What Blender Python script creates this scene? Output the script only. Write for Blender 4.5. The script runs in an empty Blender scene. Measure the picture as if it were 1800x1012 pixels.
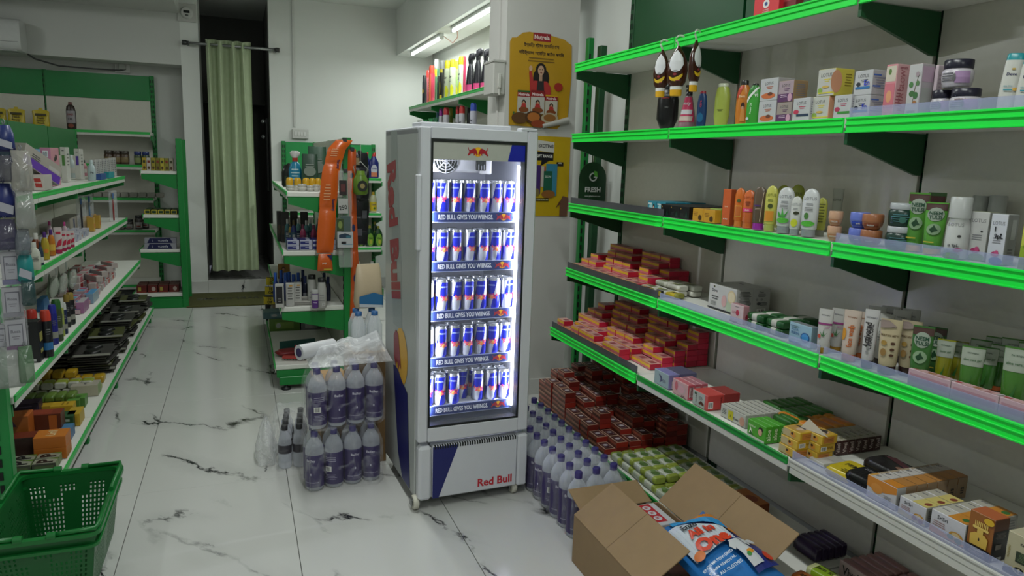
import bpy, math, random
from mathutils import Vector, Matrix, Euler
R = math.radians
random.seed(7)
scene = bpy.context.scene
COL = scene.collection
# ------------------------------------------------------------------ camera
F_PX, CAM_H = 1262.0, 1.45
yaw, pitch, roll = R(20.9), R(9.87), R(1.88)
FW = Vector((math.sin(yaw)*math.cos(pitch), math.cos(yaw)*math.cos(pitch), -math.sin(pitch)))
r0 = Vector((math.cos(yaw), -math.sin(yaw), 0)); u0 = r0.cross(FW)
RT = r0*math.cos(roll) + u0*math.sin(roll); UP = u0*math.cos(roll) - r0*math.sin(roll)
CAM = Vector((0, 0, CAM_H))
cd = bpy.data.cameras.new('camera'); cam = bpy.data.objects.new('camera', cd); COL.objects.link(cam)
cd.sensor_width = 36; cd.lens = F_PX/1800*36; cd.clip_start = .05
cam.matrix_world = Matrix((RT, UP, -FW)).transposed().to_4x4(); cam.location = CAM
scene.camera = cam
# ------------------------------------------------------------------ world, lights, exposure
w = bpy.data.worlds.new('world'); scene.world = w; w.use_nodes = True
w.node_tree.nodes['Background'].inputs[0].default_value = (.8, .85, 1, 1)
w.node_tree.nodes['Background'].inputs[1].default_value = .15
vs = scene.view_settings
vs.view_transform = 'Standard'; vs.look = 'None'; vs.gamma = 1; vs.exposure = -0.36; vs.use_curve_mapping = False
scene.cycles.max_bounces = 8; scene.cycles.transparent_max_bounces = 24
scene.cycles.caustics_reflective = False; scene.cycles.caustics_refractive = False
def tube_light(x, y, z, energy, along='y', size=1.15):
    l = bpy.data.lights.new('tube_light', 'AREA'); l.shape = 'RECTANGLE'
    l.size, l.size_y = (.06, size) if along == 'y' else (size, .06)
    l.energy = energy; l.color = (.95, 1, .97)
    o = bpy.data.objects.new('tube_light', l); o.location = (x, y, z); COL.objects.link(o)
    return o
KL = 1.0
for x, y, e in ((.55, 1.0, 34), (.55, 3.3, 30), (.6, 5.6, 22), (-2.0, 2.2, 10), (.5, -1.4, 26), (-2.0, -1.0, 12)):
    tube_light(x, y, 2.96, e*KL)
wt = tube_light(-3.12, 5.6, 2.92, 13*KL); wt.rotation_euler = (0, R(-70), 0)

def ray(px, py): return FW + RT*((px-900)/F_PX) - UP*((py-506)/F_PX)
def at(px, py, z):                       # the point of a shelf or floor at height z seen at this pixel
    d = ray(px, py); return CAM + d*((z-CAM_H)/d.z)
def at_x(px, py, x):
    d = ray(px, py); return CAM + d*(x/d.x)
def at_y(px, py, y):
    d = ray(px, py); return CAM + d*(y/d.y)
def mpp(p): return (p-CAM).dot(FW)/F_PX  # metres per pixel at a point
# ------------------------------------------------------------------ materials
def lin(c):
    c = c/255
    return c/12.92 if c <= .04045 else ((c+.055)/1.055)**2.4
def rgb(h):
    h = h.lstrip('#'); return tuple(lin(int(h[i:i+2], 16)) for i in (0, 2, 4))
MATS = {}
def mat(h, rough=.42, metal=0.0, var=.06, scale=30, bump=0, emit=0, sheen=0):
    k = (h, rough, metal, var, scale, bump, emit)
    if k in MATS: return MATS[k]
    m = bpy.data.materials.new('m_'+h); m.use_nodes = True
    n, l = m.node_tree.nodes, m.node_tree.links
    b = n['Principled BSDF']; c = rgb(h)
    b.inputs['Roughness'].default_value = rough; b.inputs['Metallic'].default_value = metal
    tc = n.new('ShaderNodeTexCoord'); nz = n.new('ShaderNodeTexNoise'); nz.inputs['Scale'].default_value = scale
    nz.inputs['Detail'].default_value = 3
    l.new(tc.outputs['Object'], nz.inputs['Vector'])
    mx = n.new('ShaderNodeMix'); mx.data_type = 'RGBA'
    mx.inputs['A'].default_value = (*[v*(1-var) for v in c], 1); mx.inputs['B'].default_value = (*[min(1, v*(1+var)) for v in c], 1)
    l.new(nz.outputs['Fac'], mx.inputs['Factor']); l.new(mx.outputs['Result'], b.inputs['Base Color'])
    if bump:
        bp = n.new('ShaderNodeBump'); bp.inputs['Strength'].default_value = bump; bp.inputs['Distance'].default_value = .004
        l.new(nz.outputs['Fac'], bp.inputs['Height']); l.new(bp.outputs['Normal'], b.inputs['Normal'])
    if emit:
        b.inputs['Emission Color'].default_value = (*c, 1); b.inputs['Emission Strength'].default_value = emit
    MATS[k] = m; return m
def clear(name, tint='#ffffff', opac=.12, rough=.08, gloss=.5, bump=0, scale=25):
    k = ('clear', name)
    if k in MATS: return MATS[k]
    m = bpy.data.materials.new(name); m.use_nodes = True
    n, l = m.node_tree.nodes, m.node_tree.links
    for x in list(n): n.remove(x)
    o = n.new('ShaderNodeOutputMaterial'); tr = n.new('ShaderNodeBsdfTransparent'); tr.inputs[0].default_value = (1, 1, 1, 1)
    b = n.new('ShaderNodeBsdfPrincipled'); b.inputs['Base Color'].default_value = (*rgb(tint), 1); b.inputs['Roughness'].default_value = rough
    fr = n.new('ShaderNodeLayerWeight'); fr.inputs['Blend'].default_value = .25
    mr = n.new('ShaderNodeMapRange'); mr.inputs['To Min'].default_value = opac; mr.inputs['To Max'].default_value = min(1, opac+gloss)
    l.new(fr.outputs['Facing'], mr.inputs['Value'])
    mx = n.new('ShaderNodeMixShader'); l.new(mr.outputs['Result'], mx.inputs[0]); l.new(tr.outputs[0], mx.inputs[1]); l.new(b.outputs[0], mx.inputs[2])
    l.new(mx.outputs[0], o.inputs[0])
    if bump:
        tc = n.new('ShaderNodeTexCoord'); nz = n.new('ShaderNodeTexNoise'); nz.inputs['Scale'].default_value = scale; nz.inputs['Detail'].default_value = 2; nz.inputs['Distortion'].default_value = 1.5
        l.new(tc.outputs['Object'], nz.inputs['Vector'])
        bp = n.new('ShaderNodeBump'); bp.inputs['Strength'].default_value = bump; bp.inputs['Distance'].default_value = .01
        l.new(nz.outputs['Fac'], bp.inputs['Height']); l.new(bp.outputs['Normal'], b.inputs['Normal']); l.new(bp.outputs['Normal'], fr.inputs['Normal'])
        # creases: brighter streaks where the film folds
        rp = n.new('ShaderNodeMapRange'); rp.inputs['From Min'].default_value = .55; rp.inputs['From Max'].default_value = .7; rp.inputs['To Max'].default_value = .16
        l.new(nz.outputs['Fac'], rp.inputs['Value'])
        ad = n.new('ShaderNodeMath'); ad.operation = 'ADD'; ad.use_clamp = True
        l.new(mr.outputs['Result'], ad.inputs[0]); l.new(rp.outputs['Result'], ad.inputs[1]); l.new(ad.outputs[0], mx.inputs[0])
    MATS[k] = m; return m
GLASS = clear('door_glass', '#dfe6ee', .02, .03, .25)
PET = clear('pet_plastic', '#e6eaf2', .22, .12, .5)
FILM = clear('shrink_film', '#eef0f4', .02, .16, .20, .8, 14)
GUARD = clear('acrylic_guard', '#a9b0d4', .36, .15, .3)
GUARDK = clear('acrylic_guard_grey', '#4a4a52', .85, .2, .1)
# ------------------------------------------------------------------ meshes
class MB:
    def __init__(s): s.v, s.f, s.m, s.s = [], [], [], []
    def face(s, idx, m=0, sm=False): s.f.append(tuple(idx)); s.m.append(m); s.s.append(sm)
    def box(s, x0, x1, y0, y1, z0, z1, m=0, b=0.0, mm=None, T=None):
        """box; b chamfers its edges; mm = materials of front(-y), right, back, left, top, bottom"""
        c = Vector(((x0+x1)/2, (y0+y1)/2, (z0+z1)/2)); h = (abs(x1-x0)/2, abs(y1-y0)/2, abs(z1-z0)/2)
        b = min(b, min(h)*.45); mm = mm or [m]*6
        slot = {(1, -1): 0, (0, 1): 1, (1, 1): 2, (0, -1): 3, (2, 1): 4, (2, -1): 5}
        n0 = len(s.v); ids = {}
        def vid(k, p):
            if k not in ids: ids[k] = len(s.v); s.v.append(p if T is None else T @ p)
            return ids[k]
        def corner(ax, sg):
            k = tuple(sg) if b == 0 else (ax,)+tuple(sg)
            p = [c[i] + sg[i]*(h[i] if (i == ax or b == 0) else h[i]-b) for i in range(3)]
            return vid(k, Vector(p))
        def add(ids_, out, m_):
            pts = [s.v[i] for i in ids_]
            nrm = (pts[1]-pts[0]).cross(pts[2]-pts[0])
            o = Vector(out) if T is None else (T.to_3x3() @ Vector(out))
            if nrm.dot(o) < 0: ids_ = ids_[::-1]
            s.face(ids_, m_)
        for ax in range(3):
            a, d = [i for i in range(3) if i != ax]
            for sg in (-1, 1):
                L = []
                for sa, sd in ((-1, -1), (1, -1), (1, 1), (-1, 1)):
                    q = [0, 0, 0]; q[ax] = sg; q[a] = sa; q[d] = sd; L.append(corner(ax, q))
                o = [0, 0, 0]; o[ax] = sg; add(L, o, mm[slot[(ax, sg)]])
        if b:
            for ax in range(3):
                a, d = [i for i in range(3) if i != ax]
                for sa in (-1, 1):
                    for sd in (-1, 1):
                        q0 = [0, 0, 0]; q0[a] = sa; q0[d] = sd; q1 = list(q0); q0[ax] = -1; q1[ax] = 1
                        o = [0, 0, 0]; o[a] = sa; o[d] = sd
                        big = a if a != 2 else d
                        add([corner(a, q0), corner(a, q1), corner(d, q1), corner(d, q0)], o, mm[slot[(big, q0[big])]])
            for sx in (-1, 1):
                for sy in (-1, 1):
                    for sz in (-1, 1):
                        q = [sx, sy, sz]; add([corner(0, q), corner(1, q), corner(2, q)], q, mm[slot[(0, sx)]])
        return s
    def loft(s, secs, m=0, n=20, cap=(True, True), c=(0, 0), pw=2.0, T=None, smooth=True):
        """rings (z, rx, ry[, cx, cy]); m is one slot or one per band"""
        rings = []
        for q in secs:
            z, rx, ry = q[0], q[1], q[2] if len(q) > 2 else q[1]
            ox, oy = (q[3], q[4]) if len(q) > 4 else (0, 0)
            ring = []
            for i in range(n):
                t = 2*math.pi*i/n; ct, st = math.cos(t), math.sin(t)
                x = math.copysign(abs(ct)**(2/pw), ct)*rx; y = math.copysign(abs(st)**(2/pw), st)*ry
                p = Vector((c[0]+x+ox, c[1]+y+oy, z)); ring.append(len(s.v)); s.v.append(p if T is None else T @ p)
            rings.append(ring)
        for k in range(len(rings)-1):
            mk = m[k] if isinstance(m, (list, tuple)) else m
            a, b = rings[k], rings[k+1]
            for i in range(n):
                j = (i+1) % n; s.face((a[i], a[j], b[j], b[i]), mk, smooth)
        m0 = m[0] if isinstance(m, (list, tuple)) else m; m1 = m[-1] if isinstance(m, (list, tuple)) else m
        if cap[0]: s.face([s.dupe(i) for i in rings[0][::-1]], m0)
        if cap[1]: s.face([s.dupe(i) for i in rings[-1]], m1)
        return s
    def dupe(s, i): s.v.append(s.v[i].copy()); return len(s.v)-1
    def prism(s, poly, T, d, m=0, m2=None):
        """polygon (x, y) in the plane of matrix T, extruded d along its z"""
        a = [len(s.v)+i for i in range(len(poly))]; s.v += [T @ Vector((x, y, 0)) for x, y in poly]
        b = [len(s.v)+i for i in range(len(poly))]; s.v += [T @ Vector((x, y, d)) for x, y in poly]
        ar = sum(poly[i][0]*poly[(i+1) % len(poly)][1]-poly[(i+1) % len(poly)][0]*poly[i][1] for i in range(len(poly)))
        fl = (ar*d < 0)
        A, B = (a, b) if not fl else (a[::-1], b[::-1])
        s.face(A[::-1], m); s.face(B, m if m2 is None else m2)
        k = len(poly)
        for i in range(k):
            j = (i+1) % k; s.face((A[i], A[j], B[j], B[i]), m)
        return s
    def tube(s, pts, r, n=8, m=0):
        pts = [Vector(p) for p in pts]; prev = None
        for i, p in enumerate(pts):
            t = (pts[min(i+1, len(pts)-1)]-pts[max(i-1, 0)]).normalized()
            u = t.cross(Vector((0, 0, 1)) if abs(t.z) < .9 else Vector((1, 0, 0))).normalized(); v = t.cross(u)
            rr = r[i] if isinstance(r, (list, tuple)) else r
            ring = []
            for k in range(n):
                a = 2*math.pi*k/n; ring.append(len(s.v)); s.v.append(p+u*(rr*math.cos(a))+v*(rr*math.sin(a)))
            if prev:
                for k in range(n):
                    j = (k+1) % n; s.face((prev[k], prev[j], ring[j], ring[k]), m, True)
            else: s.face(ring[::-1], m)
            prev = ring
        s.face(prev, m); return s
    def grid(s, fn, nu, nv, m=0, smooth=True):
        """fn(u, v) -> Vector, u and v in 0..1"""
        g = [[0]*(nv+1) for _ in range(nu+1)]
        for i in range(nu+1):
            for j in range(nv+1): g[i][j] = len(s.v); s.v.append(Vector(fn(i/nu, j/nv)))
        for i in range(nu):
            for j in range(nv): s.face((g[i][j], g[i+1][j], g[i+1][j+1], g[i][j+1]), m(i, j) if callable(m) else m, smooth)
        return s
    def mesh(s, name, mats):
        me = bpy.data.meshes.new(name); me.from_pydata([tuple(p) for p in s.v], [], s.f)
        for m in (mats if isinstance(mats, (list, tuple)) else [mats]): me.materials.append(m)
        me.polygons.foreach_set('material_index', s.m); me.polygons.foreach_set('use_smooth', s.s); me.update()
        return me
def ob(name, data, parent=None, loc=(0, 0, 0), rot=(0, 0, 0), **props):
    o = bpy.data.objects.new(name, data); COL.objects.link(o); o.parent = parent
    o.location = loc; o.rotation_euler = rot
    for k, v in props.items(): o[k] = v
    return o
def part(name, mb, mats, parent=None, loc=(0, 0, 0), rot=(0, 0, 0), **props): return ob(name, mb.mesh(name, mats), parent, loc, rot, **props)
def tag(o, label, cat, group=None):
    o['label'] = label; o['category'] = cat
    if group: o['group'] = group
    return o
def thing(name, label, cat, loc=(0, 0, 0), rz=0, group=None, rot=None):
    return tag(ob(name, None, None, loc, rot or (0, 0, rz)), label, cat, group)
def dup(root, loc, rot=None, label=None, group=None):
    def cp(o, par):
        c = o.copy(); COL.objects.link(c); c.parent = par
        for ch in list(o.children): cp(ch, c)
        return c
    r = cp(root, None); r.location = loc
    if rot is not None: r.rotation_euler = rot
    if label: r['label'] = label
    if group: r['group'] = group
    return r
def Tm(o, x, y, z=None):
    x, y = Vector(x), Vector(y); z = Vector(z) if z else x.cross(y)
    M = Matrix((x, y, z)).transposed().to_4x4(); M.translation = Vector(o); return M
LX, RX = math.pi/2, -math.pi/2
# ------------------------------------------------------------------ flat print: text and shapes on faces
TXT = {}
def glyphs(text, bold=0):
    k = (text, bold)
    if k not in TXT:
        cu = bpy.data.curves.new('t', 'FONT'); cu.body = text; cu.resolution_u = 2; cu.offset = bold; cu.size = 1
        o = bpy.data.objects.new('t', cu); me = bpy.data.meshes.new_from_object(o)
        vs_ = [(p.co.x, p.co.y) for p in me.vertices]; fs = [tuple(p.vertices) for p in me.polygons]
        bpy.data.objects.remove(o); bpy.data.meshes.remove(me)
        if not vs_: vs_, fs = [(0, 0)], []
        x0, x1 = min(p[0] for p in vs_), max(p[0] for p in vs_); y0, y1 = min(p[1] for p in vs_), max(p[1] for p in vs_)
        TXT[k] = ([(x-(x0+x1)/2, y-(y0+y1)/2) for x, y in vs_], fs, x1-x0, y1-y0)
    return TXT[k]
def prints2d(items, W, H):
    """items -> [(is_text, colour, verts, faces)] in metres; fractions: x -.5...5 of W, y 0..1 of H"""
    out = []
    for it in items:
        k = it[0]; cond = k == 'tc'; k = 't' if cond else k
        if k == 't':                       # 't', text, x, y, h, colour, maxw, rot, bold
            _, tx, x, y, h, col = it[:6]; mw = it[6] if len(it) > 6 else .9; rt = it[7] if len(it) > 7 else 0; bo = it[8] if len(it) > 8 else .02
            v, f, gw, gh = glyphs(tx, bo); sc = h*H/max(gh, 1e-6)
            lim = mw*(W if abs(math.sin(rt)) < .7 else H)
            sx = min(sc, lim/max(gw, 1e-6)); ca, sa = math.cos(rt), math.sin(rt)
            sc = sc if cond else min(sc, sx*1.25)
            P = [(x*W+(a*sx)*ca-(b*sc)*sa, y*H+(a*sx)*sa+(b*sc)*ca) for a, b in v]; out.append((True, col, P, f))
        elif k == 'r':                     # 'r', x, y, w, h, colour
            _, x, y, ww, hh, col = it[:6]; nx = 8; P, f = [], []
            for i in range(nx+1): P += [((x-ww/2+ww*i/nx)*W, (y-hh/2)*H), ((x-ww/2+ww*i/nx)*W, (y+hh/2)*H)]
            out.append((False, col, P, [(2*i, 2*i+2, 2*i+3, 2*i+1) for i in range(nx)]))
        elif k == 'e':                     # 'e', x, y, rx (of W), ry (of H), colour
            _, x, y, rx, ry, col = it[:6]; n = 16; P, f = [(x*W, y*H)], []
            for q in (.5, 1):
                P += [(x*W+q*rx*W*math.cos(2*math.pi*i/n), y*H+q*ry*H*math.sin(2*math.pi*i/n)) for i in range(n)]
            f = [(0, 1+i, 1+(i+1) % n) for i in range(n)] + [(1+i, 1+n+i, 1+n+(i+1) % n, 1+(i+1) % n) for i in range(n)]
            out.append((False, col, P, f))
        elif k == 'p':                     # 'p', points, colour
            P = [(a*W, b*H) for a, b in it[1]]; ar = sum(P[i][0]*P[(i+1) % len(P)][1]-P[(i+1) % len(P)][0]*P[i][1] for i in range(len(P)))
            f = tuple(range(len(P))); out.append((False, it[2], P, [f if ar > 0 else f[::-1]]))
        elif k == 'pc':                    # polygon cut into a fine grid so that it can follow a curved side
            pts = it[1]; xs_ = sorted({p[0] for p in pts}); nx, ny = 14, 12; P, f = [], []
            for i in range(nx+1):
                xx = xs_[0]+(xs_[-1]-xs_[0])*min(max(i/nx, .004), .996); ys = []
                for a, b in zip(pts, pts[1:]+pts[:1]):
                    if (a[0]-xx)*(b[0]-xx) <= 0 and a[0] != b[0]: ys.append(a[1]+(b[1]-a[1])*(xx-a[0])/(b[0]-a[0]))
                lo, hi = (min(ys), max(ys)) if ys else (pts[0][1], pts[0][1])
                P += [(xx*W, (lo+(hi-lo)*j/ny)*H) for j in range(ny+1)]
            m_ = ny+1; out.append((False, it[2], P, [(i*m_+j, (i+1)*m_+j, (i+1)*m_+j+1, i*m_+j+1) for i in range(nx) for j in range(ny)]))
        elif k == 'rc':                    # gridded rectangle
            _, x, y, ww, hh, col = it; out += prints2d([('pc', [(x-ww/2, y-hh/2), (x+ww/2, y-hh/2), (x+ww/2, y+hh/2), (x-ww/2, y+hh/2)], col)], W, H)
        elif k == 'lines':                 # 'lines', x, y top, w, n, pitch, colour : small print
            _, x, y, ww, nn, pt, col = it; rg = random.Random(nn*7+int(ww*100)); P, f = [], []
            for i in range(nn):
                l = ww*(.6+.4*rg.random()); yy = (y-i*pt)*H; hh = pt*H*.2; b0 = len(P)
                for j in range(5): P += [((x-l/2+l*j/4)*W, yy-hh), ((x-l/2+l*j/4)*W, yy+hh)]
                f += [(b0+2*j, b0+2*j+2, b0+2*j+3, b0+2*j+1) for j in range(4)]
            out.append((True, col, P, f))
        elif k == 'bar':                   # barcode
            _, x, y, ww, hh = it; out += prints2d([('r', x, y, ww, hh, '#e8e8e4')], W, H); P, f = [], []
            for i in range(8):
                xx = (x-ww*.42+ww*.84*i/8)*W; t_ = ww*W*(.02+.03*(i*7 % 3)); b0 = len(P)
                P += [(xx, (y-hh*.4)*H), (xx+t_, (y-hh*.4)*H), (xx+t_, (y+hh*.4)*H), (xx, (y+hh*.4)*H)]; f.append((b0, b0+1, b0+2, b0+3))
            out.append((False, '#222222', P, f))
    return out
def curv(items): return [({'p': 'pc', 'r': 'rc'}.get(i[0], i[0]), *i[1:]) for i in items]
def print_mesh(layers, fmap, key):
    """layers -> (lettering mesh or None, printed_panel mesh or None); fmap(x, y, lift) -> Vector"""
    res = []
    for want in (True, False):
        mb, cols = MB(), []
        for li, (ist, col, P, f) in enumerate(layers):
            if ist != want: continue
            if col not in cols: cols.append(col)
            ci = cols.index(col); b0 = len(mb.v); lift = .0004+.00025*li
            mb.v += [fmap(x, y, lift) for x, y in P]
            for q in f: mb.face([b0+i for i in q], ci)
        res.append(mb.mesh('print', [mat(c, .4) for c in cols]) if mb.f else None)
    return res
PM = {}
FACES = {'front': lambda w_, d, h: (Tm((0, -d/2, 0), (1, 0, 0), (0, 0, 1)), w_, h), 'right': lambda w_, d, h: (Tm((w_/2, 0, 0), (0, 1, 0), (0, 0, 1)), d, h),
         'left': lambda w_, d, h: (Tm((-w_/2, 0, 0), (0, -1, 0), (0, 0, 1)), d, h), 'back': lambda w_, d, h: (Tm((0, d/2, 0), (-1, 0, 0), (0, 0, 1)), w_, h),
         'top': lambda w_, d, h: (Tm((0, -d/2, h), (1, 0, 0), (0, 1, 0)), w_, d)}
def add_prints(root, dims, prints, names=('lettering', 'printed_panel')):
    k = ('b', dims, repr(prints))
    if k not in PM:
        L = []
        for face, items in prints.items():
            T, W, H = FACES[face](*dims)
            L += print_mesh(prints2d(items, W, H), lambda x, y, e, T=T: T @ Vector((x, y, e)), k)
        PM[k] = L
    for i, me in enumerate(PM[k]):
        if me: ob(names[i % 2], me, root)
BM_ = {}
def carton(name, label, cat, dims, loc, rz, cols, prints=None, group=None, flap=True, rot=None, rough=.4):
    """closed carton: cols = (front, sides, top); front looks to local -y"""
    w_, d, h = dims; root = thing(name, label, cat, loc, rz, group, rot)
    k = ('c', dims, cols, flap, rough)
    if k not in BM_:
        F_, S_, T_ = [mat(c, rough) for c in cols]
        mb = MB().box(-w_/2, w_/2, -d/2, d/2, 0, h, b=.0012, mm=[0, 1, 0, 1, 2, 2])
        fl = MB().box(-w_/2+.002, w_/2-.002, -d/2+.0015, d/2-.002, h-.0002, h+.0006, mm=[0]*6) if flap else None
        BM_[k] = (mb.mesh('carton_shell', [F_, S_, T_]), fl.mesh('tuck_flap', [T_]) if fl else None)
    ob('carton_shell', BM_[k][0], root)
    if BM_[k][1]: ob('tuck_flap', BM_[k][1], root)
    if prints:
        pr = dict(prints)
        if 'top' in pr and flap: add_prints(root, (w_, d, h+.0006), {'top': pr.pop('top')})
        if pr: add_prints(root, dims, pr)
    return root
def sec_at(secs, z):
    for a, b in zip(secs, secs[1:]):
        if a[0] <= z <= b[0]:
            t = (z-a[0])/max(b[0]-a[0], 1e-9); g = lambda q, i: q[i] if len(q) > i else q[1]
            return a[1]+(b[1]-a[1])*t, g(a, 2)+(g(b, 2)-g(a, 2))*t
    q = secs[0] if z < secs[0][0] else secs[-1]; return q[1], q[2] if len(q) > 2 else q[1]
def lofted(name, label, cat, parts, loc, rz=0, prints=None, group=None, rot=None, n=18):
    """parts: (name, rings, colour or material[, power]); prints: {part index: items} wrapped on its front"""
    root = thing(name, label, cat, loc, rz, group, rot); k = ('l', repr([(p[0], p[1], str(p[2])) for p in parts]), n)
    if k not in BM_:
        BM_[k] = [MB().loft(p[1], n=n, pw=p[3] if len(p) > 3 else 2).mesh(p[0], [mat(p[2], .3) if isinstance(p[2], str) else p[2]]) for p in parts]
    for p, me in zip(parts, BM_[k]): ob(p[0], me, root)
    for i, items in (prints or {}).items():
        pk = ('lp', k, i, repr(items))
        if pk not in PM:
            secs = parts[i][1]; z0, z1 = secs[0][0], secs[-1][0]; W = 2*max(q[1] for q in secs); H = z1-z0; p4 = len(parts[i]) > 3
            def fm(x, y, e):
                rx, ry = sec_at(secs, z0+y); pw = parts[i][3] if p4 else 2
                t = min(.97, abs(x)/max(rx+e, 1e-6)); return Vector((math.copysign(min(abs(x), rx*.97), x), -(ry+e*2)*(1-t**pw)**(1/pw)-e, z0+y))
            PM[pk] = print_mesh(prints2d(curv(items), W, H), fm, pk)
        for nm, me in zip(('lettering', 'label_panel'), PM[pk]):
            if me: ob(nm, me, root)
    return root
# ------------------------------------------------------------------ the room
def struct(name, mb, mats, parent=None):
    o = part(name, mb, mats, parent)
    if parent is None: o['kind'] = 'structure'
    return o
def marble():
    m = bpy.data.materials.new('marble_tile'); m.use_nodes = True; n, l = m.node_tree.nodes, m.node_tree.links
    b = n['Principled BSDF']; b.inputs['Roughness'].default_value = .16
    tc = n.new('ShaderNodeTexCoord'); ge = n.new('ShaderNodeNewGeometry')
    def node(t, **kw):
        x = n.new(t)
        for k, v in kw.items(): x.inputs[k].default_value = v
        return x
    mp0 = node('ShaderNodeMapping', Rotation=(0, 0, 1.0)); l.new(ge.outputs['Position'], mp0.inputs[0])
    mp = node('ShaderNodeMapping', Scale=(.95, 1.9, 1)); l.new(mp0.outputs[0], mp.inputs[0])
    n1 = node('ShaderNodeTexNoise', Scale=3.2, Detail=6, Roughness=.65); l.new(mp.outputs[0], n1.inputs['Vector'])
    ad = n.new('ShaderNodeVectorMath'); ad.operation = 'MULTIPLY_ADD'; ad.inputs[1].default_value = (.42, .42, 0)
    l.new(n1.outputs['Color'], ad.inputs[0]); l.new(mp.outputs[0], ad.inputs[2])
    vo = node('ShaderNodeTexVoronoi', Scale=1.25); vo.feature = 'DISTANCE_TO_EDGE'; l.new(ad.outputs[0], vo.inputs['Vector'])
    th = node('ShaderNodeMapRange', **{'From Min': .0, 'From Max': .026, 'To Min': 1.15, 'To Max': 0}); l.new(vo.outputs['Distance'], th.inputs['Value'])
    n2 = node('ShaderNodeTexNoise', Scale=1.9, Detail=2); l.new(mp.outputs[0], n2.inputs['Vector'])
    mk = node('ShaderNodeMapRange', **{'From Min': .5, 'From Max': .6}); l.new(n2.outputs['Fac'], mk.inputs['Value'])
    n3 = node('ShaderNodeTexNoise', Scale=7, Detail=3); l.new(mp.outputs[0], n3.inputs['Vector'])
    m3 = node('ShaderNodeMapRange', **{'From Min': .34, 'From Max': .5}); l.new(n3.outputs['Fac'], m3.inputs['Value'])
    mu = n.new('ShaderNodeMath'); mu.operation = 'MULTIPLY'; l.new(th.outputs[0], mu.inputs[0]); l.new(mk.outputs[0], mu.inputs[1])
    mv = n.new('ShaderNodeMath'); mv.operation = 'MULTIPLY'; l.new(mu.outputs[0], mv.inputs[0]); l.new(m3.outputs[0], mv.inputs[1])
    # soft grey halo round the veins
    h2 = node('ShaderNodeMapRange', **{'From Min': .0, 'From Max': .16, 'To Min': .12, 'To Max': 0}); l.new(vo.outputs['Distance'], h2.inputs['Value'])
    mh = n.new('ShaderNodeMath'); mh.operation = 'MULTIPLY'; l.new(h2.outputs[0], mh.inputs[0]); l.new(mk.outputs[0], mh.inputs[1])
    sm = n.new('ShaderNodeMath'); sm.operation = 'MAXIMUM'; l.new(mv.outputs[0], sm.inputs[0]); l.new(mh.outputs[0], sm.inputs[1])
    mx = n.new('ShaderNodeMix'); mx.data_type = 'RGBA'; mx.inputs['A'].default_value = (.55, .55, .53, 1); mx.inputs['B'].default_value = (.012, .013, .016, 1)
    l.new(sm.outputs[0], mx.inputs['Factor']); l.new(mx.outputs['Result'], b.inputs['Base Color']); return m
MARBLE = marble()
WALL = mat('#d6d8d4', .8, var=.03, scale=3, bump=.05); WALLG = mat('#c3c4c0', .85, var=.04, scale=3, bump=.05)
GROUT = mat('#5d5d5a', .9)
fl = struct('floor', MB().box(-3.2, 2.3, -3.2, 8.1, -.08, -.004), GROUT)
TW, TL = .613, 1.22
tile = None
for i in range(-5, 5):
    for j in range(-5, 6):
        x0, y0 = -.445+i*TW, 3.25+j*TL-TL*1
        x1, y1 = min(x0+TW, 2.3), min(y0+TL, 8.1)
        if x0 > 2.2 or x0 < -3.3 or y0 > 8.05 or y0 < -3.3: continue
        if tile is None or x1-x0 < TW-.01 or y1-y0 < TL-.01:
            me = MB().box(0, x1-x0-.0028, 0, y1-y0-.0012, -.012, 0, b=.0006).mesh('tile', MARBLE)
            if tile is None: tile = me
        else: me = tile
        ob('tile', me, fl, (x0, y0, 0))
CZ = 3.04
struct('ceiling', MB().box(-3.2, 2.5, -3.2, 10, CZ, CZ+.1), WALL)
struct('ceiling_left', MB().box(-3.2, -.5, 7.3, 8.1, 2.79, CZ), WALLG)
struct('wall_right', MB().box(2.06, 2.2, -3.2, 8.1, 0, CZ), WALL)
struct('wall_left', MB().box(-3.3, -3.2, -3.2, 8.6, 0, CZ), WALL)
struct('wall_rear', MB().box(-3.3, 2.2, -3.3, -3.2, 0, CZ), WALL)
struct('wall_back', MB().box(.33, 2.2, 8.1, 8.3, 0, CZ), WALL)
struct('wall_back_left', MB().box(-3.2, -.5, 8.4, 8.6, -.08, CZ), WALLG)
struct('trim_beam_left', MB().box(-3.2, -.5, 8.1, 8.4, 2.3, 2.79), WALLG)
struct('wall_pillar', MB().box(-.5, -.335, 8.1, 8.6, 0, CZ), WALL)
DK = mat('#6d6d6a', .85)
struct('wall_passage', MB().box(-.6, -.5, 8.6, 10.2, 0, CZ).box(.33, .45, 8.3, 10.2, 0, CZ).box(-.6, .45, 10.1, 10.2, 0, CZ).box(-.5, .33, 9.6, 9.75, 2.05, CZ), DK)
sill = struct('trim_door_sill', MB().box(-.335, .33, 8.1, 10.1, -.08, .13, b=.004), MARBLE)
struct('baseboard_back', MB().box(-.5, -.335, 8.085, 8.1, 0, .12).box(.33, 1.9, 8.085, 8.1, 0, .12), MARBLE)
struct('wall_alcove_floor', MB().box(-3.2, -.5, 8.1, 8.4, -.08, 0), MARBLE)
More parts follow.
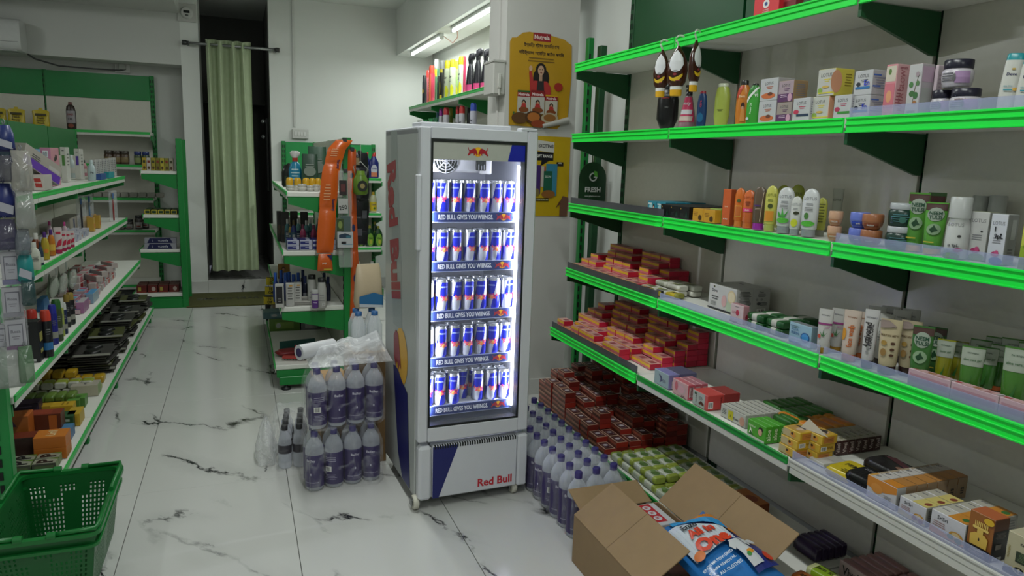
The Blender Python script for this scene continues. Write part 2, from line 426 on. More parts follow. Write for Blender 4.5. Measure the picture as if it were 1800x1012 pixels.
# beam with the tube lamps on its underside, and the pillar with its cable chase
struct('trim_beam_right', MB().box(1.65, 1.97, 4.385, 8.1, 2.56, CZ).box(1.97, 2.06, 4.385, 8.1, 2.62, CZ), WALL)
struct('wall_column', MB().box(1.47, 1.93, 4.07, 4.38, 0, CZ).box(1.462, 1.47, 4.17, 4.2, 0, CZ), mat('#c2c0bc', .8, var=.05, scale=5, bump=.05))
struct('baseboard_column', MB().box(1.455, 1.935, 4.055, 4.07, 0, .1).box(1.455, 1.47, 4.07, 4.38, 0, .1), MARBLE)
EM = mat('#f4fff8', .4, emit=9, var=0)
def tube_lamp(y0, y1, label):
    root = thing('tube_lamp', label, 'lamp', (1.72, (y0+y1)/2, 2.56), group='tube lamps under the beam'); L = (y1-y0)/2
    part('batten', MB().box(-.02, .02, -L, L, -.025, 0, b=.004), mat('#d8dad8', .5), root)
    part('tube', MB().loft([(-L+.03, .014), (L-.03, .014)], n=10, T=Tm((0, 0, -.036), (1, 0, 0), (0, 0, 1), (0, 1, 0))), EM, root)
    for s in (-1, 1): part('end_cap', MB().box(-.017, .017, s*L-.03*(s > 0), s*L+.03*(s < 0), -.052, -.02, b=.003), mat('#c9ccca', .5), root)
    l = bpy.data.lights.new('lamp_light', 'AREA'); l.shape = 'RECTANGLE'; l.size = .05; l.size_y = 2*L; l.energy = 16*KL; l.color = (.93, 1, .96)
    ob('lamp_light', l, root, (0, 0, -.058))
tube_lamp(6.45, 7.64, 'glowing tube lamp under the beam, the one further from the pillar')
tube_lamp(4.95, 6.1, 'glowing tube lamp under the beam, the one touching the pillar edge')
wr = MB().tube([(1.74, 6.5, 2.55), (1.78, 6.3, 2.46), (1.8, 6.22, 2.5), (1.76, 6.1, 2.545)], .004, 6)
tag(part('cable', wr, mat('#d0a090', .5)), 'thin loose cable drooping between the two glowing tube lamps', 'cable')
# ------------------------------------------------------------------ shelving
GRN = mat('#18e648', .35, var=.04); GRN2 = mat('#0d8a32', .4, var=.06); DGR = mat('#0d4a25', .4, var=.08, scale=8); SHW = mat('#d9d9d2', .45, var=.04, scale=10)
PNL = mat('#c9c7bc', .22, var=.05, scale=45, bump=.05); BLK = mat('#0c1210', .6); GRD = mat('#0f7a34', .4, var=.06); DSHW = mat('#bdbdb6', .5)
def strip_mb(L, style):
    mb = MB()
    if style == 'full':
        mb.box(0, L, -.006, 0, -.043, .002, 0, b=.001).box(0, L, -.011, -.006, -.004, .002, 0, b=.001).box(0, L, -.011, -.006, -.021, -.017, 0, b=.001).box(0, L, -.011, -.006, -.043, -.038, 0, b=.001)
    else:
        mb.box(0, L, -.006, 0, -.022, .003, 0, b=.001).box(0, L, -.009, -.006, -.003, .003, 0, b=.001).box(0, L, -.004, 0, -.045, -.022, 1, b=.001)
    return mb
def rack(label, loc, rz, L, shelves, top, back=(.1, None), green_from=None, dp=.32, ends=True, two=False, group=None, panels=True, hdr=None, feet=False, dark=DGR, pm=None, bgap=0):
    """run of gondola shelving along local +x, front to -y; L bay lengths; shelves (top z, depth, style, [bays with an acrylic guard])"""
    root = thing('shelving_rack', label, 'shelving', loc, rz, group)
    xs = [0]
    for b_ in L: xs.append(xs[-1]+b_)
    up = MB().box(-.02, .02, 0, .05, 0, top, b=.003); upi = MB().box(-.02, .02, .019, .05, 0, top, b=.003)
    sl = MB()
    k = int((top-.1)/.05)
    for i in range(k):
        for s in (-1, 1): sl.box(s*.009-.004, s*.009+.004, -.002, .004, .08+i*.05, .11+i*.05)
    um, umi, smh = up.mesh('upright', dark), upi.mesh('upright', dark), sl.mesh('slots', BLK)
    for x in xs:
        mid = x not in (xs[0], xs[-1]); u_ = ob('upright', umi if mid else um, root, (x, 0, 0)); s_ = ob('slots', smh, u_, (0, .019*mid, 0)); s_['kind'] = 'stuff'
    if panels:
        for i, b_ in enumerate(L):
            z0 = shelves[-1][0]-.02
            z = z0
            while z < top-.02:
                z1 = min([q[0]-.02 for q in shelves if q[0]-.02 > z+.05]+[top-.005])
                if green_from and z < green_from < z1: z1 = green_from
                g = green_from and z >= green_from-.001
                part('back_panel', MB().box(xs[i]+(.022 if i == 0 else .009), xs[i+1]-(.022 if i == len(L)-1 else .009), .004, .018, z+.001, z1-.001, b=.001), (hdr or dark) if g else (pm or PNL), root)
                z = z1
    stripm, shm, brm, gum = {}, {}, {}, {}
    for zi, sh in enumerate(shelves):
        zt, d, st0 = sh[:3]; guards = sh[3] if len(sh) > 3 else ()
        bays = sh[4] if len(sh) > 4 else range(len(L))
        for i in bays:
            style = st0.get(i, 'half2') if isinstance(st0, dict) else st0
            b_ = L[i]; kk = (round(b_, 4), d)
            if kk not in shm: shm[kk] = MB().box(.004, b_-.004, -d, -bgap if zi == len(shelves)-1 else 0, -.03, 0, b=.003).mesh('shelf', SHW)
            s_ = ob('shelf', shm[kk], root, (xs[i], 0, zt))
            if (b_, style) not in stripm: stripm[(b_, style)] = strip_mb(b_-.012, style).mesh('price_strip', [GRN if style == 'full' else DSHW if style == 'white' else GRN2 if style == 'half2' else mat('#2fae4e', .4), DSHW])
            ob('price_strip', stripm[(b_, style)], s_, (.006, -d, 0))
            if i in guards:
                gk = (b_, guards[i] if isinstance(guards, dict) else 1)
                if i == 0: gdk = MB().box(.006, (b_-.008)*gk[1], -.002, 0, -.002, .034, b=.0006).mesh('shelf_guard', GUARDK)
                if gk not in gum: gum[gk] = MB().box(.006, (b_-.008)*gk[1], -.002, 0, -.002, .030, b=.0006).mesh('shelf_guard', GUARD)
                ob('shelf_guard', gum[gk] if i else gdk, s_, (0, -d+.004, 0))
        js = sorted({j for i in bays for j in (i, i+1)})
        if (d,) not in brm:
            f0 = d-.005
            brm[(d,)] = MB().prism([(0, -.002), (-f0, -.002), (-f0, -.045), (-f0+.03, -.05), (-.02, -.13), (0, -.13)], Tm((.006, 0, 0), (0, 1, 0), (0, 0, 1)), -.012).mesh('bracket', dark)
        for j in js: ob('bracket', brm[(d,)], root, (xs[j]-(0 if j else -.004), 0, zt-.028 if False else zt-.0305))
    # kick plate and feet under the base shelf
    zt, d, _ = shelves[-1][:3]
    for i in range(len(L)): part('kick_plate', MB().box(xs[i]+.02, xs[i+1]-.02, -d+.06, -d+.07, .0, zt-.031), mat('#3a3d3b', .6), root)
    for x in xs:
        part('base_leg', MB().box(-.02, .02, -d+.02, 0, .03 if feet else .0, .085, b=.004), GRD if feet else dark, root, (x, 0, 0))
        if feet:
            for yy in (-d+.06,):
                ft = part('levelling_foot', MB().loft([(0, .03), (.012, .03), (.016, .012), (.035, .01)], n=14), mat('#15181a', .5), root, (x, yy, 0))
    return root
RX = -math.pi/2
rightL = [.945, .945, .945, .945]
rack('long run of white steel shelving with bright green price strips and grey back panels', (2.01, 3.585, 0), RX, rightL,
     [(1.975, .32, 'full'), (1.612, .32, 'full', {2: 1, 3: 1}), (1.243, .32, 'full', {0: 1, 2: 1, 3: 1}), (.888, .32, 'full', {0: 1, 1: 1, 2: 1, 3: 1}), (.555, .40, {0: 'full', 2: 'white', 3: 'white'}, {0: 1, 2: 1, 3: 1}), (.135, .48, 'half2')], 2.36, green_from=2.08, bgap=.05)
rack('green shelving run behind the pillar holding spray cans', (2.01, 7.6, 0), RX, [.9, .9, .9], [(1.985, .32, 'half'), (1.612, .32, 'half'), (1.243, .32, 'half'), (.888, .32, 'half'), (.135, .48, 'half')], 2.1, dark=GRD)
LX = math.pi/2
rack('foreground aisle shelving crowded with toiletries and mosquito coils, its header panel green', (-1.2, 3.0, 0), LX, [.925]*4,
     [(1.24, .32, 'half'), (.90, .32, 'half'), (.545, .40, 'half'), (.135, .48, 'half')], 1.6, green_from=1.4, hdr=mat('#1d6b35', .3), dark=GRD)
rack('shelving against the back wall under two wide green header panels', (-2.69, 8.36, 0), 0, [.945, .945],
     [(1.63, .30, 'half'), (1.31, .32, 'half'), (.985, .32, 'half'), (.665, .32, 'half'), (.135, .46, 'half')], 2.2, green_from=1.95, hdr=mat('#1b7a3e', .22, bump=.15, scale=3), dark=GRD)
rack('small end shelving unit with dark green boxes beside the curtain doorway', (-.53, 7.84, 0), RX, [.5],
     [(1.275, .3, 'half'), (.875, .3, 'half'), (.555, .34, 'half'), (.135, .42, 'half')], 1.57, panels=True, dark=GRD)
rack('freestanding aisle shelving with orange bags hanging on its post', (.60, 6.45, 0), RX, [.945, .945],
     [(1.235, .33, 'half'), (.875, .36, 'half'), (.525, .38, 'half'), (.155, .42, 'half', (), [1]), (.135, .42, 'half', (), [0])], 1.57, feet=True, dark=GRD)
rack('green wall shelving at the back with bleach and dish soap bottles', (.45, 8.05, 0), 0, [.945],
     [(1.245, .5, 'half'), (.885, .5, 'half'), (.525, .5, 'half'), (.115, .52, 'half')], 1.6, green_from=1.25, hdr=mat('#118a42', .4), dark=GRD)
up2 = thing('shelf_upright', 'dark green slotted post standing beside the pillar behind the hanging sign', 'post', (1.93, 3.86, 0))
part('post', MB().box(-.035, .0, 0, .04, 0, 2.17, b=.003), GRD, up2); part('post', MB().box(.035, .075, -.02, .03, 0, 2.13, b=.003), DGR, up2)
s_ = MB()
for i in range(40): s_.box(-.03, -.02, -.002, .004, .1+i*.05, .13+i*.05)
part('slots', s_, BLK, up2)['kind'] = 'stuff'
endp = thing('shelf_upright', 'green slotted post at the near end of the foreground shelving', 'post', (at_y(8, 760, 2.965).x-.01, 2.965, 0))
part('post', MB().box(-.02, .03, -.02, .03, 0, 1.62, b=.003), mat('#1f8a42', .4), endp)
s_ = MB()
for i in range(28): s_.box(-.012, .0, -.024, -.016, .1+i*.05, .13+i*.05)
part('slots', s_, BLK, endp)['kind'] = 'stuff'
# ------------------------------------------------------------------ the drinks fridge
BULL = [(-1.0, -.30), (-.93, -.22), (-.86, -.10), (-.83, .05), (-.90, .16), (-.97, .30), (-.90, .38), (-.86, .33), (-.91, .28), (-.84, .17), (-.72, .12), (-.55, .22), (-.38, .30), (-.24, .28), (-.13, .10), (-.06, -.08), (-.03, -.25), (-.10, -.34), (-.17, -.30), (-.16, -.20), (-.23, -.17), (-.30, -.27), (-.40, -.33), (-.42, -.26), (-.35, -.18), (-.50, -.14), (-.66, -.16), (-.78, -.26), (-.90, -.36)]
def emblem(x, y, s, ar=1.0, sun='#f0b41e', red='#a81c2c'):
    """sun with two charging bulls; s = half width as a fraction of W, ar = W/H"""
    f = lambda sg: ('p', [(x+sg*a*s, y+b*s*ar) for a, b in BULL], red)
    return [('e', x, y, s*.42, s*.42*ar, sun), f(1), f(-1)]
WHT = mat('#cfd0d6', .35, var=.02); GRY = mat('#b3b6b4', .4, var=.03); NAVY = '#1b2166'
fr = thing('drinks_fridge', 'tall slim glass-door fridge of blue and silver energy drink cans in the middle aisle', 'fridge', (.655, 2.738, 0), R(3))
FWD, FD, FH = .5, .56, 1.578
part('side_panel', MB().box(0, .018, .05, FD, .05, FH-.005, b=.004), GRY, fr)
part('side_panel', MB().box(FWD-.018, FWD, .05, FD, .05, FH-.005, b=.004), GRY, fr)
part('back_panel', MB().box(.018, FWD-.018, FD-.02, FD, .05, FH-.005), GRY, fr)
part('top_panel', MB().box(0, FWD, .05, FD, FH-.03, FH, b=.004), WHT, fr)
part('base_tray', MB().box(.0, FWD, .05, FD, .045, .06, b=.004).box(.018, FWD-.018, .05, FD-.02, .275, .30), GRY, fr)
LIN = mat('#cfd2dc', .3, var=.02)
part('inner_liner', MB().box(.018, .026, .06, FD-.03, .30, FH-.03).box(FWD-.026, FWD-.018, .06, FD-.03, .30, FH-.03).box(.026, FWD-.026, FD-.036, FD-.03, .30, FH-.03).box(.026, FWD-.026, .06, FD-.036, .30, .335).box(.026, FWD-.026, .06, FD-.036, FH-.06, FH-.03), LIN, fr)
door = part('door', MB().box(0, .042, 0, .045, .303, FH, b=.006).box(.448, FWD-.004, 0, .045, .303, FH, b=.006).box(.042, .448, 0, .045, .303, .363, b=.003).box(.042, .448, 0, .045, 1.533, FH, b=.003), WHT, fr)
part('gasket', MB().box(.042, .05, .002, .045, .363, 1.533).box(.440, .448, .002, .045, .363, 1.533).box(.05, .44, .002, .045, .363, .372).box(.05, .44, .002, .045, 1.522, 1.533), BLK, door)
part('glass_pane', MB().box(.05, .44, .012, .018, .372, 1.522), GLASS, door)
part('grip', MB().box(-.014, .004, -.004, .03, 1.10, 1.395, b=.006), WHT, door)
hp = part('header_sign', MB().box(.05, .44, .006, .011, 1.455, 1.522).prism([(.365, 1.4555), (.44, 1.4555), (.44, 1.5215), (.381, 1.5215)], Tm((0, .006, 0), (1, 0, 0), (0, 0, 1)), .0008, 1), [mat('#b4b5ac', .35), mat('#1c23a0', .3)], door)
def fpanel(parent, items, W, H, o, x=(1, 0, 0), y=(0, 0, 1), names=('lettering', 'emblem'), M=None):
    T = Tm(o, x, y)
    for i, me in enumerate(print_mesh(prints2d(items, W, H), lambda a, b, e: T @ Vector((a, b, e)), 0)):
        if me: ob(names[i], me, parent)
fpanel(hp, emblem(0, .5, .115, .39/.067), .39, .067, (.235, .0055, 1.455))
LED = mat('#eef2ff', .4, emit=14, var=0)
for x in (.440, .056):
    part('led_strip', MB().box(x-.006, x+.006, .058, .068, .40, 1.44, b=.002), LED, fr)
    l = bpy.data.lights.new('led', 'AREA'); l.shape = 'RECTANGLE'; l.size = .012; l.size_y = 1.04; l.energy = 5.5; l.color = (.86, .9, 1)
    sg = 1 if x < .2 else -1
    o = ob('led', l, fr, (x+sg*.007, .066, .92)); d_ = Vector((sg*.75, .75, 0)).normalized()
    zc = -d_; yc = Vector((0, 0, 1)); o.rotation_euler = Matrix((yc.cross(zc), yc, zc)).transposed().to_euler()
fan = part('fan_housing', MB().box(.045, .33, .12, .26, 1.405, 1.5, b=.008).box(.29, .34, .115, .13, 1.40, 1.5, b=.004), mat('#c9cad0', .4), fr)
gr_ = MB()
for rr in (.015, .027, .039, .051): 
    pts = [(.14+rr*math.cos(a*math.pi/10), .117, 1.452+rr*math.sin(a*math.pi/10)) for a in range(21)]
    gr_.tube(pts, .002, 5)
for a in range(4): gr_.tube([(.14-.052*math.cos(a*math.pi/4), .117, 1.452-.052*math.sin(a*math.pi/4)), (.14+.052*math.cos(a*math.pi/4), .117, 1.452+.052*math.sin(a*math.pi/4))], .002, 5)
part('fan_opening', MB().loft([(0, .054), (.004, .054)], n=24, T=Tm((.14, .1205, 1.452), (1, 0, 0), (0, 0, 1))), BLK, fan); part('fan_grille', gr_, mat('#aeb0b6', .4), fan)
th = part('thermostat', MB().box(.268, .312, .108, .116, 1.415, 1.462, b=.002), BLK, fr)
part('slots', MB().box(.277, .281, .106, .109, 1.418, 1.44).box(.289, .293, .106, .109, 1.418, 1.435).box(.301, .305, .106, .109, 1.418, 1.44), mat('#8d9096', .5), th)
SH = [1.240, 1.038, .832, .634, .424]
for z in SH:
    s_ = part('wire_shelf', MB().box(.03, .468, .075, .5, z-.008, z, b=.001), mat('#c8cbd2', .35), fr)
    lx0, lx1 = .05, .446
    ps = part('shelf_strip', MB().box(lx0, lx1, .07, .074, z-.036, z+.008, b=.001), mat('#27356f', .35), s_)
    fpanel(ps, [('r', 0, .965, 1, .05, '#aab4d8'), ('r', 0, .03, 1, .05, '#aab4d8'), ('tc', 'RED BULL GIVES YOU WIIINGS.', -.085, .5, .46, '#e9ecf6', .60, 0, .03)] + emblem(.335, .5, .085, .396/.044) + [('r', .452, .45, .018, .18, '#c9d0e6')], .396, .044, ((lx0+lx1)/2, .0698, z-.036))
# lower front
lp = part('lower_panel', MB().box(.004, .062, -.004, .05, .046, .285, b=.012).box(.064, .45, 0, .05, .05, .283, b=.006).box(.452, .5, -.002, .05, .046, .284, b=.008), WHT, fr)
vt = MB()
for i in range(34): vt.box(.072+i*.011, .078+i*.011, -.0015, .012, .268, .2835)
part('vent_slots', vt, BLK, lp)
fpanel(lp, [('p', [(-.5, 0), (-.43, 0), (-.205, .995), (-.5, .995)], NAVY)], .384, .229, (.257, -.0003, .051), names=('lettering', 'blue_stripe'))
fpanel(lp, [('t', 'Red Bull', .235, .17, .16, '#c01d2e', .42, 0, .03)], .384, .229, (.257, -.0003, .051))
# left side: greyish printed band, upright lettering, sun and bull, blue sweep
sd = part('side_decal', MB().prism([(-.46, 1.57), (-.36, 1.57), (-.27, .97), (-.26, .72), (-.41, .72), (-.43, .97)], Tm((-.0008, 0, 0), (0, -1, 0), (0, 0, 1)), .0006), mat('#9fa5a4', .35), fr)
fpanel(fr, [('e', .52, .38, .19, .082, '#e0a92c')], .56, 1.578, (-.0012, .56, 0), (0, -1, 0), names=('lettering', 'sun_emblem'))
fpanel(fr, [('p', [(.286, .336), (.36, .34), (.45, .335), (.55, .315), (.66, .302), (.714, .296), (.80, .034), (.58, .034), (.446, .095)], NAVY)], .56, 1.578, (-.0016, .56, 0), (0, -1, 0), names=('lettering', 'blue_sweep'))
fpanel(fr, [('p', [(.30, .425), (.36, .445), (.44, .44), (.48, .40), (.51, .37), (.53, .345), (.48, .355), (.45, .335), (.41, .36), (.37, .34), (.31, .365)], '#8f2f38')], .56, 1.578, (-.0024, .56, 0), (0, -1, 0), names=('lettering', 'bull_emblem'))
fpanel(fr, [('t', 'Red Bull', .28, .722, .10, '#a04048', .38, -math.pi/2+.165, .05)], .56, 1.578, (-.0018, .56, 0), (0, -1, 0))
for x, y in ((.0, .035), (.45, .04), (.04, .5), (.46, .5)):
    c = part('caster', MB().loft([(-.012, .027), (-.008, .031), (.008, .031), (.012, .027)], n=18, T=Tm((0, 0, .031), (0, 1, 0), (0, 0, 1), (1, 0, 0))), mat('#c9c6b8', .5), fr, (x, y, 0))
    part('fork', MB().box(-.02, -.015, -.014, .014, .02, .05).box(.015, .02, -.014, .014, .02, .05).box(-.022, .022, -.018, .018, .045, .051), mat('#8d8f8e', .3, .8), c)
part('top_box', MB().box(.02, .40, .06, .2, 0, .02, b=.004), WHT, fr, (0, 0, FH)); part('hinge_cover', MB().box(.42, .49, .0, .05, 0, .012, b=.003), WHT, fr, (0, 0, FH))
# ------------------------------------------------------------------ cans
def can_mat():
    m = bpy.data.materials.new('can_print'); m.use_nodes = True; n, l = m.node_tree.nodes, m.node_tree.links; b = n['Principled BSDF']
    tc = n.new('ShaderNodeTexCoord'); sp = n.new('ShaderNodeSeparateXYZ'); l.new(tc.outputs['Object'], sp.inputs[0])
    def ma(op, a, b_=0):
        x = n.new('ShaderNodeMath'); x.operation = op
        for i, v in enumerate((a, b_)):
            if isinstance(v, (int, float)): x.inputs[i].default_value = v
            else: l.new(v, x.inputs[i])
        return x.outputs[0]
    ang = ma('ARCTAN2', sp.outputs['Y'], sp.outputs['X']); z = sp.outputs['Z']
    u = ma('FLOOR', ma('ADD', ma('MULTIPLY', ang, 2/math.pi), ma('ADD', ma('MULTIPLY', z, -5.5), 1.15)))
    q = ma('ADD', u, ma('GREATER_THAN', z, .062)); par = ma('ABSOLUTE', ma('MODULO', q, 2))
    mx = n.new('ShaderNodeMix'); mx.data_type = 'RGBA'; mx.inputs['A'].default_value = (*rgb('#1420b8'), 1); mx.inputs['B'].default_value = (*rgb('#c6cad4'), 1)
    l.new(ma('GREATER_THAN', par, .5), mx.inputs['Factor']); l.new(mx.outputs['Result'], b.inputs['Base Color'])
    b.inputs['Metallic'].default_value = .45; b.inputs['Roughness'].default_value = .3; return m
CANM = can_mat(); ALU = mat('#c9ccd2', .25, .9)
cb = MB().loft([(0, .021), (.004, .0225), (.010, .0262), (.122, .0262)], n=22).mesh('can_body', CANM)
ct = MB().loft([(.122, .0262), (.130, .0238), (.1335, .0245), (.134, .0235), (.131, .0225), (.131, .004)], n=22).mesh('can_lid', ALU)
def can_fm(x, y, e):
    a = x/.0262; return Vector((math.sin(a)*(.0262+e), -math.cos(a)*(.0262+e), y))
cpr = print_mesh(prints2d([('t', 'Red Bull', 0, .5, .105, '#d02a4a', .9, 0, .03)] + emblem(0, .41, .36, .0524/.122, '#e8b050', '#d8385a') + [('lines', -.1, .86, .7, 2, .03, '#9fb0e8')], .0524, .122), can_fm, 0)
can0 = None
rows = [(0, 1.0), (1, 1.0), (2, 1.0), (3, 1.0), (4, 1.0)]
words = ['top', 'second', 'third', 'fourth', 'bottom']; order = ['leftmost', 'second', 'third', 'fourth', 'fifth', 'sixth', 'rightmost']
Mf = Matrix.Translation((.655, 2.738, 0)) @ Matrix.Rotation(R(3), 4, 'Z')
rnd = random.Random(3)
for r_, z in enumerate(SH):
    for dep in range(2):
        for k in range(7):
            if dep == 1 and k % 2 and r_ % 2: continue
            x = .070+k*.0585+rnd.uniform(-.002, .002)
            y = .112+dep*.062+rnd.uniform(-.004, .004)
            if r_ == 4 and dep == 0: y += (0, 0, .004, .05, .012, 0, 0)[k]
            if r_ == 4 and dep == 1 and k == 3: continue
            p = Mf @ Vector((x, y, z+.0005))
            lab = f'blue and silver energy drink can, {order[k]} of the {"front" if dep == 0 else "second"} row on the {words[r_]} fridge shelf'
            grp = f'cans on the {words[r_]} fridge shelf'; rz = R(3)+rnd.uniform(-.75, .55)
            if can0 is None:
                can0 = thing('drink_can', lab, 'can', p, rz, grp); ob('can_body', cb, can0); ob('can_lid', ct, can0)
                for nm, me in zip(('lettering', 'emblem'), cpr): ob(nm, me, can0)
            else: dup(can0, p, (0, 0, rz), lab, grp)
# ------------------------------------------------------------------ makers for goods
def pbox(z, xl, xm, xr, yb, yt, name, label, cat, cols, prints=None, xf=None, d=None, group=None, flap=True, dz=0, h=None, minx=None):
    """axis-aligned carton measured in the photo: front-near vertical edge at xm, its foot at yb, left end xl, far end xr"""
    if xf is None: c = at(xm, yb, z)
    else: c = at_x(xm, yb, xf); c.z = z
    if minx and c.x < minx: c = at_x(xm, yb, minx); c.z = z
    lim = {Z3: 1.69, Z4: 1.69, Z5: 1.61}.get(z)
    if lim and xf is None and c.x < lim+.005: c = at_x(xm, yb, lim+.006); c.z = z
    wd = abs(at_x(xl, yb, c.x).y-c.y); dp = d or max(.012, at_y(xr, yb, c.y).x-c.x)
    h = h or max(.012, at_x(xm, yt, c.x).z-at_x(xm, yb, c.x).z)
    return carton(name, label, cat, (round(wd, 4), round(dp, 4), round(h, 4)), (c.x+dp/2, c.y+wd/2, z+dz+.0004), RX, cols, prints, group, flap), (c, wd, dp, h)
def pround(z, x, yb, yt, wpx, xf=None, rad=0):
    """foot centre, width and height of a standing round thing measured in the photo"""
    if xf is None:
        p = at(x, yb, z); p = p+Vector((FW.x, FW.y, 0)).normalized()*rad
    else: p = at_x(x, yb, xf); p.z = z
    s = mpp(p); h = at_x(x, yt, p.x).z-at_x(x, yb, p.x).z if xf is None else at_x(x, yt, p.x).z-z
    return Vector((p.x, p.y, z+.0004)), wpx*s, h
def tube_parts(w, h, body, cap, ch=.15, style='flat', rc=None, th=.36):
    r = rc or w*.40; c0 = h*ch; sm = w*th
    P = [('cap', [(0, r*.97, sm*.97), (c0*.08, r, sm), (c0*.98, r*1.0, sm*1.0)], cap)]
    if style == 'flat': P.append(('tube_body', [(c0, r*.96, sm*.96), (c0+.004, w*.42, sm), (h*.45, w*.46, sm*.8), (h*.8, w*.49, sm*.38), (h*.95, w*.5, .002), (h, w*.5, .0014)], body))
    elif style == 'dome': P.append(('tube_body', [(c0, r*1.0, sm*.95), (c0+.003, w*.46, sm), (h*.5, w*.5, sm*.9), (h*.82, w*.49, sm*.6), (h*.92, w*.40, sm*.4), (h*.97, w*.27, sm*.22), (h*.995, w*.1, .003), (h, w*.02, .001)], body))
    return P
def bottle_parts(w, h, body, cap, neck=.8, capw=.42, d=.6, base=.92, sh=None):
    """flattened bottle: neck = height fraction where the cap begins"""
    r = w/2; dd = r*d; hs = h*(sh or neck-.1)
    return [('bottle_body', [(0, r*base*.95, dd*base*.95), (h*.015, r*base, dd*base), (h*.25, r, dd), (hs*.8, r*.98, dd*.98), (hs, r*.8, dd*.85), (h*neck, r*capw, max(dd*.6, r*capw*.7) if d < .9 else r*capw)], body),
            ('cap', [(h*neck, r*capw*1.02, r*capw*(.75 if d < .9 else 1)), (h*.985, r*capw, r*capw*(.75 if d < .9 else 1)), (h, r*capw*.9, r*capw*(.65 if d < .9 else .9))], cap)]
def jar_parts(w, h, body, lid, lh=.3, taper=.9, neck=True):
    r = w/2
    return [('jar_body', [(0, r*taper*.93), (h*.04, r*taper), (h*(1-lh)*.5, r), (h*(1-lh)*.86, r*.99), (h*(1-lh), r*(.84 if neck else .98))], body),
            ('lid', [(h*(1-lh), r*(.9 if neck else 1)), (h*(1-lh)+.002, r*(.92 if neck else 1.02)), (h*.98, r*(.92 if neck else 1.0)), (h, r*(.87 if neck else .93))], lid)]
def spray_parts(w, h, body, cap, ch=.2, band=None):
    r = w/2; b = h*(1-ch)
    P = [('can_body', [(0, r*.95), (.003, r), (b-.012, r), (b, r*.86)], body), ('cap', [(b-.004, r*.92), (h*.93, r*.9), (h, r*.7)], cap)]
    return P
def put(kind, z, x, yb, yt, wpx, label, cat, cols, prints=None, rz=-1.05, xf=None, group=None, name=None, rot=None, rad=0, minx=None, **kw):
    p, w_, h = pround(z, x, yb, yt, wpx, xf, rad)
    lim = {Z3: 1.69, Z4: 1.69, Z5: 1.61, Z6: 1.53}.get(z)
    if lim and xf is None and p.x-w_/2 < lim+.006: p, w_, h0 = pround(z, x, yb, yt, wpx, lim+.007+w_/2)
    elif lim and xf is None and p.x+w_/2 > 1.985: p, w_, h0 = pround(z, x, yb, yt, wpx, 1.983-w_/2)
    fn = {'tube': tube_parts, 'bottle': bottle_parts, 'jar': jar_parts, 'spray': spray_parts}[kind]
    P = fn(round(w_, 4), round(h, 4), *cols, **kw)
    nm = name or {'tube': 'cosmetic_tube', 'bottle': 'bottle', 'jar': 'cream_jar', 'spray': 'spray_can'}[kind]
    return lofted(nm, label, cat, P, p, rz, prints, group, rot)
def slab_pack(n, z, corner, dims, axis, name, label, cat, cols, prints=None, group=None, jit=.002, labels=None):
    """n cartons standing one behind the other from the front corner along +x (axis 'x') or along +y"""
    w_, d, h = dims
    for i in range(n):
        o = Vector((corner.x+d/2+(d+.0012)*i*(axis == 'x'), corner.y+w_/2+(w_+.0012)*i*(axis == 'y'), z+.0004))
        carton(name, labels[i] if labels else label, cat, dims, o, RX+rnd.uniform(-jit, jit), cols, prints, group)
ORD = ['front', 'second', 'third', 'fourth', 'fifth', 'sixth', 'seventh', 'eighth', 'ninth', 'tenth', 'eleventh', 'twelfth']
LAY = ['bottom', 'second', 'third', 'fourth', 'fifth', 'sixth', 'seventh', 'eighth', 'ninth', 'tenth']
Z1, Z2, Z3, Z4, Z5, Z6 = 1.9775, 1.6145, 1.2455, .8905, .5575, .1375
# ------------------------------------------------------------------ heaps of small soap cartons
def soap_mesh(L, W, H, top, front, band, end):
    mb = MB(); b = .0012
    mb.box(-L/2, L/2, -W/2, W/2, 0, H, b=b, mm=[1, 3, 1, 3, 0, 0])
    mb.box(-L/2+.002, L/2-.002, -W/2-.0005, -W/2+.001, H*.42, H*.86, 2)
    return mb.mesh('soap_carton', [mat(c, .38) for c in (top, front, band, end)])
def heap(x0, y0, z, ni, nj, L, W, H, heights, meshes, panel, label, group, cat, name, jit=.05, tiltn=6, wob=.004):
    """stacks of cartons: i along +x (to the back), j along +y (away from the camera); only the cartons that show are built"""
    hh = [[max(0, heights(i, j)) for j in range(nj)] for i in range(ni)]
    for i in range(ni):
        for j in range(nj):
            ox, oy = rnd.uniform(-wob, wob), rnd.uniform(-wob, wob)
            for k in range(hh[i][j]):
                vis = k == hh[i][j]-1 or i == 0 or hh[i-1][j] <= k or j == 0 or hh[i][j-1] <= k
                if not vis and k != hh[i][j]-2: continue
                p = (x0+(i+.5)*W+ox*(.6+.2*k/3), y0+(j+.5)*L+oy+rnd.uniform(-.0015, .0015), z+k*H*1.004+.0003)
                o = tag(ob(name, meshes[(i+j+k) % len(meshes)], None, p, (0, 0, RX+rnd.uniform(-jit, jit)*.5)), f'{label}, {ORD[i]} row, {ORD[nj-1-j].replace("front", "first")} stack from pillar, {LAY[k]} layer', cat, group)
                if panel: ob('printed_panel', panel, o)
def top_panel(L, W, H, items):
    T = Tm((0, 0, H), (1, 0, 0), (0, 1, 0)); me = print_mesh(prints2d([(*i[:2], i[2]-.5+.0, *i[3:]) if i[0] in 'er' else i for i in items], L, W), lambda x, y, e: T @ Vector((x, y, e)), 0)
    return me[1]
L_, W_, H_ = .088, .0585, .0262
sm1 = [soap_mesh(L_-.002, W_-.002, H_-.0004, t, f, '#e6ba30', e) for t, f, e in (('#c08c8c', '#d8737c', '#c82040'), ('#cc9c98', '#d06a76', '#bc1e3c'), ('#b88486', '#dc7a82', '#d02648'))]
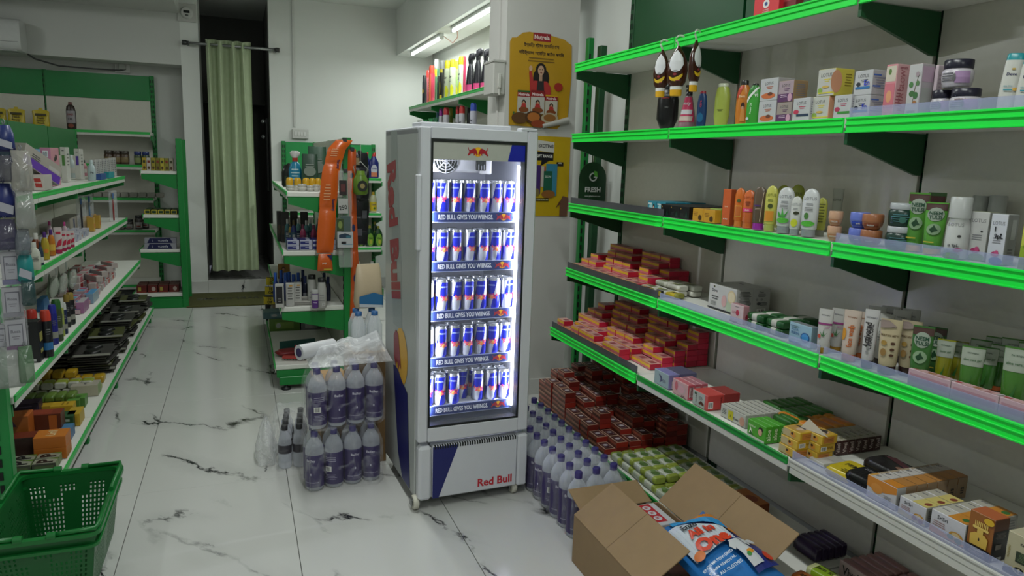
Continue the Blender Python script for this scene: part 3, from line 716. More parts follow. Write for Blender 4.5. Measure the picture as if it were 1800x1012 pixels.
tp1 = top_panel(L_, W_, H_-.0004, [('r', .1, .55, .42, .5, '#8e4a52'), ('e', -.28, .5, .1, .16, '#c9a38c'), ('r', 0, .06, .96, .09, '#caa53a')])
heap(1.712, 2.865, Z4, 5, 8, L_, W_-.001, H_, lambda i, j: [1, 2, 3, 4, 5][i]-(1 if j == 0 and i > 1 else 0)-(1 if (i*5+j*3) % 4 == 0 and i > 0 else 0), sm1, tp1,
     'red soap carton on the fourth shelf', 'red soap cartons on the fourth shelf', 'soap carton', 'soap_carton')
heap(1.632, 2.672, Z5, 6, 10, L_, W_+.003, H_, lambda i, j: [2, 2, 3, 4, 5, 6][i]-(1 if j == 0 and i < 4 else 0)-(1 if (i*3+j*5) % 4 == 0 else 0)-(2 if i == 0 and j < 2 else 0), sm1, tp1,
     'red soap carton on the fifth shelf', 'red soap cartons on the fifth shelf', 'soap carton', 'soap_carton')
sm2 = [soap_mesh(L_-.002, W_+.002, H_-.0004, t, f, b_, e) for t, f, b_, e in (('#6a4034', '#5e2a22', '#a0584a', '#8a2a22'), ('#5c3a30', '#54281f', '#a8705a', '#702018'), ('#74463a', '#642e24', '#94503c', '#982c20'))]
tp2 = top_panel(L_, W_, H_-.0004, [('r', 0, .5, .95, .9, '#c8a692'), ('r', 0, .5, .84, .74, '#4a2a26'), ('r', 0, .5, .5, .5, '#8a6a70'), ('r', 0, .5, .42, .38, '#3a2432'), ('e', -.05, .5, .12, .2, '#c0b4ba')])
heap(1.535, 2.76, Z6, 7, 9, L_, .0645, H_, lambda i, j: [6, 7, 7, 8, 8, 9, 9][i]-[5, 4, 3, 3, 2, 1, 0, 0, 0][j]-(1 if (i*3+j*5) % 4 == 0 else 0)+(1 if (i+2*j) % 5 == 0 else 0), sm2, tp2,
     'dark red soap carton on the bottom shelf', 'dark red soap cartons on the bottom shelf', 'soap pack', 'soap_pack')
# green-and-white wrapped bars in front of the dark heap, and other low packs
def wrap_mesh(L, W, H, body, end):
    mb = MB(); secs = []
    for t, s in ((-.5, .75), (-.47, .96), (-.3, 1), (.3, 1), (.47, .96), (.5, .75)): secs.append((t*L, W/2*s, H/2*s))
    mb.loft(secs, [1, 1, 0, 1, 1], n=14, pw=5, T=Tm((0, 0, H/2), (0, -1, 0), (0, 0, 1), (-1, 0, 0)))
    return mb.mesh('wrapped_bar', [mat(body, .3, bump=.2, scale=60), mat(end, .3)])
gw = [wrap_mesh(.092, .058, .032, c, e) for c, e in (('#b4b8a8', '#8a9640'), ('#a6ac98', '#92a044'))]
gp = top_panel(.09, .055, .0322, [('e', .05, .5, .24, .32, '#56703c'), ('e', -.22, .55, .14, .2, '#6f8a52')])
for i in range(6):
    for j in range(6):
        o = tag(ob('wrapped_bar', gw[(i+j) % 2], None, (1.573+i*.0605, 2.212+j*.0935, Z6+.0004), (0, 0, RX+rnd.uniform(-.05, .05))), f'pale green wrapped bar on the bottom shelf, {ORD[i]} row, {ORD[j]} from near end, lower layer', 'soap bar', 'green wrapped bars on the bottom shelf'); ob('printed_panel', gp, o)
        if i < 3 and 1 < j < 5:
            o = tag(ob('wrapped_bar', gw[(i+j+1) % 2], None, (1.58+i*.061, 2.218+j*.0935, Z6+.0335), (0, 0, RX+rnd.uniform(-.08, .08))), f'pale green wrapped bar on the bottom shelf, {ORD[i]} row, {ORD[j]} from near end, upper layer', 'soap bar', 'green wrapped bars on the bottom shelf'); ob('printed_panel', gp, o)
def multi_pack(name, label, cat, loc, rz, n, dims, body, end, text=None, tcol='#222222', group=None, pitch=None, ends_text=None, rot=None):
    """banded multi-pack: n wrapped bars side by side across local x, ends to -y"""
    w_, d, h = dims; root = thing(name, label, cat, loc, rz, group, rot); me = wrap_mesh(d, w_, h, body, end)
    for i in range(n): ob('wrapped_bar', me, root, ((i-(n-1)/2)*(pitch or w_), 0, 0), (0, 0, math.pi/2))
    if text: add_prints(root, (n*(pitch or w_)*.96, d, h), {'front': [('r', 0, .5, .98, .8, end), ('t', text, -.05, .5, .5, tcol, .7)]})
    return root
# ------------------------------------------------------------------ top shelf and hooks
pbox(Z1, 1325, 1368, 1380, 18, -40, 'gift_carton', 'red carton with a round white emblem standing on the top shelf', 'carton', ('#d8323a', '#c42a34', '#d03038'), {'front': [('e', 0, .40, .13, .13, '#e8e2e0'), ('e', 0, .40, .06, .06, '#2a4a8a'), ('lines', 0, .22, .3, 2, .06, '#e0b0b0')]}, xf=1.73)
pbox(Z1, 1374, 1398, 1412, 12, -30, 'small_carton', 'dark red carton on the top shelf behind the red one', 'carton', ('#7a1f26', '#6a1a20', '#7a1f26'), {'front': [('r', 0, .6, .8, .2, '#a84048')]}, xf=1.75)
def hang_bottle(x, ytop, ybot, w_px, rz, label):
    p = at_x(x, (ytop+ybot)/2, 1.655); s = mpp(p); H = (ybot-ytop)*s*.985; w_ = w_px*s; base = Vector((p.x, p.y, p.z-H/2))
    root = thing('hanging_bottle', label, 'bottle', base, rz, 'brown bottles hanging on the top shelf edge')
    r = w_/2
    part('cap', MB().loft([(0, r*.52, r*.4), (H*.03, r*.56, r*.42), (H*.10, r*.56, r*.42)], 0, 18).loft([(H*.10, r*.57, r*.43), (H*.155, r*.57, r*.43)], 1, 18), [mat('#d8a418', .4), mat('#dcdcd8', .4)], root)
    body = [(H*.155, r*.6, r*.45), (H*.22, r*.86, r*.5), (H*.4, r, r*.52), (H*.55, r*.9, r*.48), (H*.68, r*.55, r*.35), (H*.76, r*.26, r*.2), (H*.80, r*.14, r*.12)]
    part('bottle_body', MB().loft(body, n=20), mat('#3a1c10', .15), root)
    lab = [(0, .34), (.22, .38), (.36, .55), (.34, .7), (.2, .84), (0, .96), (-.2, .84), (-.34, .7), (-.36, .55), (-.22, .38)]
    L = prints2d(curv([('p', [(a*.95, b*.92+.04) for a, b in lab], '#d9dadb'), ('p', [(-.32, .26), (-.1, .2), (.1, .24), (.33, .32), (.33, .26), (.2, .16), (0, .12), (-.2, .14), (-.3, .2)], '#d8b41e'), ('e', -.02, .30, .09, .035, '#8a2a2e'), ('lines', 0, .4, .28, 3, .022, '#777780'), ('r', .12, .135, .2, .012, '#b04050')]), w_, H*.62)
    def fm(a, b, e):
        rx, ry = sec_at(body, H*.155+b); t = min(.97, abs(a)/rx); return Vector((a, -(ry+.0015+e)*(1-t*t)**.5-e, H*.155+b))
    for nm, me in zip(('lettering', 'label_panel'), print_mesh(L, fm, 0)):
        if me: ob(nm, me, root)
    hk = [(0, 0, H*.78), (0, -.003, H*.84)]+[(-.001-.022*math.sin(t), -.003*math.cos(t), H*.905+.026*-math.cos(t)*1.0) for t in [i*math.pi/6 for i in range(1, 8)]]+[(.012, 0, H*.93), (.018, 0, H*.90)]
    hk = [(0, 0, H*.79), (-.004, 0, H*.84), (-.012, 0, H*.89), (-.010, 0, H*.94), (0, 0, H*.965), (.012, 0, H*.96), (.020, 0, H*.935)]
    part('hook', MB().tube(hk, .004, 8), clear('hook_plastic', '#cfd2c8', .55, .2, .3), root)
hang_bottle(1163, 68, 170, 30, -1.0, 'brown conditioner bottle hanging upside down from the top shelf edge, the one furthest along')
hang_bottle(1191, 60, 168, 38, -.85, 'brown conditioner bottle hanging upside down, middle one with its white label square on')
hang_bottle(1222, 50, 160, 30, .35, 'brown conditioner bottle hanging edge-on nearest the big red carton')
# ------------------------------------------------------------------ second shelf
put('bottle', Z2, 1171, 231, 150, 40, 'black rounded shampoo bottle under the hanging brown bottles', 'bottle', ('#0d0c0e', '#0a0a0a'), {0: [('t', 'ralina', 0, .86, .07, '#9a9a9a', .6), ('t', 'SHAMPOO', 0, .78, .035, '#b02a2a', .5), ('t', 'Silky', .1, .55, .05, '#8a8a8a', .3)]}, xf=1.78, neck=.9, sh=.84, base=.6, capw=.5)
p_, w_, h_ = pround(Z2, 1207, 230, 151, 33, 1.77)
lofted('pump_bottle', 'pink cone-shaped pump bottle between the black and blue bottles', 'bottle', [('bottle_body', [(0, w_*.48), (.004, w_*.5), (h_*.12, w_*.47), (h_*.72, w_*.2), (h_*.76, w_*.16)], '#8f7076'), ('pump', [(h_*.76, w_*.18), (h_*.9, w_*.17), (h_*.9, w_*.08), (h_*.95, w_*.08), (h_*.95, w_*.2), (h_, w_*.2)], '#141216')],
       p_, -1.0, {0: [('p', [(-.44, .2), (.44, .2), (.2, .95), (-.2, .95)], '#d23a64'), ('r', 0, .5, .62, .14, '#dedbe0'), ('t', 'easy', .02, .74, .1, '#f0dfe6', .4), ('r', 0, .3, .74, .14, '#d8c2b8')]})
put('bottle', Z2, 1231, 229, 161, 18, 'slim dark blue bottle with a red tip on the second shelf', 'bottle', ('#123c6e', '#a02838'), {0: [('t', 'care', 0, .7, .06, '#c04a66', .8, 1.57), ('e', 0, .3, .3, .14, '#1b6a98')]}, xf=1.76, neck=.93, capw=.6, sh=.86)
put('bottle', Z2, 1266, 228, 148, 28, 'tall lime green body wash bottle with white cap', 'bottle', ('#a3b04c', '#c4c8b0'), {0: [('lines', 0, .42, .4, 2, .03, '#5a6428')]}, xf=1.75, neck=.92, capw=.66, sh=.88, base=.8)
put('bottle', Z2, 1303, 226, 143, 26, 'orange shampoo bottle with a woman on its slanted label', 'bottle', ('#c87828', '#1b1a18'), {0: [('p', [(-.45, .98), (.1, .98), (-.42, .6)], '#b8402a'), ('t', 'fiem', -.02, .72, .07, '#eec9a0', .6), ('e', .1, .48, .13, .09, '#3a2018'), ('e', .1, .42, .09, .06, '#c89878'), ('p', [(-.05, .1), (.3, .1), (.22, .4), (.02, .4)], '#d89048')]}, xf=1.76, neck=.9, capw=.5, base=.9)
put('bottle', Z2, 1322, 225, 148, 26, 'green neem shampoo bottle leaning beside the orange one', 'bottle', ('#3f9c38', '#1e1f1c'), {0: [('p', [(-.48, .98), (.2, .98), (-.45, .6)], '#2c7a2a'), ('p', [(-.46, .62), (-.3, .72), (.3, .98), (.44, .98), (-.3, .62), (-.44, .5)], '#dfe4dc'), ('t', 'Vi', .2, .74, .08, '#e6efe2', .4), ('t', 'Neem Oil', -.1, .4, .05, '#d4e8ce', .8, 1.57), ('e', -.3, .14, .12, .04, '#c8d4e0')]}, xf=1.73, neck=.95, capw=.4, base=.95)
def lotus(kind):
    a = {'sandal': ('#b35a34', '#6a3a28', '#c46a3c'), 'purple': ('#5d3560', '#8a5a80', '#6a3a68'), 'white': ('#c03a56', '#2a3a52', '#c45a70'), 'yellow': ('#d0c23e', '#d8b83a', '#c8b828'), 'green': ('#b0385a', '#3f8a3a', '#4a9a42'), 'blue': ('#2a3038', '#2f6ea8', '#3a7ab0')}[kind]
    pr = [('t', 'LOTUS', 0, .78, .13, '#4a4a50', .62, 0, 0), ('lines', .05, .62, .4, 2, .07, a[0])]
    if kind in ('sandal',): pr += [('e', 0, .22, .4, .13, a[2]), ('e', .1, .3, .14, .08, a[1])]
    elif kind == 'purple': pr += [('r', 0, .2, 1, .38, a[0]), ('e', .3, .2, .14, .2, '#c79ab0'), ('lines', -.1, .32, .5, 2, .08, '#d8c0d4')]
    elif kind == 'yellow': pr += [('e', -.3, .2, .14, .12, '#8aa848'), ('r', .05, .12, .9, .05, a[0]), ('e', 0, .34, .2, .05, '#caa850')]
    elif kind == 'blue': pr += [('e', -.25, .45, .12, .09, a[0]), ('r', 0, .3, .8, .1, a[1]), ('t', 'En', .22, .5, .22, '#2a3ac0', .3)]
    else: pr += [('e', -.28, .4, .16, .1, a[0]), ('r', .1, .25, .7, .1, a[1])]
    return pr
LW = ('#b9b9bb', '#b0aeb2', '#bdbdbf')
def lot(xl, xm, xr, yb, yt, kind, label, cols=LW, side=None, dz=0, xf=1.72, h=None):
    return pbox(Z2, xl, xm, xr, yb, yt, 'cream_carton', label, 'carton', cols, {'front': lotus(kind), 'right': side or [('lines', 0, .8, .7, 6, .1, '#7a7a86')]}, xf=xf, dz=dz, h=h)
_, q = lot(1331, 1361, 1377, 221, 182, 'sandal', 'white face cream carton with an orange swirl at the foot of its stack', side=[('r', 0, .5, .8, .7, '#9a8490'), ('lines', 0, .75, .6, 5, .12, '#6a4a58')])
lot(1331, 1361, 1390, 221, 182, 'sandal', 'white face cream carton with an orange swirl stacked on its twin', dz=q[3]+.001)
_, q = lot(1363, 1389, 1404, 219, 184, 'purple', 'grey and purple cream carton below the gilt-lidded one', ('#9c8f88', '#8d7f80', '#b09a80'))
lot(1363, 1389, 1414, 219, 182, 'purple', 'purple cream carton with a shiny gilt lid, stacked on top', ('#a8949c', '#9a8060', '#b59a6a'), dz=q[3]+.001)
lot(1391, 1421, 1431, 217, 177, 'white', 'single white cream carton with a red flower and dark band', xf=1.71)
_, q = lot(1424, 1454, 1463, 215, 174, 'yellow', 'white and yellow cream carton under the one with a pear disc', ('#bcbbb4', '#d89a78', '#cabf3a'), [('e', -.2, .5, .3, .4, '#d8a080')])
lot(1430, 1460, 1493, 215, 168, 'yellow', 'yellow cream carton with an orange disc on its side, topmost beside the pillar gap', ('#bcbbb4', '#cfc04e', '#d2c23c'), [('e', -.42, .52, .30, .42, '#d89a7a'), ('lines', .2, .8, .4, 5, .1, '#8a7a2a')], dz=q[3]+.001)
lot(1463, 1493, 1502, 213, 172, 'green', 'white cream carton with a green band between the yellow and blue ones', xf=1.71)
_, q = lot(1495, 1526, 1553, 208, 169, 'blue', 'white and blue face cream carton, lower of two', side=[('r', -.2, .8, .5, .06, '#4a6ab8'), ('r', -.2, .3, .5, .06, '#4a6ab8'), ('lines', 0, .7, .8, 5, .1, '#8a8aa0')])
lot(1495, 1526, 1553, 208, 165, 'blue', 'white and blue face cream carton with handwriting, upper of two', side=[('r', -.2, .8, .5, .06, '#4a6ab8'), ('r', -.2, .35, .5, .06, '#4a6ab8'), ('lines', 0, .7, .8, 5, .1, '#8a8aa0')], dz=q[3]+.001)
pbox(Z2, 1549, 1568, 1590, 202, 112, 'serum_carton', 'tall pink serum carton left of the one with the leafy branch', 'carton', ('#d0868f', '#d2a2a6', '#d8b0b2'), {'front': [('r', 0, .82, .9, .3, '#c8bfae'), ('e', -.1, .86, .14, .06, '#5a7a3a'), ('r', 0, .4, .9, .46, '#c8707c'), ('e', .0, .38, .25, .12, '#d89a70')], 'right': [('t', 'KAYA GLOW', 0, .5, .16, '#b06a72', .8, 1.57), ('lines', -.2, .5, .4, 6, .06, '#a05a64'), ('t', 'serum', 0, .93, .04, '#a05a64', .6)]}, xf=1.72)
pbox(Z2, 1589, 1612, 1634, 200, 112, 'serum_carton', 'tall white carton printed with a green leafy branch', 'carton', ('#b7b6b6', '#b1a9ae', '#cbb2b6'), {'front': [('p', [(.02, .2), (.05, .2), (.12, .5), (.3, .78), (.26, .78), (.08, .52)], '#5a4a34'), ('e', -.1, .42, .2, .06, '#3f6a3a'), ('e', .2, .38, .18, .07, '#3a6a3c'), ('e', -.2, .6, .16, .06, '#4a7a44'), ('e', .28, .62, .14, .05, '#557a4a'), ('e', .2, .24, .12, .04, '#a06a3a'), ('e', .22, .8, .14, .05, '#9a8a90'), ('t', 'REFRESH', 0, .06, .04, '#55555a', .7)], 'right': [('r', 0, .8, .9, .3, '#bba0b4'), ('r', 0, .3, .8, .45, '#a8aaa6')]}, xf=1.72)
pbox(Z2, 1634, 1640, 1651, 198, 112, 'serum_carton', 'pale pink carton seen edge-on next to the black-lidded jars', 'carton', ('#cdbdc4', '#c2b2ba', '#d0c0c6'), {'right': [('lines', 0, .8, .6, 8, .08, '#a894a4')]}, xf=1.76)
JP = [('r', .22, .5, .42, .62, '#a888b0'), ('lines', -.22, .72, .4, 4, .13, '#5a5a62'), ('e', .0, .5, .05, .2, '#6a6a6a')]
o_ = put('jar', Z2, 1654, 198, 160, 37, 'white cream jar with a black lid, lower and further of three', 'jar', ('#b7b2b8', '#1c1a2c'), {0: JP}, xf=1.76, lh=.34)
o_ = put('jar', Z2, 1694, 198, 157, 50, 'white cream jar with a black lid, lower and nearer of three', 'jar', ('#b7b2b8', '#1c1a2c'), {0: [('t', 'INVISIBLE', -.1, .8, .12, '#7a4a40', .5)]+JP}, xf=1.75, lh=.34)
p_, w_, h_ = pround(Z2, 1675, 198, 156, 50, 1.755)
lofted('cream_jar', 'white cream jar with a black lid balanced on top of the other two', 'jar', jar_parts(w_, h_*1.08, '#bbb5bd', '#1c1a2c', lh=.33), Vector((p_.x, p_.y, Z2+h_+.002)), -1.1, {0: JP})
for x, xx, lb in ((1768, 33, 'white shampoo bottle with teal slanted cap standing on the second shelf'), (1797, 30, 'second white bottle cut by the picture edge, teal cap')):
    p_, w_, h_ = pround(Z2, x, 195, 96 if x < 1780 else 104, xx, 1.76)
    lofted('shampoo_bottle', lb, 'bottle', [('bottle_body', [(0, w_*.44, w_*.24), (.004, w_*.46, w_*.25), (h_*.3, w_*.5, w_*.27), (h_*.8, w_*.45, w_*.24), (h_*.88, w_*.43, w_*.23)], '#c6c6bf'), ('cap', [(h_*.88, w_*.43, w_*.23), (h_*.97, w_*.41, w_*.2), (h_, w_*.36, w_*.15)], '#1a8a92')], p_, -1.0,
           {0: [('t', 'Dove', -.05, .72, .06, '#34345a', .5), ('e', .0, .82, .09, .02, '#b89a4a'), ('t', 'daily shine', -.12, .48, .035, '#2a8a9a', .6), ('e', .22, .42, .12, .03, '#d8a848'), ('r', -.1, .41, .4, .03, '#2a8a9a')]}, rot=(0, .05, -1.0))
# ------------------------------------------------------------------ third shelf
p_ = at(1164, 372, Z3)
tk = [('e', -.12, .45, .2, .4, '#9fd0d8'), ('e', .2, .55, .1, .22, '#2a2420'), ('e', .2, .42, .08, .2, '#d0a890'), ('r', -.2, .8, .4, .12, '#d6e6e8')]
slab = [(i, j) for j in range(2) for i in range(4)]
for i, j in slab:
    carton('soap_carton', f'teal soap carton on the third shelf, {ORD[i]} row, {["near", "far"][j]} column of the block', 'carton', (.075, .052, .052), (1.80+i*.0535, 2.80+j*.077, Z3+.0005), RX, ('#2f8aa0', '#23768c', '#2c8096'), {'front': tk}, 'teal soap cartons on the third shelf')
bk = [('e', -.34, .8, .04, .06, '#b08a3a'), ('p', [(.1, .1), (.4, .1), (.25, .6)], '#1c3a30'), ('lines', -.2, .4, .4, 3, .1, '#3a3f40')]
for j in range(3):
    for i in range(3):
        carton('soap_carton', f'black soap carton on the third shelf, {ORD[i]} row, {ORD[j]} from the golden ones', 'carton', (.07, .075, .05), (1.752+i*.0765, 2.53+j*.0715, Z3+.0005), RX, ('#101214', '#0c0e10', '#17181a'), {'front': bk, 'right': [('e', .2, .5, .1, .2, '#1f4a3a')]}, 'black soap cartons on the third shelf')
gk = [('lines', -.2, .7, .5, 3, .12, '#8a5a18'), ('e', .2, .3, .16, .22, '#4a3014'), ('e', .35, .65, .12, .2, '#c8942c')]
for j in range(2):
    for i in range(3):
        carton('soap_carton', f'golden yellow soap carton beside the black ones, {ORD[i]} row, {["near", "far"][j]} column', 'carton', (.072, .075, .05), (1.742+i*.0765, 2.345+j*.0735, Z3+.0005), RX, ('#c8942c', '#d29a24', '#a8803c'), {'front': gk}, 'golden soap cartons on the third shelf')
pbox(Z3, 1246, 1266, 1280, 393, 368, 'soap_carton', 'lime green and white soap carton with a face, beside the orange box', 'carton', ('#9cb858', '#7aa83a', '#8a9a50'), {'front': [('e', .15, .6, .12, .24, '#2c241c'), ('e', .16, .45, .1, .2, '#cfae98'), ('r', -.1, .15, .7, .2, '#d4dcc8')]})
pbox(Z3, 1267, 1281, 1290, 397, 333, 'lotion_carton', 'tall orange lotion carton with three white dots', 'carton', ('#c85c28', '#9a4420', '#cc6a34'), {'front': [('t', 'Ujjwala', 0, .52, .05, '#e8c8a8', .7), ('e', -.2, .18, .07, .016, '#e0e0d8'), ('e', 0, .18, .07, .016, '#e0e0d8'), ('e', .2, .18, .07, .016, '#e0e0d8')]})
LT = lambda col: [('t', 'LOTUS', 0, .76, .07, col, .74, 0, 0), ('lines', 0, .64, .5, 2, .035, col)]
put('tube', Z3, 1297, 401, 331, 19, 'orange tube with a yellow-framed label behind the orange carton', 'tube', ('#cc6a22', '#cf7a34'), {1: [('r', 0, .3, .6, .34, '#d8a840'), ('r', 0, .3, .5, .3, '#c0682a'), ('e', 0, .62, .2, .05, '#4a5a2a')]}, style='dome')
put('tube', Z3, 1313, 405, 335, 22, 'orange sunscreen tube with pink printed band', 'tube', ('#cc6630', '#c86a30'), {1: LT('#7a3018')+[('r', 0, .38, .8, .1, '#d83a70'), ('e', .0, .56, .16, .04, '#8a3a1a'), ('t', 'sun', 0, .38, .05, '#f0d8d8', .5)]}, style='dome')
put('tube', Z3, 1331, 409, 329, 23, 'brown-grey metallic tube with a bright purple cap', 'tube', ('#5c4c3c', '#9a2aa0'), {1: [('r', -.05, .48, .5, .04, '#4a2a6a'), ('lines', 0, .4, .5, 2, .03, '#b09a80'), ('p', [(.2, .05), (.25, .05), (.34, .85), (.3, .85)], '#c9b39a')]}, style='dome')
put('tube', Z3, 1351, 411, 327, 22, 'pale yellow tube with an orange fruit print', 'tube', ('#c0bd58', '#a9b05c'), {1: LT('#5a6a1a')+[('r', 0, .22, .7, .26, '#d08a2a'), ('e', .05, .48, .2, .06, '#3f4a1a')]}, style='dome')
aloe = [('p', [(-.3, .24), (-.05, .26), (-.35, .4)], '#3f9a3a'), ('p', [(-.1, .25), (.1, .25), (-.08, .5)], '#4aa644'), ('p', [(0, .24), (.15, .26), (.32, .44)], '#3f9a3a'), ('e', 0, .16, .36, .07, '#52b038')]
put('tube', Z3, 1376, 416, 330, 29, 'white aloe tube with silver cap, first after the yellow tube', 'tube', ('#c4c6c6', '#8e9296'), {1: LT('#8a8c90')+aloe+[('lines', 0, .54, .6, 3, .035, '#6a6a6a')]}, style='dome')
put('tube', Z3, 1395, 419, 347, 20, 'narrow white tube with a lime fruit print standing between two bigger white tubes', 'tube', ('#c6c7c2', '#8e9296'), {1: LT('#9a9ca0')+[('e', .1, .5, .24, .05, '#2c3018'), ('e', 0, .2, .3, .12, '#c2c832')]}, style='dome')
put('tube', Z3, 1419, 423, 333, 29, 'white aloe tube with silver cap, the one beside the peach jars', 'tube', ('#c6c8c8', '#8e9296'), {1: LT('#8a8c90')+[('e', -.1, .34, .14, .08, '#4a7a3a'), ('e', 0, .15, .4, .07, '#52b038'), ('lines', 0, .54, .6, 3, .035, '#6a6a6a')]}, style='dome')
for x, yb, yt, lb in ((1372, 401, 325, 'lime green tube half hidden behind the first white aloe tube'), (1396, 404, 324, 'lime green tube half hidden behind the narrow white tube')):
    put('tube', Z3, x, yb, yt, 25, lb, 'tube', ('#9aa03e', '#7d8438'), {1: LT('#4a5018')}, style='dome')
put('tube', Z3, 1440, 414, 347, 18, 'olive printed tube in the gap behind the peach jars', 'tube', ('#9a9a3e', '#7f8070'), {1: [('lines', 0, .8, .7, 7, .09, '#55581c')]}, style='dome')
put('tube', Z3, 1467, 404, 330, 18, 'clear tube of green cream behind the blue jars', 'tube', ('#a9aa9e', '#b4b5ac'), {1: [('t', 'LOTUS', 0, .7, .08, '#55584a', .7), ('t', 'only', 0, .35, .1, '#3a4a20', .7)]}, style='flat')
def jar2(x, w_, yb, ym, yt, cols, what, txt):
    p, wd, h1 = pround(Z3, x, yb, ym, w_, rad=.02)
    p.x = max(p.x, 1.698+wd/2)
    for k, lv in enumerate(('lower', 'upper')):
        q = p+Vector((0, 0, (h1+.0008)*k)); r = wd/2
        lofted('cream_jar', f'{what} cream jar, {lv} of its pair', 'jar', [('jar_body', [(0, r*.55), (h1*.05, r*.7), (h1*.3, r*.92), (h1*.5, r*.96)], cols[0]), ('lid', [(h1*.5, r*.99), (h1*.56, r), (h1*.94, r*.98), (h1, r*.92)], cols[1])], q, -1.0, {0: [('r', 0, .62, .7, .5, cols[2]), ('t', txt, 0, .62, .25, '#e0d8d0', .5)]}, f'{what} cream jars stacked in twos')
jar2(1451, 24, 424, 398, 372, ('#bf9678', '#c69c7e', '#b0764e'), 'peach', 'cocoa')
jar2(1475, 34, 430, 402, 375, ('#6a7ab8', '#6676c4', '#2a44a8'), 'pale blue', 'soft')
jar2(1513, 36, 433, 405, 378, ('#a06a48', '#9c6442', '#7e3e22'), 'caramel brown', 'butter')
p, wd, h1 = pround(Z3, 1562, 440, 399, 45, rad=.025)
p.x = max(p.x, 1.70+wd/2)
for k, lv in enumerate(('lower', 'upper')):
    lofted('cream_jar', f'dark green glass jar with silver lid, {lv} of two', 'jar', jar_parts(wd, h1, '#12332a', '#a9adb0', lh=.27, taper=.92), p+Vector((.004*k, .002*k, (h1+.0008)*k)), -1.0, {0: [('lines', 0, .7, .7, 4, .13, '#4a7a80'), ('e', .1, .4, .12, .2, '#3a6a60')]}, 'dark green jars stacked in twos')
NEEM = [('r', 0, .9, .96, .14, '#4a302c'), ('e', 0, .74, .38, .15, '#8f9a8c'), ('t', 'NEEM', .0, .77, .075, '#12422a', .6, 0, .02), ('t', 'TULSI', .0, .68, .075, '#12422a', .6, 0, .02), ('e', 0, .42, .32, .12, '#7f9a78'), ('p', [(-.2, .42), (-.05, .47), (.0, .52), (.08, .46), (.2, .4), (.05, .38), (-.05, .34)], '#123c1e'), ('r', -.15, .14, .5, .025, '#b9a83a')]
put('tube', Z3, 1636, 436, 338, 28, 'neem gel tube standing behind the two with round white labels', 'tube', ('#3f6a34', '#b8902c'), {1: [('r', 0, .85, .9, .16, '#5a2a28'), ('t', 'NEEM', 0, .7, .08, '#1a4a2a', .6)]}, ch=.11)
put('tube', Z3, 1605, 441, 338, 33, 'green neem gel tube with round label on the third shelf, taller of two', 'tube', ('#4f8a34', '#c89a2c'), {1: NEEM}, ch=.11)
put('tube', Z3, 1637, 446, 355, 35, 'green neem gel tube with round label on the third shelf, shorter and nearer', 'tube', ('#58983a', '#c89a2c'), {1: NEEM}, ch=.11)
CLC = mat('#b9bbb8', .2)
LB = [('t', 'LOTUS', -.05, .84, .08, '#8a8a8c', .75, 0, 0), ('e', .15, .56, .08, .03, '#3a3a3a'), ('t', 'is 9pL', -.05, .32, .1, '#26262c', .6), ('e', .15, .22, .2, .05, '#a03a6a'), ('e', -.1, .06, .36, .09, '#7aa23a')]
put('bottle', Z3, 1677, 455, 346, 37, 'white pump bottle with a clear cap and handwriting, front of three', 'bottle', ('#c3c4c2', '#aeb0ae'), {0: LB}, neck=.66, capw=.92, d=1, sh=.65, base=1)
for x, yb, yt, lb in ((1712, 440, 343, 'white bottle with clear cap peeking over the lotus-flower carton'), (1742, 441, 342, 'white bottle with clear cap furthest back by the lotus-flower cartons')):
    put('bottle', Z3, x, yb, yt, 30, lb, 'bottle', ('#bdbebc', '#a5a7a4'), {0: LB[:2]}, neck=.66, capw=.92, d=1, sh=.65, base=1)
LBX = lambda c, hw: [('t', 'LOTUS', 0, .82, .075, '#77777a', .7, 0, 0), ('e', .2, .6, .06, .02, '#3a3a3a'), ('lines', 0, .52, .6, 3, .045, '#8a8a8e'), ('e', 0, .2, .24, .05, '#a83a6a'), ('e', .08, .23, .12, .05, '#c0507e'), ('e', .1, .06, .4, .08, c)]+([('t', 'I', -.15, .7, .1, '#141418', .3, 0, .04), ('t', '9pL', .1, .55, .12, '#141418', .6, 0, .03)] if hw else [])
_, q = pbox(Z3, 1694, 1729, 1746, 459, 373, 'lotion_carton', 'white lotion carton with a pink lotus flower and a green NEW flap', 'carton', ('#c3c3c1', '#8f908c', '#8a8f72'), {'front': LBX('#6f8a3a', False)})
pbox(Z3, 1731, 1761, 1780, 466, 377, 'lotion_carton', 'white lotion carton with black handwriting and a blue wave', 'carton', ('#c2c4cc', '#7c7e7c', '#9a9c98'), {'front': LBX('#2a4a98', True), 'right': [('r', .1, .7, .4, .4, '#9a9c9a'), ('lines', 0, .3, .6, 4, .06, '#4a4a4a')]})
for k, (x, y) in enumerate(((1748, 437), (1772, 441))):
    pbox(Z3, x-22, x, x+14, y, y-84, 'lotion_carton', f'lotion carton with a dark green NEW flap, {"further" if k == 0 else "nearer"} one behind the lotus-flower cartons', 'carton', ('#a8a9a4', '#4a4c48', '#5b6a34'), {'front': [('t', 'NEW', 0, .9, .09, '#d8dcc0', .6)], 'right': [('r', 0, .5, .8, .6, '#343634')]})
pbox(Z3, 1787, 1807, 1822, 475, 393, 'lotion_carton', 'lime yellow carton at the end of the third shelf', 'carton', ('#b3b84a', '#8a9030', '#3a3c30'), {'front': [('r', 0, .3, .9, .4, '#8aa02c'), ('e', 0, .5, .2, .08, '#5a7a20')]})
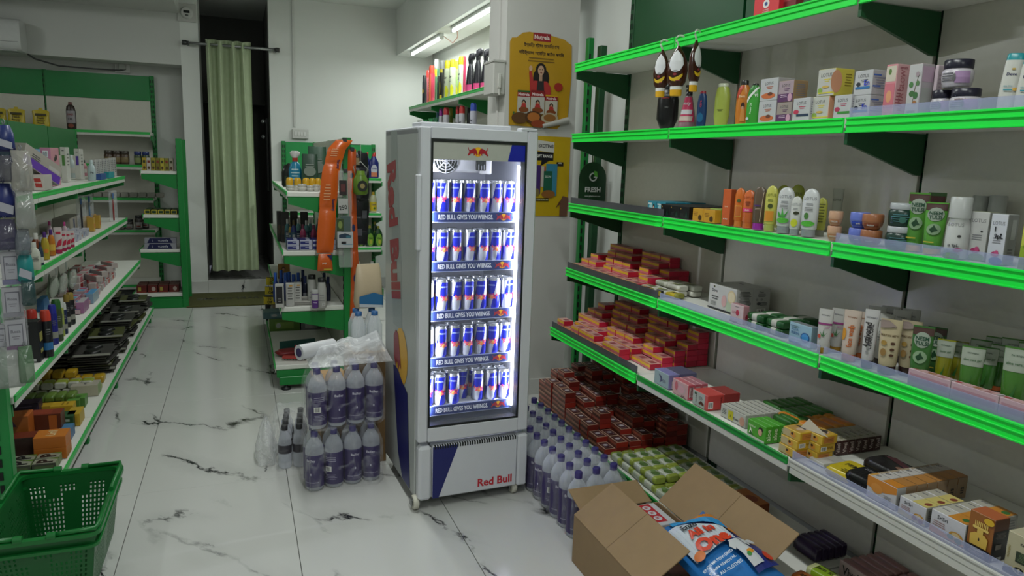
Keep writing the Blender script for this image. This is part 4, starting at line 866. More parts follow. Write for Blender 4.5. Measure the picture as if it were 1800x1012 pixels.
# ------------------------------------------------------------------ fourth shelf
wp = [wrap_mesh(.095, .055, .024, c, '#c9c8bc') for c in ('#b5b4a8', '#a8aa9a')]
wpp = top_panel(.095, .055, .0242, [('r', .1, .5, .3, .5, '#5b6a3a'), ('e', -.25, .5, .1, .2, '#9aa03a')])
for i in range(3):
    for j in range(2):
        for k in range(1 if i == 0 else 2):
            o = tag(ob('wrapped_bar', wp[(i+j+k) % 2], None, (1.762+i*.062, 2.72+j*.098-.02*i, Z4+.0004+k*.0245), (0, 0, RX+rnd.uniform(-.12, .12))), f'whitish wrapped soap bar beside the red heap, {ORD[i]} row, {["near", "far"][j]} column, {LAY[k]} layer', 'soap bar', 'whitish wrapped bars on the fourth shelf'); ob('printed_panel', wpp, o)
tr = thing('card_tray', 'flat black tray with a yellow card at the edge of the fourth shelf', 'tray', (1.714, 2.655, Z4), RX)
tr.location = (1.712, 2.652, Z4+.0004)
part('tray_base', MB().box(-.045, .0, 0, .012, 0, .03, b=.002), mat('#16161a', .4), tr); part('card', MB().box(-.04, -.005, -.0008, 0, .006, .026), mat('#c8b848', .5), tr)
for k, (x, y, rz, c) in enumerate(((1.78, 2.655, .2, '#b8a428'), (1.735, 2.82, .1, '#b06a3a'))):
    o = tag(ob('wrapped_bar', wrap_mesh(.09, .05, .022, c, '#8a8a3a'), None, (x-.004, y+(-.002 if k == 0 else -.02), Z4+.0005), (0, 0, RX+rz)), ('yellow wrapped soap bar lying in front of the whitish ones', 'orange wrapped soap bar at the front between red heap and whitish bars')[k], 'soap bar')
    ob('lettering', print_mesh(prints2d([('t', 'ALL', .1, 0, .5, '#2a2a1a', .4)], .09, .05), lambda x, y, e: Vector((x, y, .0222+e)), 0)[0], o)
DV = {'front': [('t', 'Dove', -.28, .76, .13, '#34353a', .2), ('t', 'vibrant care', -.26, .52, .07, '#25252a', .3, 0, .03), ('t', 'collection', -.26, .43, .07, '#25252a', .28, 0, .03), ('e', -.3, .92, .03, .04, '#4a4a30'), ('e', .08, .42, .09, .24, '#c9a0a0'), ('e', .28, .25, .12, .26, '#a9b8a0'), ('e', .34, .66, .14, .26, '#cbb892'), ('e', .34, .66, .11, .2, '#d4c6a8'), ('lines', -.3, .3, .25, 3, .06, '#8a8a8a'), ('r', 0, .03, 1, .06, '#1d1f22')],
      'right': [('r', -.02, .5, .006, 1, '#8a8a86'), ('lines', -.26, .9, .4, 14, .045, '#3a3a3c'), ('lines', .24, .8, .3, 3, .05, '#5a5a5c'), ('t', 'Dove', .22, .88, .07, '#4a4a50', .2), ('e', .1, .58, .04, .05, '#8a8a88'), ('e', .24, .58, .04, .05, '#8a8a88'), ('e', .16, .42, .06, .06, '#4a4a4c'), ('lines', .3, .46, .3, 3, .05, '#4a4a4c'), ('bar', .24, .13, .26, .16)],
      'top': [('r', 0, .5, 1, .01, '#7a7a76'), ('r', -.2, .7, .2, .06, '#2a2a2a')]}
pbox(Z4, 1243, 1292, 1351, 554, 509, 'soap_carton_large', 'big white carton printed with pastel soaps beside the red heap', 'carton', ('#bdbcba', '#a9a8a4', '#9b9a94'), DV)
pbox(Z4, 1282, 1305, 1315, 571, 538, 'soap_carton', 'pale pink carton with a red rose print in front of the big white one', 'carton', ('#c9b3b4', '#b9848c', '#a97c82'), {'front': [('e', .05, .56, .13, .16, '#b82a44'), ('t', 'ROSE', -.12, .55, .14, '#a8506a', .6, 0, 0), ('lines', 0, .88, .5, 1, .06, '#77777a'), ('r', -.2, .03, .6, .06, '#8a2a5a')], 'right': [('e', .1, .4, .22, .12, '#a83048'), ('lines', 0, .3, .3, 3, .08, '#6a2a3a')]})
gwm = [wrap_mesh(.085, .055, .026, '#1d5a28', '#164a20')]
gwb = MB().loft([(-.013, .0285, .0137), (.013, .0285, .0137)], n=14, pw=5, T=Tm((0, 0, .013), (0, -1, 0), (0, 0, 1), (-1, 0, 0))).mesh('white_band', mat('#b9b8b0', .5))
k = 0
for (px, py, n) in ((1340, 575, 2), (1372, 588, 2), (1378, 600, 2), (1362, 566, 2), (1395, 570, 2)):
    b0 = at(px, py, Z4); b0.x = max(b0.x, 1.745)
for i, (x, y, n) in enumerate(((1.75, 2.055, 2), (1.752, 1.955, 2), (1.815, 2.06, 2), (1.815, 1.97, 2), (1.88, 2.06, 1), (1.88, 1.97, 2), (1.945, 2.05, 1))):
    for k in range(n):
        o = tag(ob('wrapped_bar', gwm[0], None, (x, y, Z4+.0004+k*.0262), (0, 0, RX+rnd.uniform(-.08, .08))), f'dark green soap bar with white paper band, {["lower", "upper"][k]} layer, {ORD[i].replace("front", "first")} pile behind the blue carton', 'soap bar', 'dark green banded bars on the fourth shelf'); ob('paper_band', gwb, o)
pbox(Z4, 1384, 1424, 1436, 613, 575, 'soap_carton', 'light blue carton with a round blue bar beside the tubes', 'carton', ('#8fb0c0', '#7a929c', '#6f757a'), {'front': [('t', 'AQUA', -.24, .68, .14, '#2c5a86', .4), ('t', 'FRESH', -.22, .52, .14, '#2c5a86', .42), ('lines', -.25, .85, .4, 2, .07, '#4a6a6a'), ('e', .24, .42, .2, .24, '#1a4f8a'), ('e', .24, .44, .16, .18, '#3f8ac4'), ('r', -.18, .07, .56, .09, '#2a5aa0')]})
pat = lambda c, *more: [('t', 'PATANJALI', 0, .84, .04, c, .72)]+list(more)
al = [('r', 0, .62, .98, .05, '#8c3a74'), ('p', [(-.05, .3), (.05, .3), (.02, .52)], '#2f6a34'), ('p', [(-.08, .3), (0, .3), (-.25, .44)], '#3a7a3c'), ('p', [(0, .3), (.08, .3), (.28, .42)], '#2f6a34'), ('e', -.25, .3, .12, .05, '#b84a3a'), ('lines', .2, .55, .4, 2, .03, '#a06a8a')]
put('tube', Z4, 1445, 625, 546, 25, 'white tube with a purple stripe, aloe print and gold cap, nearest the blue carton', 'tube', ('#bbb9b6', '#a07a26'), {1: pat('#5a5a5e', *al)}, ch=.12)
put('tube', Z4, 1468, 617, 540, 24, 'white tube with purple stripe and gold cap, behind the first', 'tube', ('#b1b0ac', '#94701f'), {1: pat('#5a5a5e', *al)}, ch=.12)
pe = [('t', 'face wash', .02, .42, .14, '#b8602a', .5, 1.57), ('e', -.38, .45, .16, .14, '#c88a28'), ('r', .05, .62, .4, .025, '#b8602a')]
put('tube', Z4, 1490, 639, 547, 29, 'peach tube with orange lettering and orange cap, front of its pair', 'tube', ('#c2b1a4', '#c0642c'), {1: pat('#8a5a3a', *pe)}, ch=.14)
put('tube', Z4, 1506, 629, 545, 26, 'peach tube with orange cap standing behind its twin', 'tube', ('#b9aa9e', '#b05a26'), {1: pat('#8a5a3a', *pe)}, ch=.14)
ch_ = [('t', 'Activated', -.15, .5, .12, '#2a2628', .5, 1.57), ('t', 'CHARCOAL', .08, .48, .12, '#2a2628', .5, 1.57), ('e', 0, .26, .1, .03, '#8a8a8a'), ('e', 0, .18, .1, .03, '#8a8a8a')]
put('tube', Z4, 1522, 652, 546, 24, 'narrow white tube with a dark sideways print and brown cap', 'tube', ('#bcbaba', '#2a1c1c'), {1: pat('#6a6a70', *ch_)}, ch=.13)
for x, yb, yt, lb in ((1547, 640, 549, 'white tube with brown cap behind the narrow white tube'), (1576, 634, 543, 'white tube with black cap further back in the tube crowd'), (1533, 626, 536, 'white tube at the back left of the tube crowd'), (1556, 624, 536, 'white tube at the very back of the tube crowd'), (1592, 630, 541, 'white tube nearest the panel seam in the tube crowd')):
    put('tube', Z4, x, yb, yt, 29, lb, 'tube', ('#aeada8', '#1f1718'), {1: pat('#5a5a5a', ('lines', 0, .6, .6, 4, .06, '#7a7a78'))}, ch=.13)
mm_ = [('t', 'MULTANI MITTI', 0, .66, .05, '#5a4324', .8, 0, .02), ('e', .2, .5, .1, .03, '#4a2c18'), ('e', .2, .37, .1, .03, '#4a2c18'), ('e', .2, .25, .1, .03, '#4a2c18'), ('e', -.2, .5, .14, .05, '#9a7a3a'), ('e', -.18, .3, .14, .08, '#8a6a3a'), ('p', [(-.48, .98), (-.1, .98), (.3, .86), (-.48, .8)], '#8a7a74')]
put('tube', Z4, 1556, 664, 565, 35, 'cream tube with three brown discs and brown cap, front of the crowd', 'tube', ('#b6a888', '#2f1a18'), {1: pat('#5a4324', *mm_)}, ch=.15)
put('tube', Z4, 1592, 658, 561, 33, 'cream tube with brown cap standing behind the neem gel tube', 'tube', ('#a99c80', '#2c1a18'), {1: pat('#5a4324', *mm_)}, ch=.15)
put('tube', Z4, 1637, 664, 572, 30, 'green neem gel tube on the fourth shelf, further one with dark label', 'tube', ('#2f5a2c', '#a5832a'), {1: NEEM}, ch=.11)
put('tube', Z4, 1612, 674, 570, 34, 'green neem gel tube on the fourth shelf in front of its twin', 'tube', ('#37682e', '#b08c2c'), {1: NEEM}, ch=.11)
def gel(x, yb, yt, w_, col, lb, cap='#b0581c', tag_='aloe vera gel'):
    put('tube', Z4, x, yb, yt, w_, lb, 'tube', (clear('gel_'+col, col, .88, .12, .1), cap), {1: [('r', 0, .78, .98, .38, '#98a092'), ('t', 'PATANJALI', 0, .86, .04, '#4a5a4a', .7), ('t', tag_, 0, .72, .06, '#4a6a4a', .8), ('p', [(-.2, .1), (0, .1), (.1, .45), (.02, .3)], '#2f6a2c')]}, ch=.1)
gel(1654, 677, 594, 28, '#8a8a22', 'yellow gel tube in front of the crowd of green gels', '#8a7a1c', 'kesar gel')
gel(1678, 672, 597, 27, '#76741f', 'yellow gel tube behind the first yellow one', '#8a7a1c', 'kesar gel')
for x, yb, yt, w_, lb in ((1700, 698, 606, 36, 'green aloe gel tube with orange cap, front left of its group'), (1727, 689, 607, 32, 'green aloe gel tube second along behind the pink cartons'), (1749, 684, 603, 30, 'green aloe gel tube third along, deeper in the group'), (1776, 722, 607, 43, 'green aloe gel tube, biggest and nearest at the picture edge'), (1715, 672, 594, 32, 'green aloe gel tube at the back behind the front left one'), (1742, 668, 588, 32, 'green aloe gel tube at the very back near the seam'), (1770, 676, 590, 34, 'green aloe gel tube deep behind the biggest one'), (1800, 690, 600, 36, 'green aloe gel tube at the back, cut by the edge')):
    gel(x, yb, yt, w_, '#3d7030' if x % 2 else '#46782f', lb)
pk = [('r', -.4, .5, .14, .5, '#a84a52'), ('r', .05, .5, .7, .9, '#c29a9c'), ('e', .0, .5, .1, .3, '#9a6a4a'), ('lines', .25, .6, .2, 3, .2, '#a05a60'), ('r', .46, .5, .05, .7, '#b8b0b4')]
y = at_x(1600, 668, 1.707).y
for k in range(4):
    L = .125; y1 = y-(L+.002)*k
    carton('flat_carton', f'flat pink and white carton lying behind the blue guard, {ORD[k].replace("front", "first")} from the neem gel', 'carton', (L, .026, .044), (1.7085, y1-L/2, Z4+.0005), RX, ('#b89aa4', '#b9a4a8', '#c4aeb0'), {'top': pk, 'front': [('r', 0, .5, .9, .5, '#a8808c')]}, 'flat pink cartons on the fourth shelf', flap=False)
# ------------------------------------------------------------------ fifth shelf
Z = Z5
_, q = pbox(Z, 1148, 1174, 1191, 690, 664, 'soap_carton', 'lavender carton with a dark sprig at the far end of the fifth shelf row', 'carton', ('#8f9fa4', '#8584b4', '#7f7cb0'), {'front': [('p', [(-.1, .2), (.1, .4), (.0, .7), (-.2, .8), (-.05, .5)], '#4a4a66'), ('lines', .2, .5, .3, 3, .08, '#5a5a70')], 'right': [('bar', .1, .3, .5, .5)]})
carton('soap_carton', 'grey lavender carton directly behind the lavender one with a sprig', 'carton', (round(q[1], 4), .085, round(q[3], 4)), (q[0].x+q[2]+.045, q[0].y+q[1]/2, Z+.0004), RX, ('#6a688a', '#5d5c7c', '#57566f'))
_, q = pbox(Z, 1180, 1208, 1219, 710, 683, 'soap_carton', 'pink and white carton with a swirl, front of its three', 'carton', ('#c49a9c', '#c25a68', '#bd6a74'), {'front': [('e', .05, .5, .3, .34, '#b9a0a4'), ('e', .05, .5, .24, .26, '#c99aa2'), ('e', -.25, .6, .1, .3, '#b8606c'), ('lines', .2, .12, .3, 2, .08, '#4a3a3c')], 'right': [('r', 0, .5, .66, .7, '#c9bcbc'), ('t', 'Nirmal', 0, .5, .3, '#6a4a50', .7, 1.57)]})
for k in range(2):
    carton('soap_carton', f'pink and white carton, {["second", "last"][k]} in the row of three behind the swirl', 'carton', (round(q[1], 4), round(q[2], 4), round(q[3], 4)), (q[0].x+q[2]*(1.5+k)+.0015*(k+1), q[0].y+q[1]/2, Z+.0004), RX, ('#c49a9c', '#b8606c', '#a8707a'), {'right': [('r', 0, .5, .66, .7, '#b9acac')]})
_, q = pbox(Z, 1215, 1242, 1270, 729, 702, 'soap_carton', 'coral red carton with brown nuts on its pale front', 'carton', ('#c25450', '#c2423e', '#c24c48'), {'front': [('r', -.08, .5, .8, .96, '#a8ada6'), ('t', 'NATURAL', -.25, .55, .2, '#4a4a44', .7, 1.57), ('lines', .05, .7, .3, 3, .08, '#5a5a52'), ('e', .1, .35, .08, .1, '#4a2418'), ('e', .2, .28, .08, .1, '#5a2c1a'), ('e', .02, .26, .07, .08, '#5a2c1a'), ('e', -.3, .82, .06, .08, '#2a4a2a')], 'right': [('bar', -.3, .35, .3, .45), ('t', 'NATURAL', .35, .5, .14, '#7a2420', .8, 1.57)]})
carton('soap_carton', 'darker red carton directly behind the coral red one', 'carton', (round(q[1], 4), round(q[2], 4), round(q[3], 4)), (q[0].x+q[2]*1.5+.0015, q[0].y+q[1]/2, Z+.0004), RX, ('#a83c38', '#8f2f2c', '#8c3431'))
def slabs(xl, xm, yb, yt, n, d, name, labels, cols, prints, group, zz=Z, minx=None):
    c = at(xm, yb, zz)
    if minx: c.x = max(c.x, minx)
    wd = abs(at_x(xl, yb, c.x).y-c.y); h = at_x(xm, yt, c.x).z-at_x(xm, yb, c.x).z
    slab_pack(n, zz, c, (round(wd, 4), d, round(h, 4)), 'x', name, '', 'carton', cols, prints, group, labels=labels)
slabs(1264, 1309, 753, 730, 6, .026, 'soap_carton', [f'white and yellow soap carton in the slanted row beside the coral red one, {ORD[k]}' for k in range(6)], ('#b4b3ab', '#a9a8a0', '#b0afa6'), {'front': [('lines', -.35, .7, .2, 4, .12, '#3a3a3a'), ('r', -.08, .45, .2, .7, '#b8b022'), ('t', 'FREE', -.08, .4, .3, '#20200c', .2, 1.57, .03), ('t', 'Dove', .14, .35, .2, '#34353a', .2), ('e', .38, .4, .1, .36, '#b98a78')], 'top': [('r', 0, .1, .9, .14, '#6a6a66')]}, 'white and yellow soap cartons in a row')
gf = {'front': [('t', 'Cinthol', -.25, .7, .14, '#c6d6b0', .4), ('p', [(-.4, .2), (-.2, .3), (-.32, .6)], '#e0e4d0'), ('p', [(-.38, .1), (-.1, .12), (-.3, .42)], '#2a6a20'), ('e', .24, .72, .12, .14, '#2a221c'), ('e', .22, .54, .11, .2, '#c9a088'), ('r', 0, .08, .96, .14, '#bcc6b4')], 'right': [('t', 'aloe', 0, .5, .3, '#cfe0c0', .8, 1.57)]}
slabs(1311, 1344, 781, 750, 3, .026, 'soap_carton', [f'bright green soap carton with a woman on its front, {ORD[k]} in the leaning row' for k in range(3)], ('#4c9c2c', '#3f9a24', '#4a9c30'), gf, 'bright green soap cartons in a row')
def rowpack(px, py, n, m, dims, body, end, label, group, xs=None):
    c = at(px, py, Z); w_, d, h = dims
    for i in range(n):
        for j in range(m):
            o = tag(ob('wrapped_bar', wrap_cache(d, w_, h, body, end), None, (c.x+(i+.5)*w_, c.y+(j+.5)*d, Z+.0004), (0, 0, RX)), f'{label}, {ORD[i]} row, {["near", "far"][j]} column', 'soap bar', group)
WC = {}
def wrap_cache(*a):
    if a not in WC: WC[a] = wrap_mesh(*a)
    return WC[a]
rowpack(1386, 766, 4, 1, (.026, .086, .05), '#2c6a22', '#255a1c', 'green wrapped soap bar directly behind the bright green cartons', 'green bars behind the bright cartons')
rowpack(1398, 757, 5, 2, (.034, .09, .055), '#2f6c25', '#28601e', 'green wrapped soap bar near the back panel', 'green bars at the back of the fifth shelf')
yl = {'front': [('p', [(-.48, .1), (.2, .1), (-.1, .9), (-.48, .9)], '#b5a47a'), ('e', .1, .5, .16, .3, '#c98a3a'), ('e', .05, .62, .07, .16, '#3a2a1e')], 'right': [('r', -.05, .5, .66, .7, '#c07a3a'), ('lines', 0, .6, .5, 2, .2, '#8a5a22')]}
yl2 = {'front': yl['front'], 'right': [('bar', -.22, .45, .36, .5), ('t', 'VIVEL', .2, .5, .3, '#7a5a1a', .4)]}
def tower(xl, xm, xr, yb, yt, n, what):
    _, q = pbox(Z, xl, xm, xr, yb, yt, 'soap_carton', f'yellow soap carton at the foot of the {what} pile', 'carton', ('#c2a23a', '#c9a02c', '#c09a36'), yl)
    c, wd, dp, h = q
    for k in range(1, n):
        carton('soap_carton', f'yellow soap carton, {["", "middle one", "topmost"][k]} of the {what} pile', 'carton', (round(wd, 4), round(dp, 4), round(h, 4)), (c.x+dp/2+.003*k, c.y+wd/2-.003*k, Z+.0004+(h+.0008)*k), RX+.03*k, ('#c2a23a', '#c9a02c', '#c09a36'), yl2 if k == 1 else {**yl, 'top': [('p', [(-.45, .1), (.45, .1), (.2, .9), (-.3, .9)], '#b08a4a'), ('e', .1, .5, .18, .3, '#c4a890'), ('p', [(-.4, .6), (.0, .9), (.3, .5)], '#3a3434')]})
    return c, wd, dp, h
tower(1365, 1394, 1425, 819, 803.5, 3, 'nearer')
c, wd, dp, h = tower(1406, 1434, 1462, 812, 796.5, 3, 'further')
fp = thing('open_flap', 'loose printed paper flap sticking up on the further yellow pile', 'flap', (c.x+.01, c.y+wd*.45, Z+h*3+.0035), RX+.2)
part('paper', MB().prism([(-.05, 0), (.05, 0), (-.03, .035)], Tm((0, 0, 0), (1, 0, 0), (0, .35, .94)), .001), mat('#b3aa98', .5), fp)
fpanel(fp, [('t', 'Vivel', -.1, .4, .4, '#2a2622', .4)], .1, .035, (0, -.0004, .0), (1, 0, 0), (0, .35, .94))
c = at(1466, 802, Z); x1 = at_y(1547, 791, c.y).x; n = 7; wdt = (x1-c.x)/n; hh = at_y(1466, 777, c.y).z-Z
for i in range(n):
    carton('soap_carton', f'cream soap carton with dark brown end beside the panel seam, {ORD[i]} in the row', 'carton', (.10, round(wdt-.001, 4), round(hh, 4)), (c.x+wdt*(i+.5), c.y+.05, Z+.0004), RX, ('#8a8676', '#3a1a18', '#9a9684'), {'right': [('t', 'Vivel', 0, .5, .5, '#b8a8a0', .7, 1.57)], 'top': [('t', 'Vivel', 0, .4, .4, '#5a5a4e', .4), ('e', .3, .5, .06, .2, '#6a6a50')]}, 'cream and brown soap cartons in a row')
for i in range(4):
    for j in range(2):
        tag(ob('wrapped_bar', wrap_cache(.09, .044, .05, '#c8741e', '#c88428'), None, (max(1.76, c.x+.04)+i*.046, c.y+.152+(1-j)*.092, Z+.0004), (0, 0, RX)), f'orange wrapped soap bar at the back of the fifth shelf, {ORD[i]} row, {["far", "near"][j]} column', 'soap bar', 'orange bars on the fifth shelf')
# nearer bay of the fifth shelf
fl_ = lambda px, py, L, W, H, rz, body, end, nm, lb, items: None
def flatpack(px, py, L, W, H, rz, body, name, label, items, minx=1.63):
    c = at(px, py, Z); c.x = max(c.x, minx+L*.0)
    root = thing(name, label, 'packet', (c.x, c.y, Z+.0004), rz)
    part('wrapper', MB().loft([(0, L*.47, W*.46), (H*.3, L*.5, W*.5), (H*.75, L*.49, W*.49), (H, L*.44, W*.43)], n=28, pw=7), mat(body, .25, bump=.25, scale=40), root)
    m = print_mesh(prints2d([i if i[0] in 'tp' or i[0] == 'lines' else i for i in items], L, W), lambda x, y, e: Vector((x, y-W/2, H+e)), 0)
    for nn, me in zip(('lettering', 'printed_panel'), m):
        if me: ob(nn, me, root)
carton('white_card', 'blank white card lying flat at the guard end of the fifth shelf', 'card', (.06, .09, .012), (1.70, 1.63, Z+.0005), RX, ('#b9b8b4', '#b0afaa', '#b7b6b2'), {'top': [('r', 0, .5, .94, .02, '#a4a39e')]}, flap=False)
flatpack(1447, 846, .11, .12, .026, RX+.1, '#b9a41c', 'wipes_packet', 'yellow wipes packet with black lettering lying on the fifth shelf', [('t', 'FEM', -.1, .62, .16, '#1f1c10', .5, 0, .03), ('lines', .1, .3, .5, 3, .08, '#3a3410'), ('e', .3, .2, .12, .1, '#b9b7a8')], 1.69)
flatpack(1490, 866, .13, .10, .04, RX+.05, '#0e0e10', 'wipes_packet', 'glossy black packet between the yellow packet and orange cartons', [('e', .2, .15, .12, .1, '#a8a49a'), ('e', .22, .14, .06, .06, '#b88a2a'), ('lines', -.2, .7, .3, 2, .07, '#77777a')], 1.685)
flatpack(1560, 841, .14, .10, .045, RX, '#141114', 'wipes_packet', 'dark packet with pink print behind the glossy black one', [('p', [(-.4, .8), (.3, .55), (.4, .7), (-.2, .98)], '#8a4a5a'), ('e', .25, .4, .1, .1, '#7a5a4a')], 1.80)
us = lambda a, b_: {'front': [('p', [(-.5, .5), (-.1, .45), (.2, .55), (.5, .7), (.5, .99), (-.5, .99)], a), ('e', -.16, .55, .2, .22, b_), ('lines', .22, .42, .3, 4, .06, '#8a8a8a'), ('t', 'USUS', .16, .08, .12, '#55555a', .4)], 'top': [('r', -.2, .5, .35, .98, '#b7b2ae'), ('r', .25, .5, .5, .98, a), ('t', '27', -.3, .5, .3, '#3a3a44', .2)], 'right': [('t', 'us', 0, .4, .2, '#2a2a2e', .5, 1.57)]}
_, q = pbox(Z, 1517, 1571, 1587, 908, 867, 'soap_carton', 'white and orange soap carton, first of the row of slabs', 'carton', ('#b9b8bc', '#b3b1b0', '#c09048'), us('#c07a28', '#c8863a'), minx=1.632)
c, wd, dp, h = q
for k in range(1, 7):
    carton('soap_carton', f'white and orange soap carton, {ORD[k]} in the row of slabs', 'carton', (round(wd, 4), .038, round(h, 4)), (c.x+dp+.0195+(k-1)*.0392, c.y+wd/2, Z+.0004), RX, ('#b9b8bc', '#9c8266', '#9a8a74'), us('#a8743a', '#b07a3a'), 'white and orange slabs')
ss = lambda a, leaf: {'front': [('t', 'SriSri', -.16, .76, .17, '#1a1a22', .56, 0, .015), ('lines', -.24, .55, .4, 3, .09, '#9a7a7a'), ('p', [(-.5, .0), (.5, .0), (.5, .12), (.0, .2), (-.5, .3)], a), ('e', .26, .3, .2, .2, '#b98a3a'), ('e', .26, .33, .12, .12, '#c9b48a'), ('e', .12, .2, .1, .12, leaf), ('e', .34, .16, .1, .12, leaf)],
     'top': [('t', 'net wt', -.3, .6, .2, '#55556a', .2), ('r', .22, .5, .52, .98, a), ('e', .32, .5, .1, .24, leaf)], 'right': [('lines', 0, .8, .7, 5, .12, '#6a6a6a')]}
for xl, xm, xr, yb, yt, n, a, lf, what in ((1573, 1623, 1640, 941, 907, 2, '#c2b26a', '#7a3a2a', 'pale yellow front with spices'), (1626, 1691, 1712, 980, 938, 3, '#c0802e', '#3a6a34', 'orange front with a slice and leaves')):
    _, q = pbox(Z, xl, xm, xr, yb, yt, 'soap_carton', f'white soap carton, {what}, nearest the guard', 'carton', ('#bdbcc2', '#8f8d86', '#bab6ae'), ss(a, lf), minx=1.632, d=.045)
    c, wd, dp, h = q
    for k in range(1, n+1):
        carton('soap_carton', f'white soap carton, {what}, {ORD[k]} from the guard', 'carton', (round(wd, 4), .045, round(h, 4)), (c.x+.0675+(k-1)*.0465, c.y+wd/2, Z+.0004), RX, ('#bdbcc2', '#8f8d86', '#a8a498'), ss(a, lf))
comb = [('r', -.24+.072*i, .745, .032, .13, '#d2b45e') for i in range(8)]
_, q = pbox(Z, 1690, 1737, 1762, 1003, 925, 'hair_oil_carton', 'tall amber carton printed with a golden comb bottle', 'carton', ('#8c5420', '#5a3420', '#a85a34'), {'front': comb+[('r', .01, .66, .62, .06, '#d2b45e'), ('r', .01, .58, .24, .14, '#c9a850'), ('p', [(-.34, .23), (.32, .23), (.34, .46), (.2, .54), (-.18, .54), (-.36, .46)], '#c9a648'), ('e', .0, .4, .03, .04, '#2a1c10'), ('e', .3, .9, .2, .08, '#c8a022'), ('r', 0, .11, 1, .22, '#14110f'), ('t', 'indulekha', 0, .145, .06, '#c9b9a4', .86), ('lines', 0, .08, .7, 2, .03, '#b0a090')], 'right': [('r', 0, .36, 1, .72, '#120f0e'), ('lines', 0, .66, .7, 5, .03, '#7a7068'), ('bar', -.1, .05, .6, .07), ('r', -.1, .34, .4, .12, '#8a8278')]}, minx=1.632)
pbox(Z, 1755, 1822, 1850, 1046, 968, 'hair_oil_carton', 'cream carton with dark green panel and rounded frame at the picture edge', 'carton', ('#aca588', '#4a4634', '#b3ab92'), {'front': [('t', 'Kesh Kanti', .1, .80, .06, '#22221c', .7), ('t', 'Advance', .16, .73, .04, '#22221c', .5), ('t', 'PATANJALI', -.4, .52, .06, '#8a7a3a', .5, 1.57), ('r', .1, .48, .6, .26, '#23301e'), ('lines', .1, .58, .5, 6, .035, '#5a6a48'), ('p', [(-.5, 0), (.5, 0), (.5, .2), (.2, .22), (-.3, .16), (-.5, .1)], '#1b1c14'), ('e', -.05, .18, .2, .1, '#b3a884'), ('e', -.05, .18, .14, .07, '#1b1c14'), ('e', -.05, .18, .04, .05, '#b9b090')]}, minx=1.632)
# ------------------------------------------------------------------ bottom shelf, nearer packs
multi_pack('soap_multipack', 'shiny purple four-bar soap pack at the back of the bottom shelf', 'packet', (1.87, 1.785, Z6+.0004), 0, 5, (.028, .11, .052), '#33204a', '#2a1a3c')
carton('soap_carton', 'orange carton at the back of the bottom shelf above the cardboard flap', 'carton', (.14, .085, .055), (1.83, 2.12, Z6+.0005), RX, ('#b8661f', '#8a4416', '#b0662a'), {'front': [('lines', 0, .7, .6, 3, .14, '#6a2a10'), ('e', -.2, .5, .1, .25, '#7a3412')], 'top': [('e', .1, .5, .2, .3, '#8a3a16')]})
for k in range(2):
    root = thing('soap_multipack', f'dusty pink banded soap pack on the bottom shelf, {["first", "second"][k]} from the purple pack', 'packet', (1.93, 1.59-.13*k, Z6+.0004), RX)
    me = wrap_cache(.12, .033, .06, '#86605f', '#8d6663')
    for i in range(5): ob('wrapped_bar', me, root, (0, -.085+i*.034, 0), (0, 0, 0))
    part('paper_band', MB().box(-.061, .061, -.1065, -.103, .001, .058, b=.001), mat('#b09a96', .5), root)
    fpanel(root, [('t', 'Vivel', -.12, .5, .5, '#1f1a1c', .55), ('e', .34, .35, .1, .25, '#3a1f2a')], .12, .06, (0, -.1067, 0))
for k, (x, y, c1, c2, txt) in enumerate(((1.73, 1.62, '#7f9c22', '#b9bc88', 'Jam lo'), (1.65, 1.60, '#a8602a', '#8a4a1c', 'amber'))):
    o = tag(ob('wrapped_bar', wrap_cache(.10, .06, .05, c1, c2), None, (x, y, Z6+.0005), (0, 0, RX+.2)), ('lime green wrapped soap bar beside the dusty pink pack', 'amber wrapped soap bar at the front beside the lime one')[k], 'soap bar')
    ob('lettering', print_mesh(prints2d([('t', txt, 0, 0, .4, '#2a2416', .6)], .1, .06), lambda x, y, e: Vector((x, y, .0502+e)), 0)[0], o)
# ------------------------------------------------------------------ water bottles on the floor
def wb_parts(h=.27, r=.041):
    return [(0, r*.72), (.006, r*.9), (.02, r), (.05, r*.98), (.055, r), (h*.66, r), (h*.73, r*.95), (h*.79, r*.80), (h*.85, r*.54), (h*.885, r*.38), (h*.915, r*.34)]
WBH = .268; wsec = wb_parts(WBH)
WATER = clear('water_bottle', '#dfe3ee', .30, .1, .5)
wb_m = MB().loft(wsec, n=20).mesh('bottle_body', WATER)
wc_m = MB().loft([(WBH*.905, .0155), (WBH*.985, .0155), (WBH, .0135)], n=16).mesh('cap', mat('#3a3270', .35))
ws_m = MB().loft([(.020, .0413), (.024, .0416), (.163, .0416), (.167, .0413)], n=24, cap=(False, False)).mesh('label', mat('#33265a', .35, var=.15, scale=40))
def cyl_fm(R_): return lambda x, y, e: Vector((math.sin(x/R_)*(R_+e), -math.cos(x/R_)*(R_+e), y))
wl = [[(it) for it in L] for L in ([('t', 'Bailley', 0, .53, .055, '#c9c6d6', .62, 0, .02), ('t', 'PACKAGED DRINKING WATER', 0, .16, .018, '#a9a5bc', .7), ('e', 0, .30, .03, .02, '#b8b4c8')], [('bar', -.1, .34, .3, .09), ('lines', 0, .54, .6, 3, .03, '#9a96ae'), ('lines', 0, .24, .6, 4, .025, '#8a86a0')])]
wpm = [print_mesh(prints2d(L, .083*1.2, .268), cyl_fm(.0417), 0) for L in wl]
WB = [None]
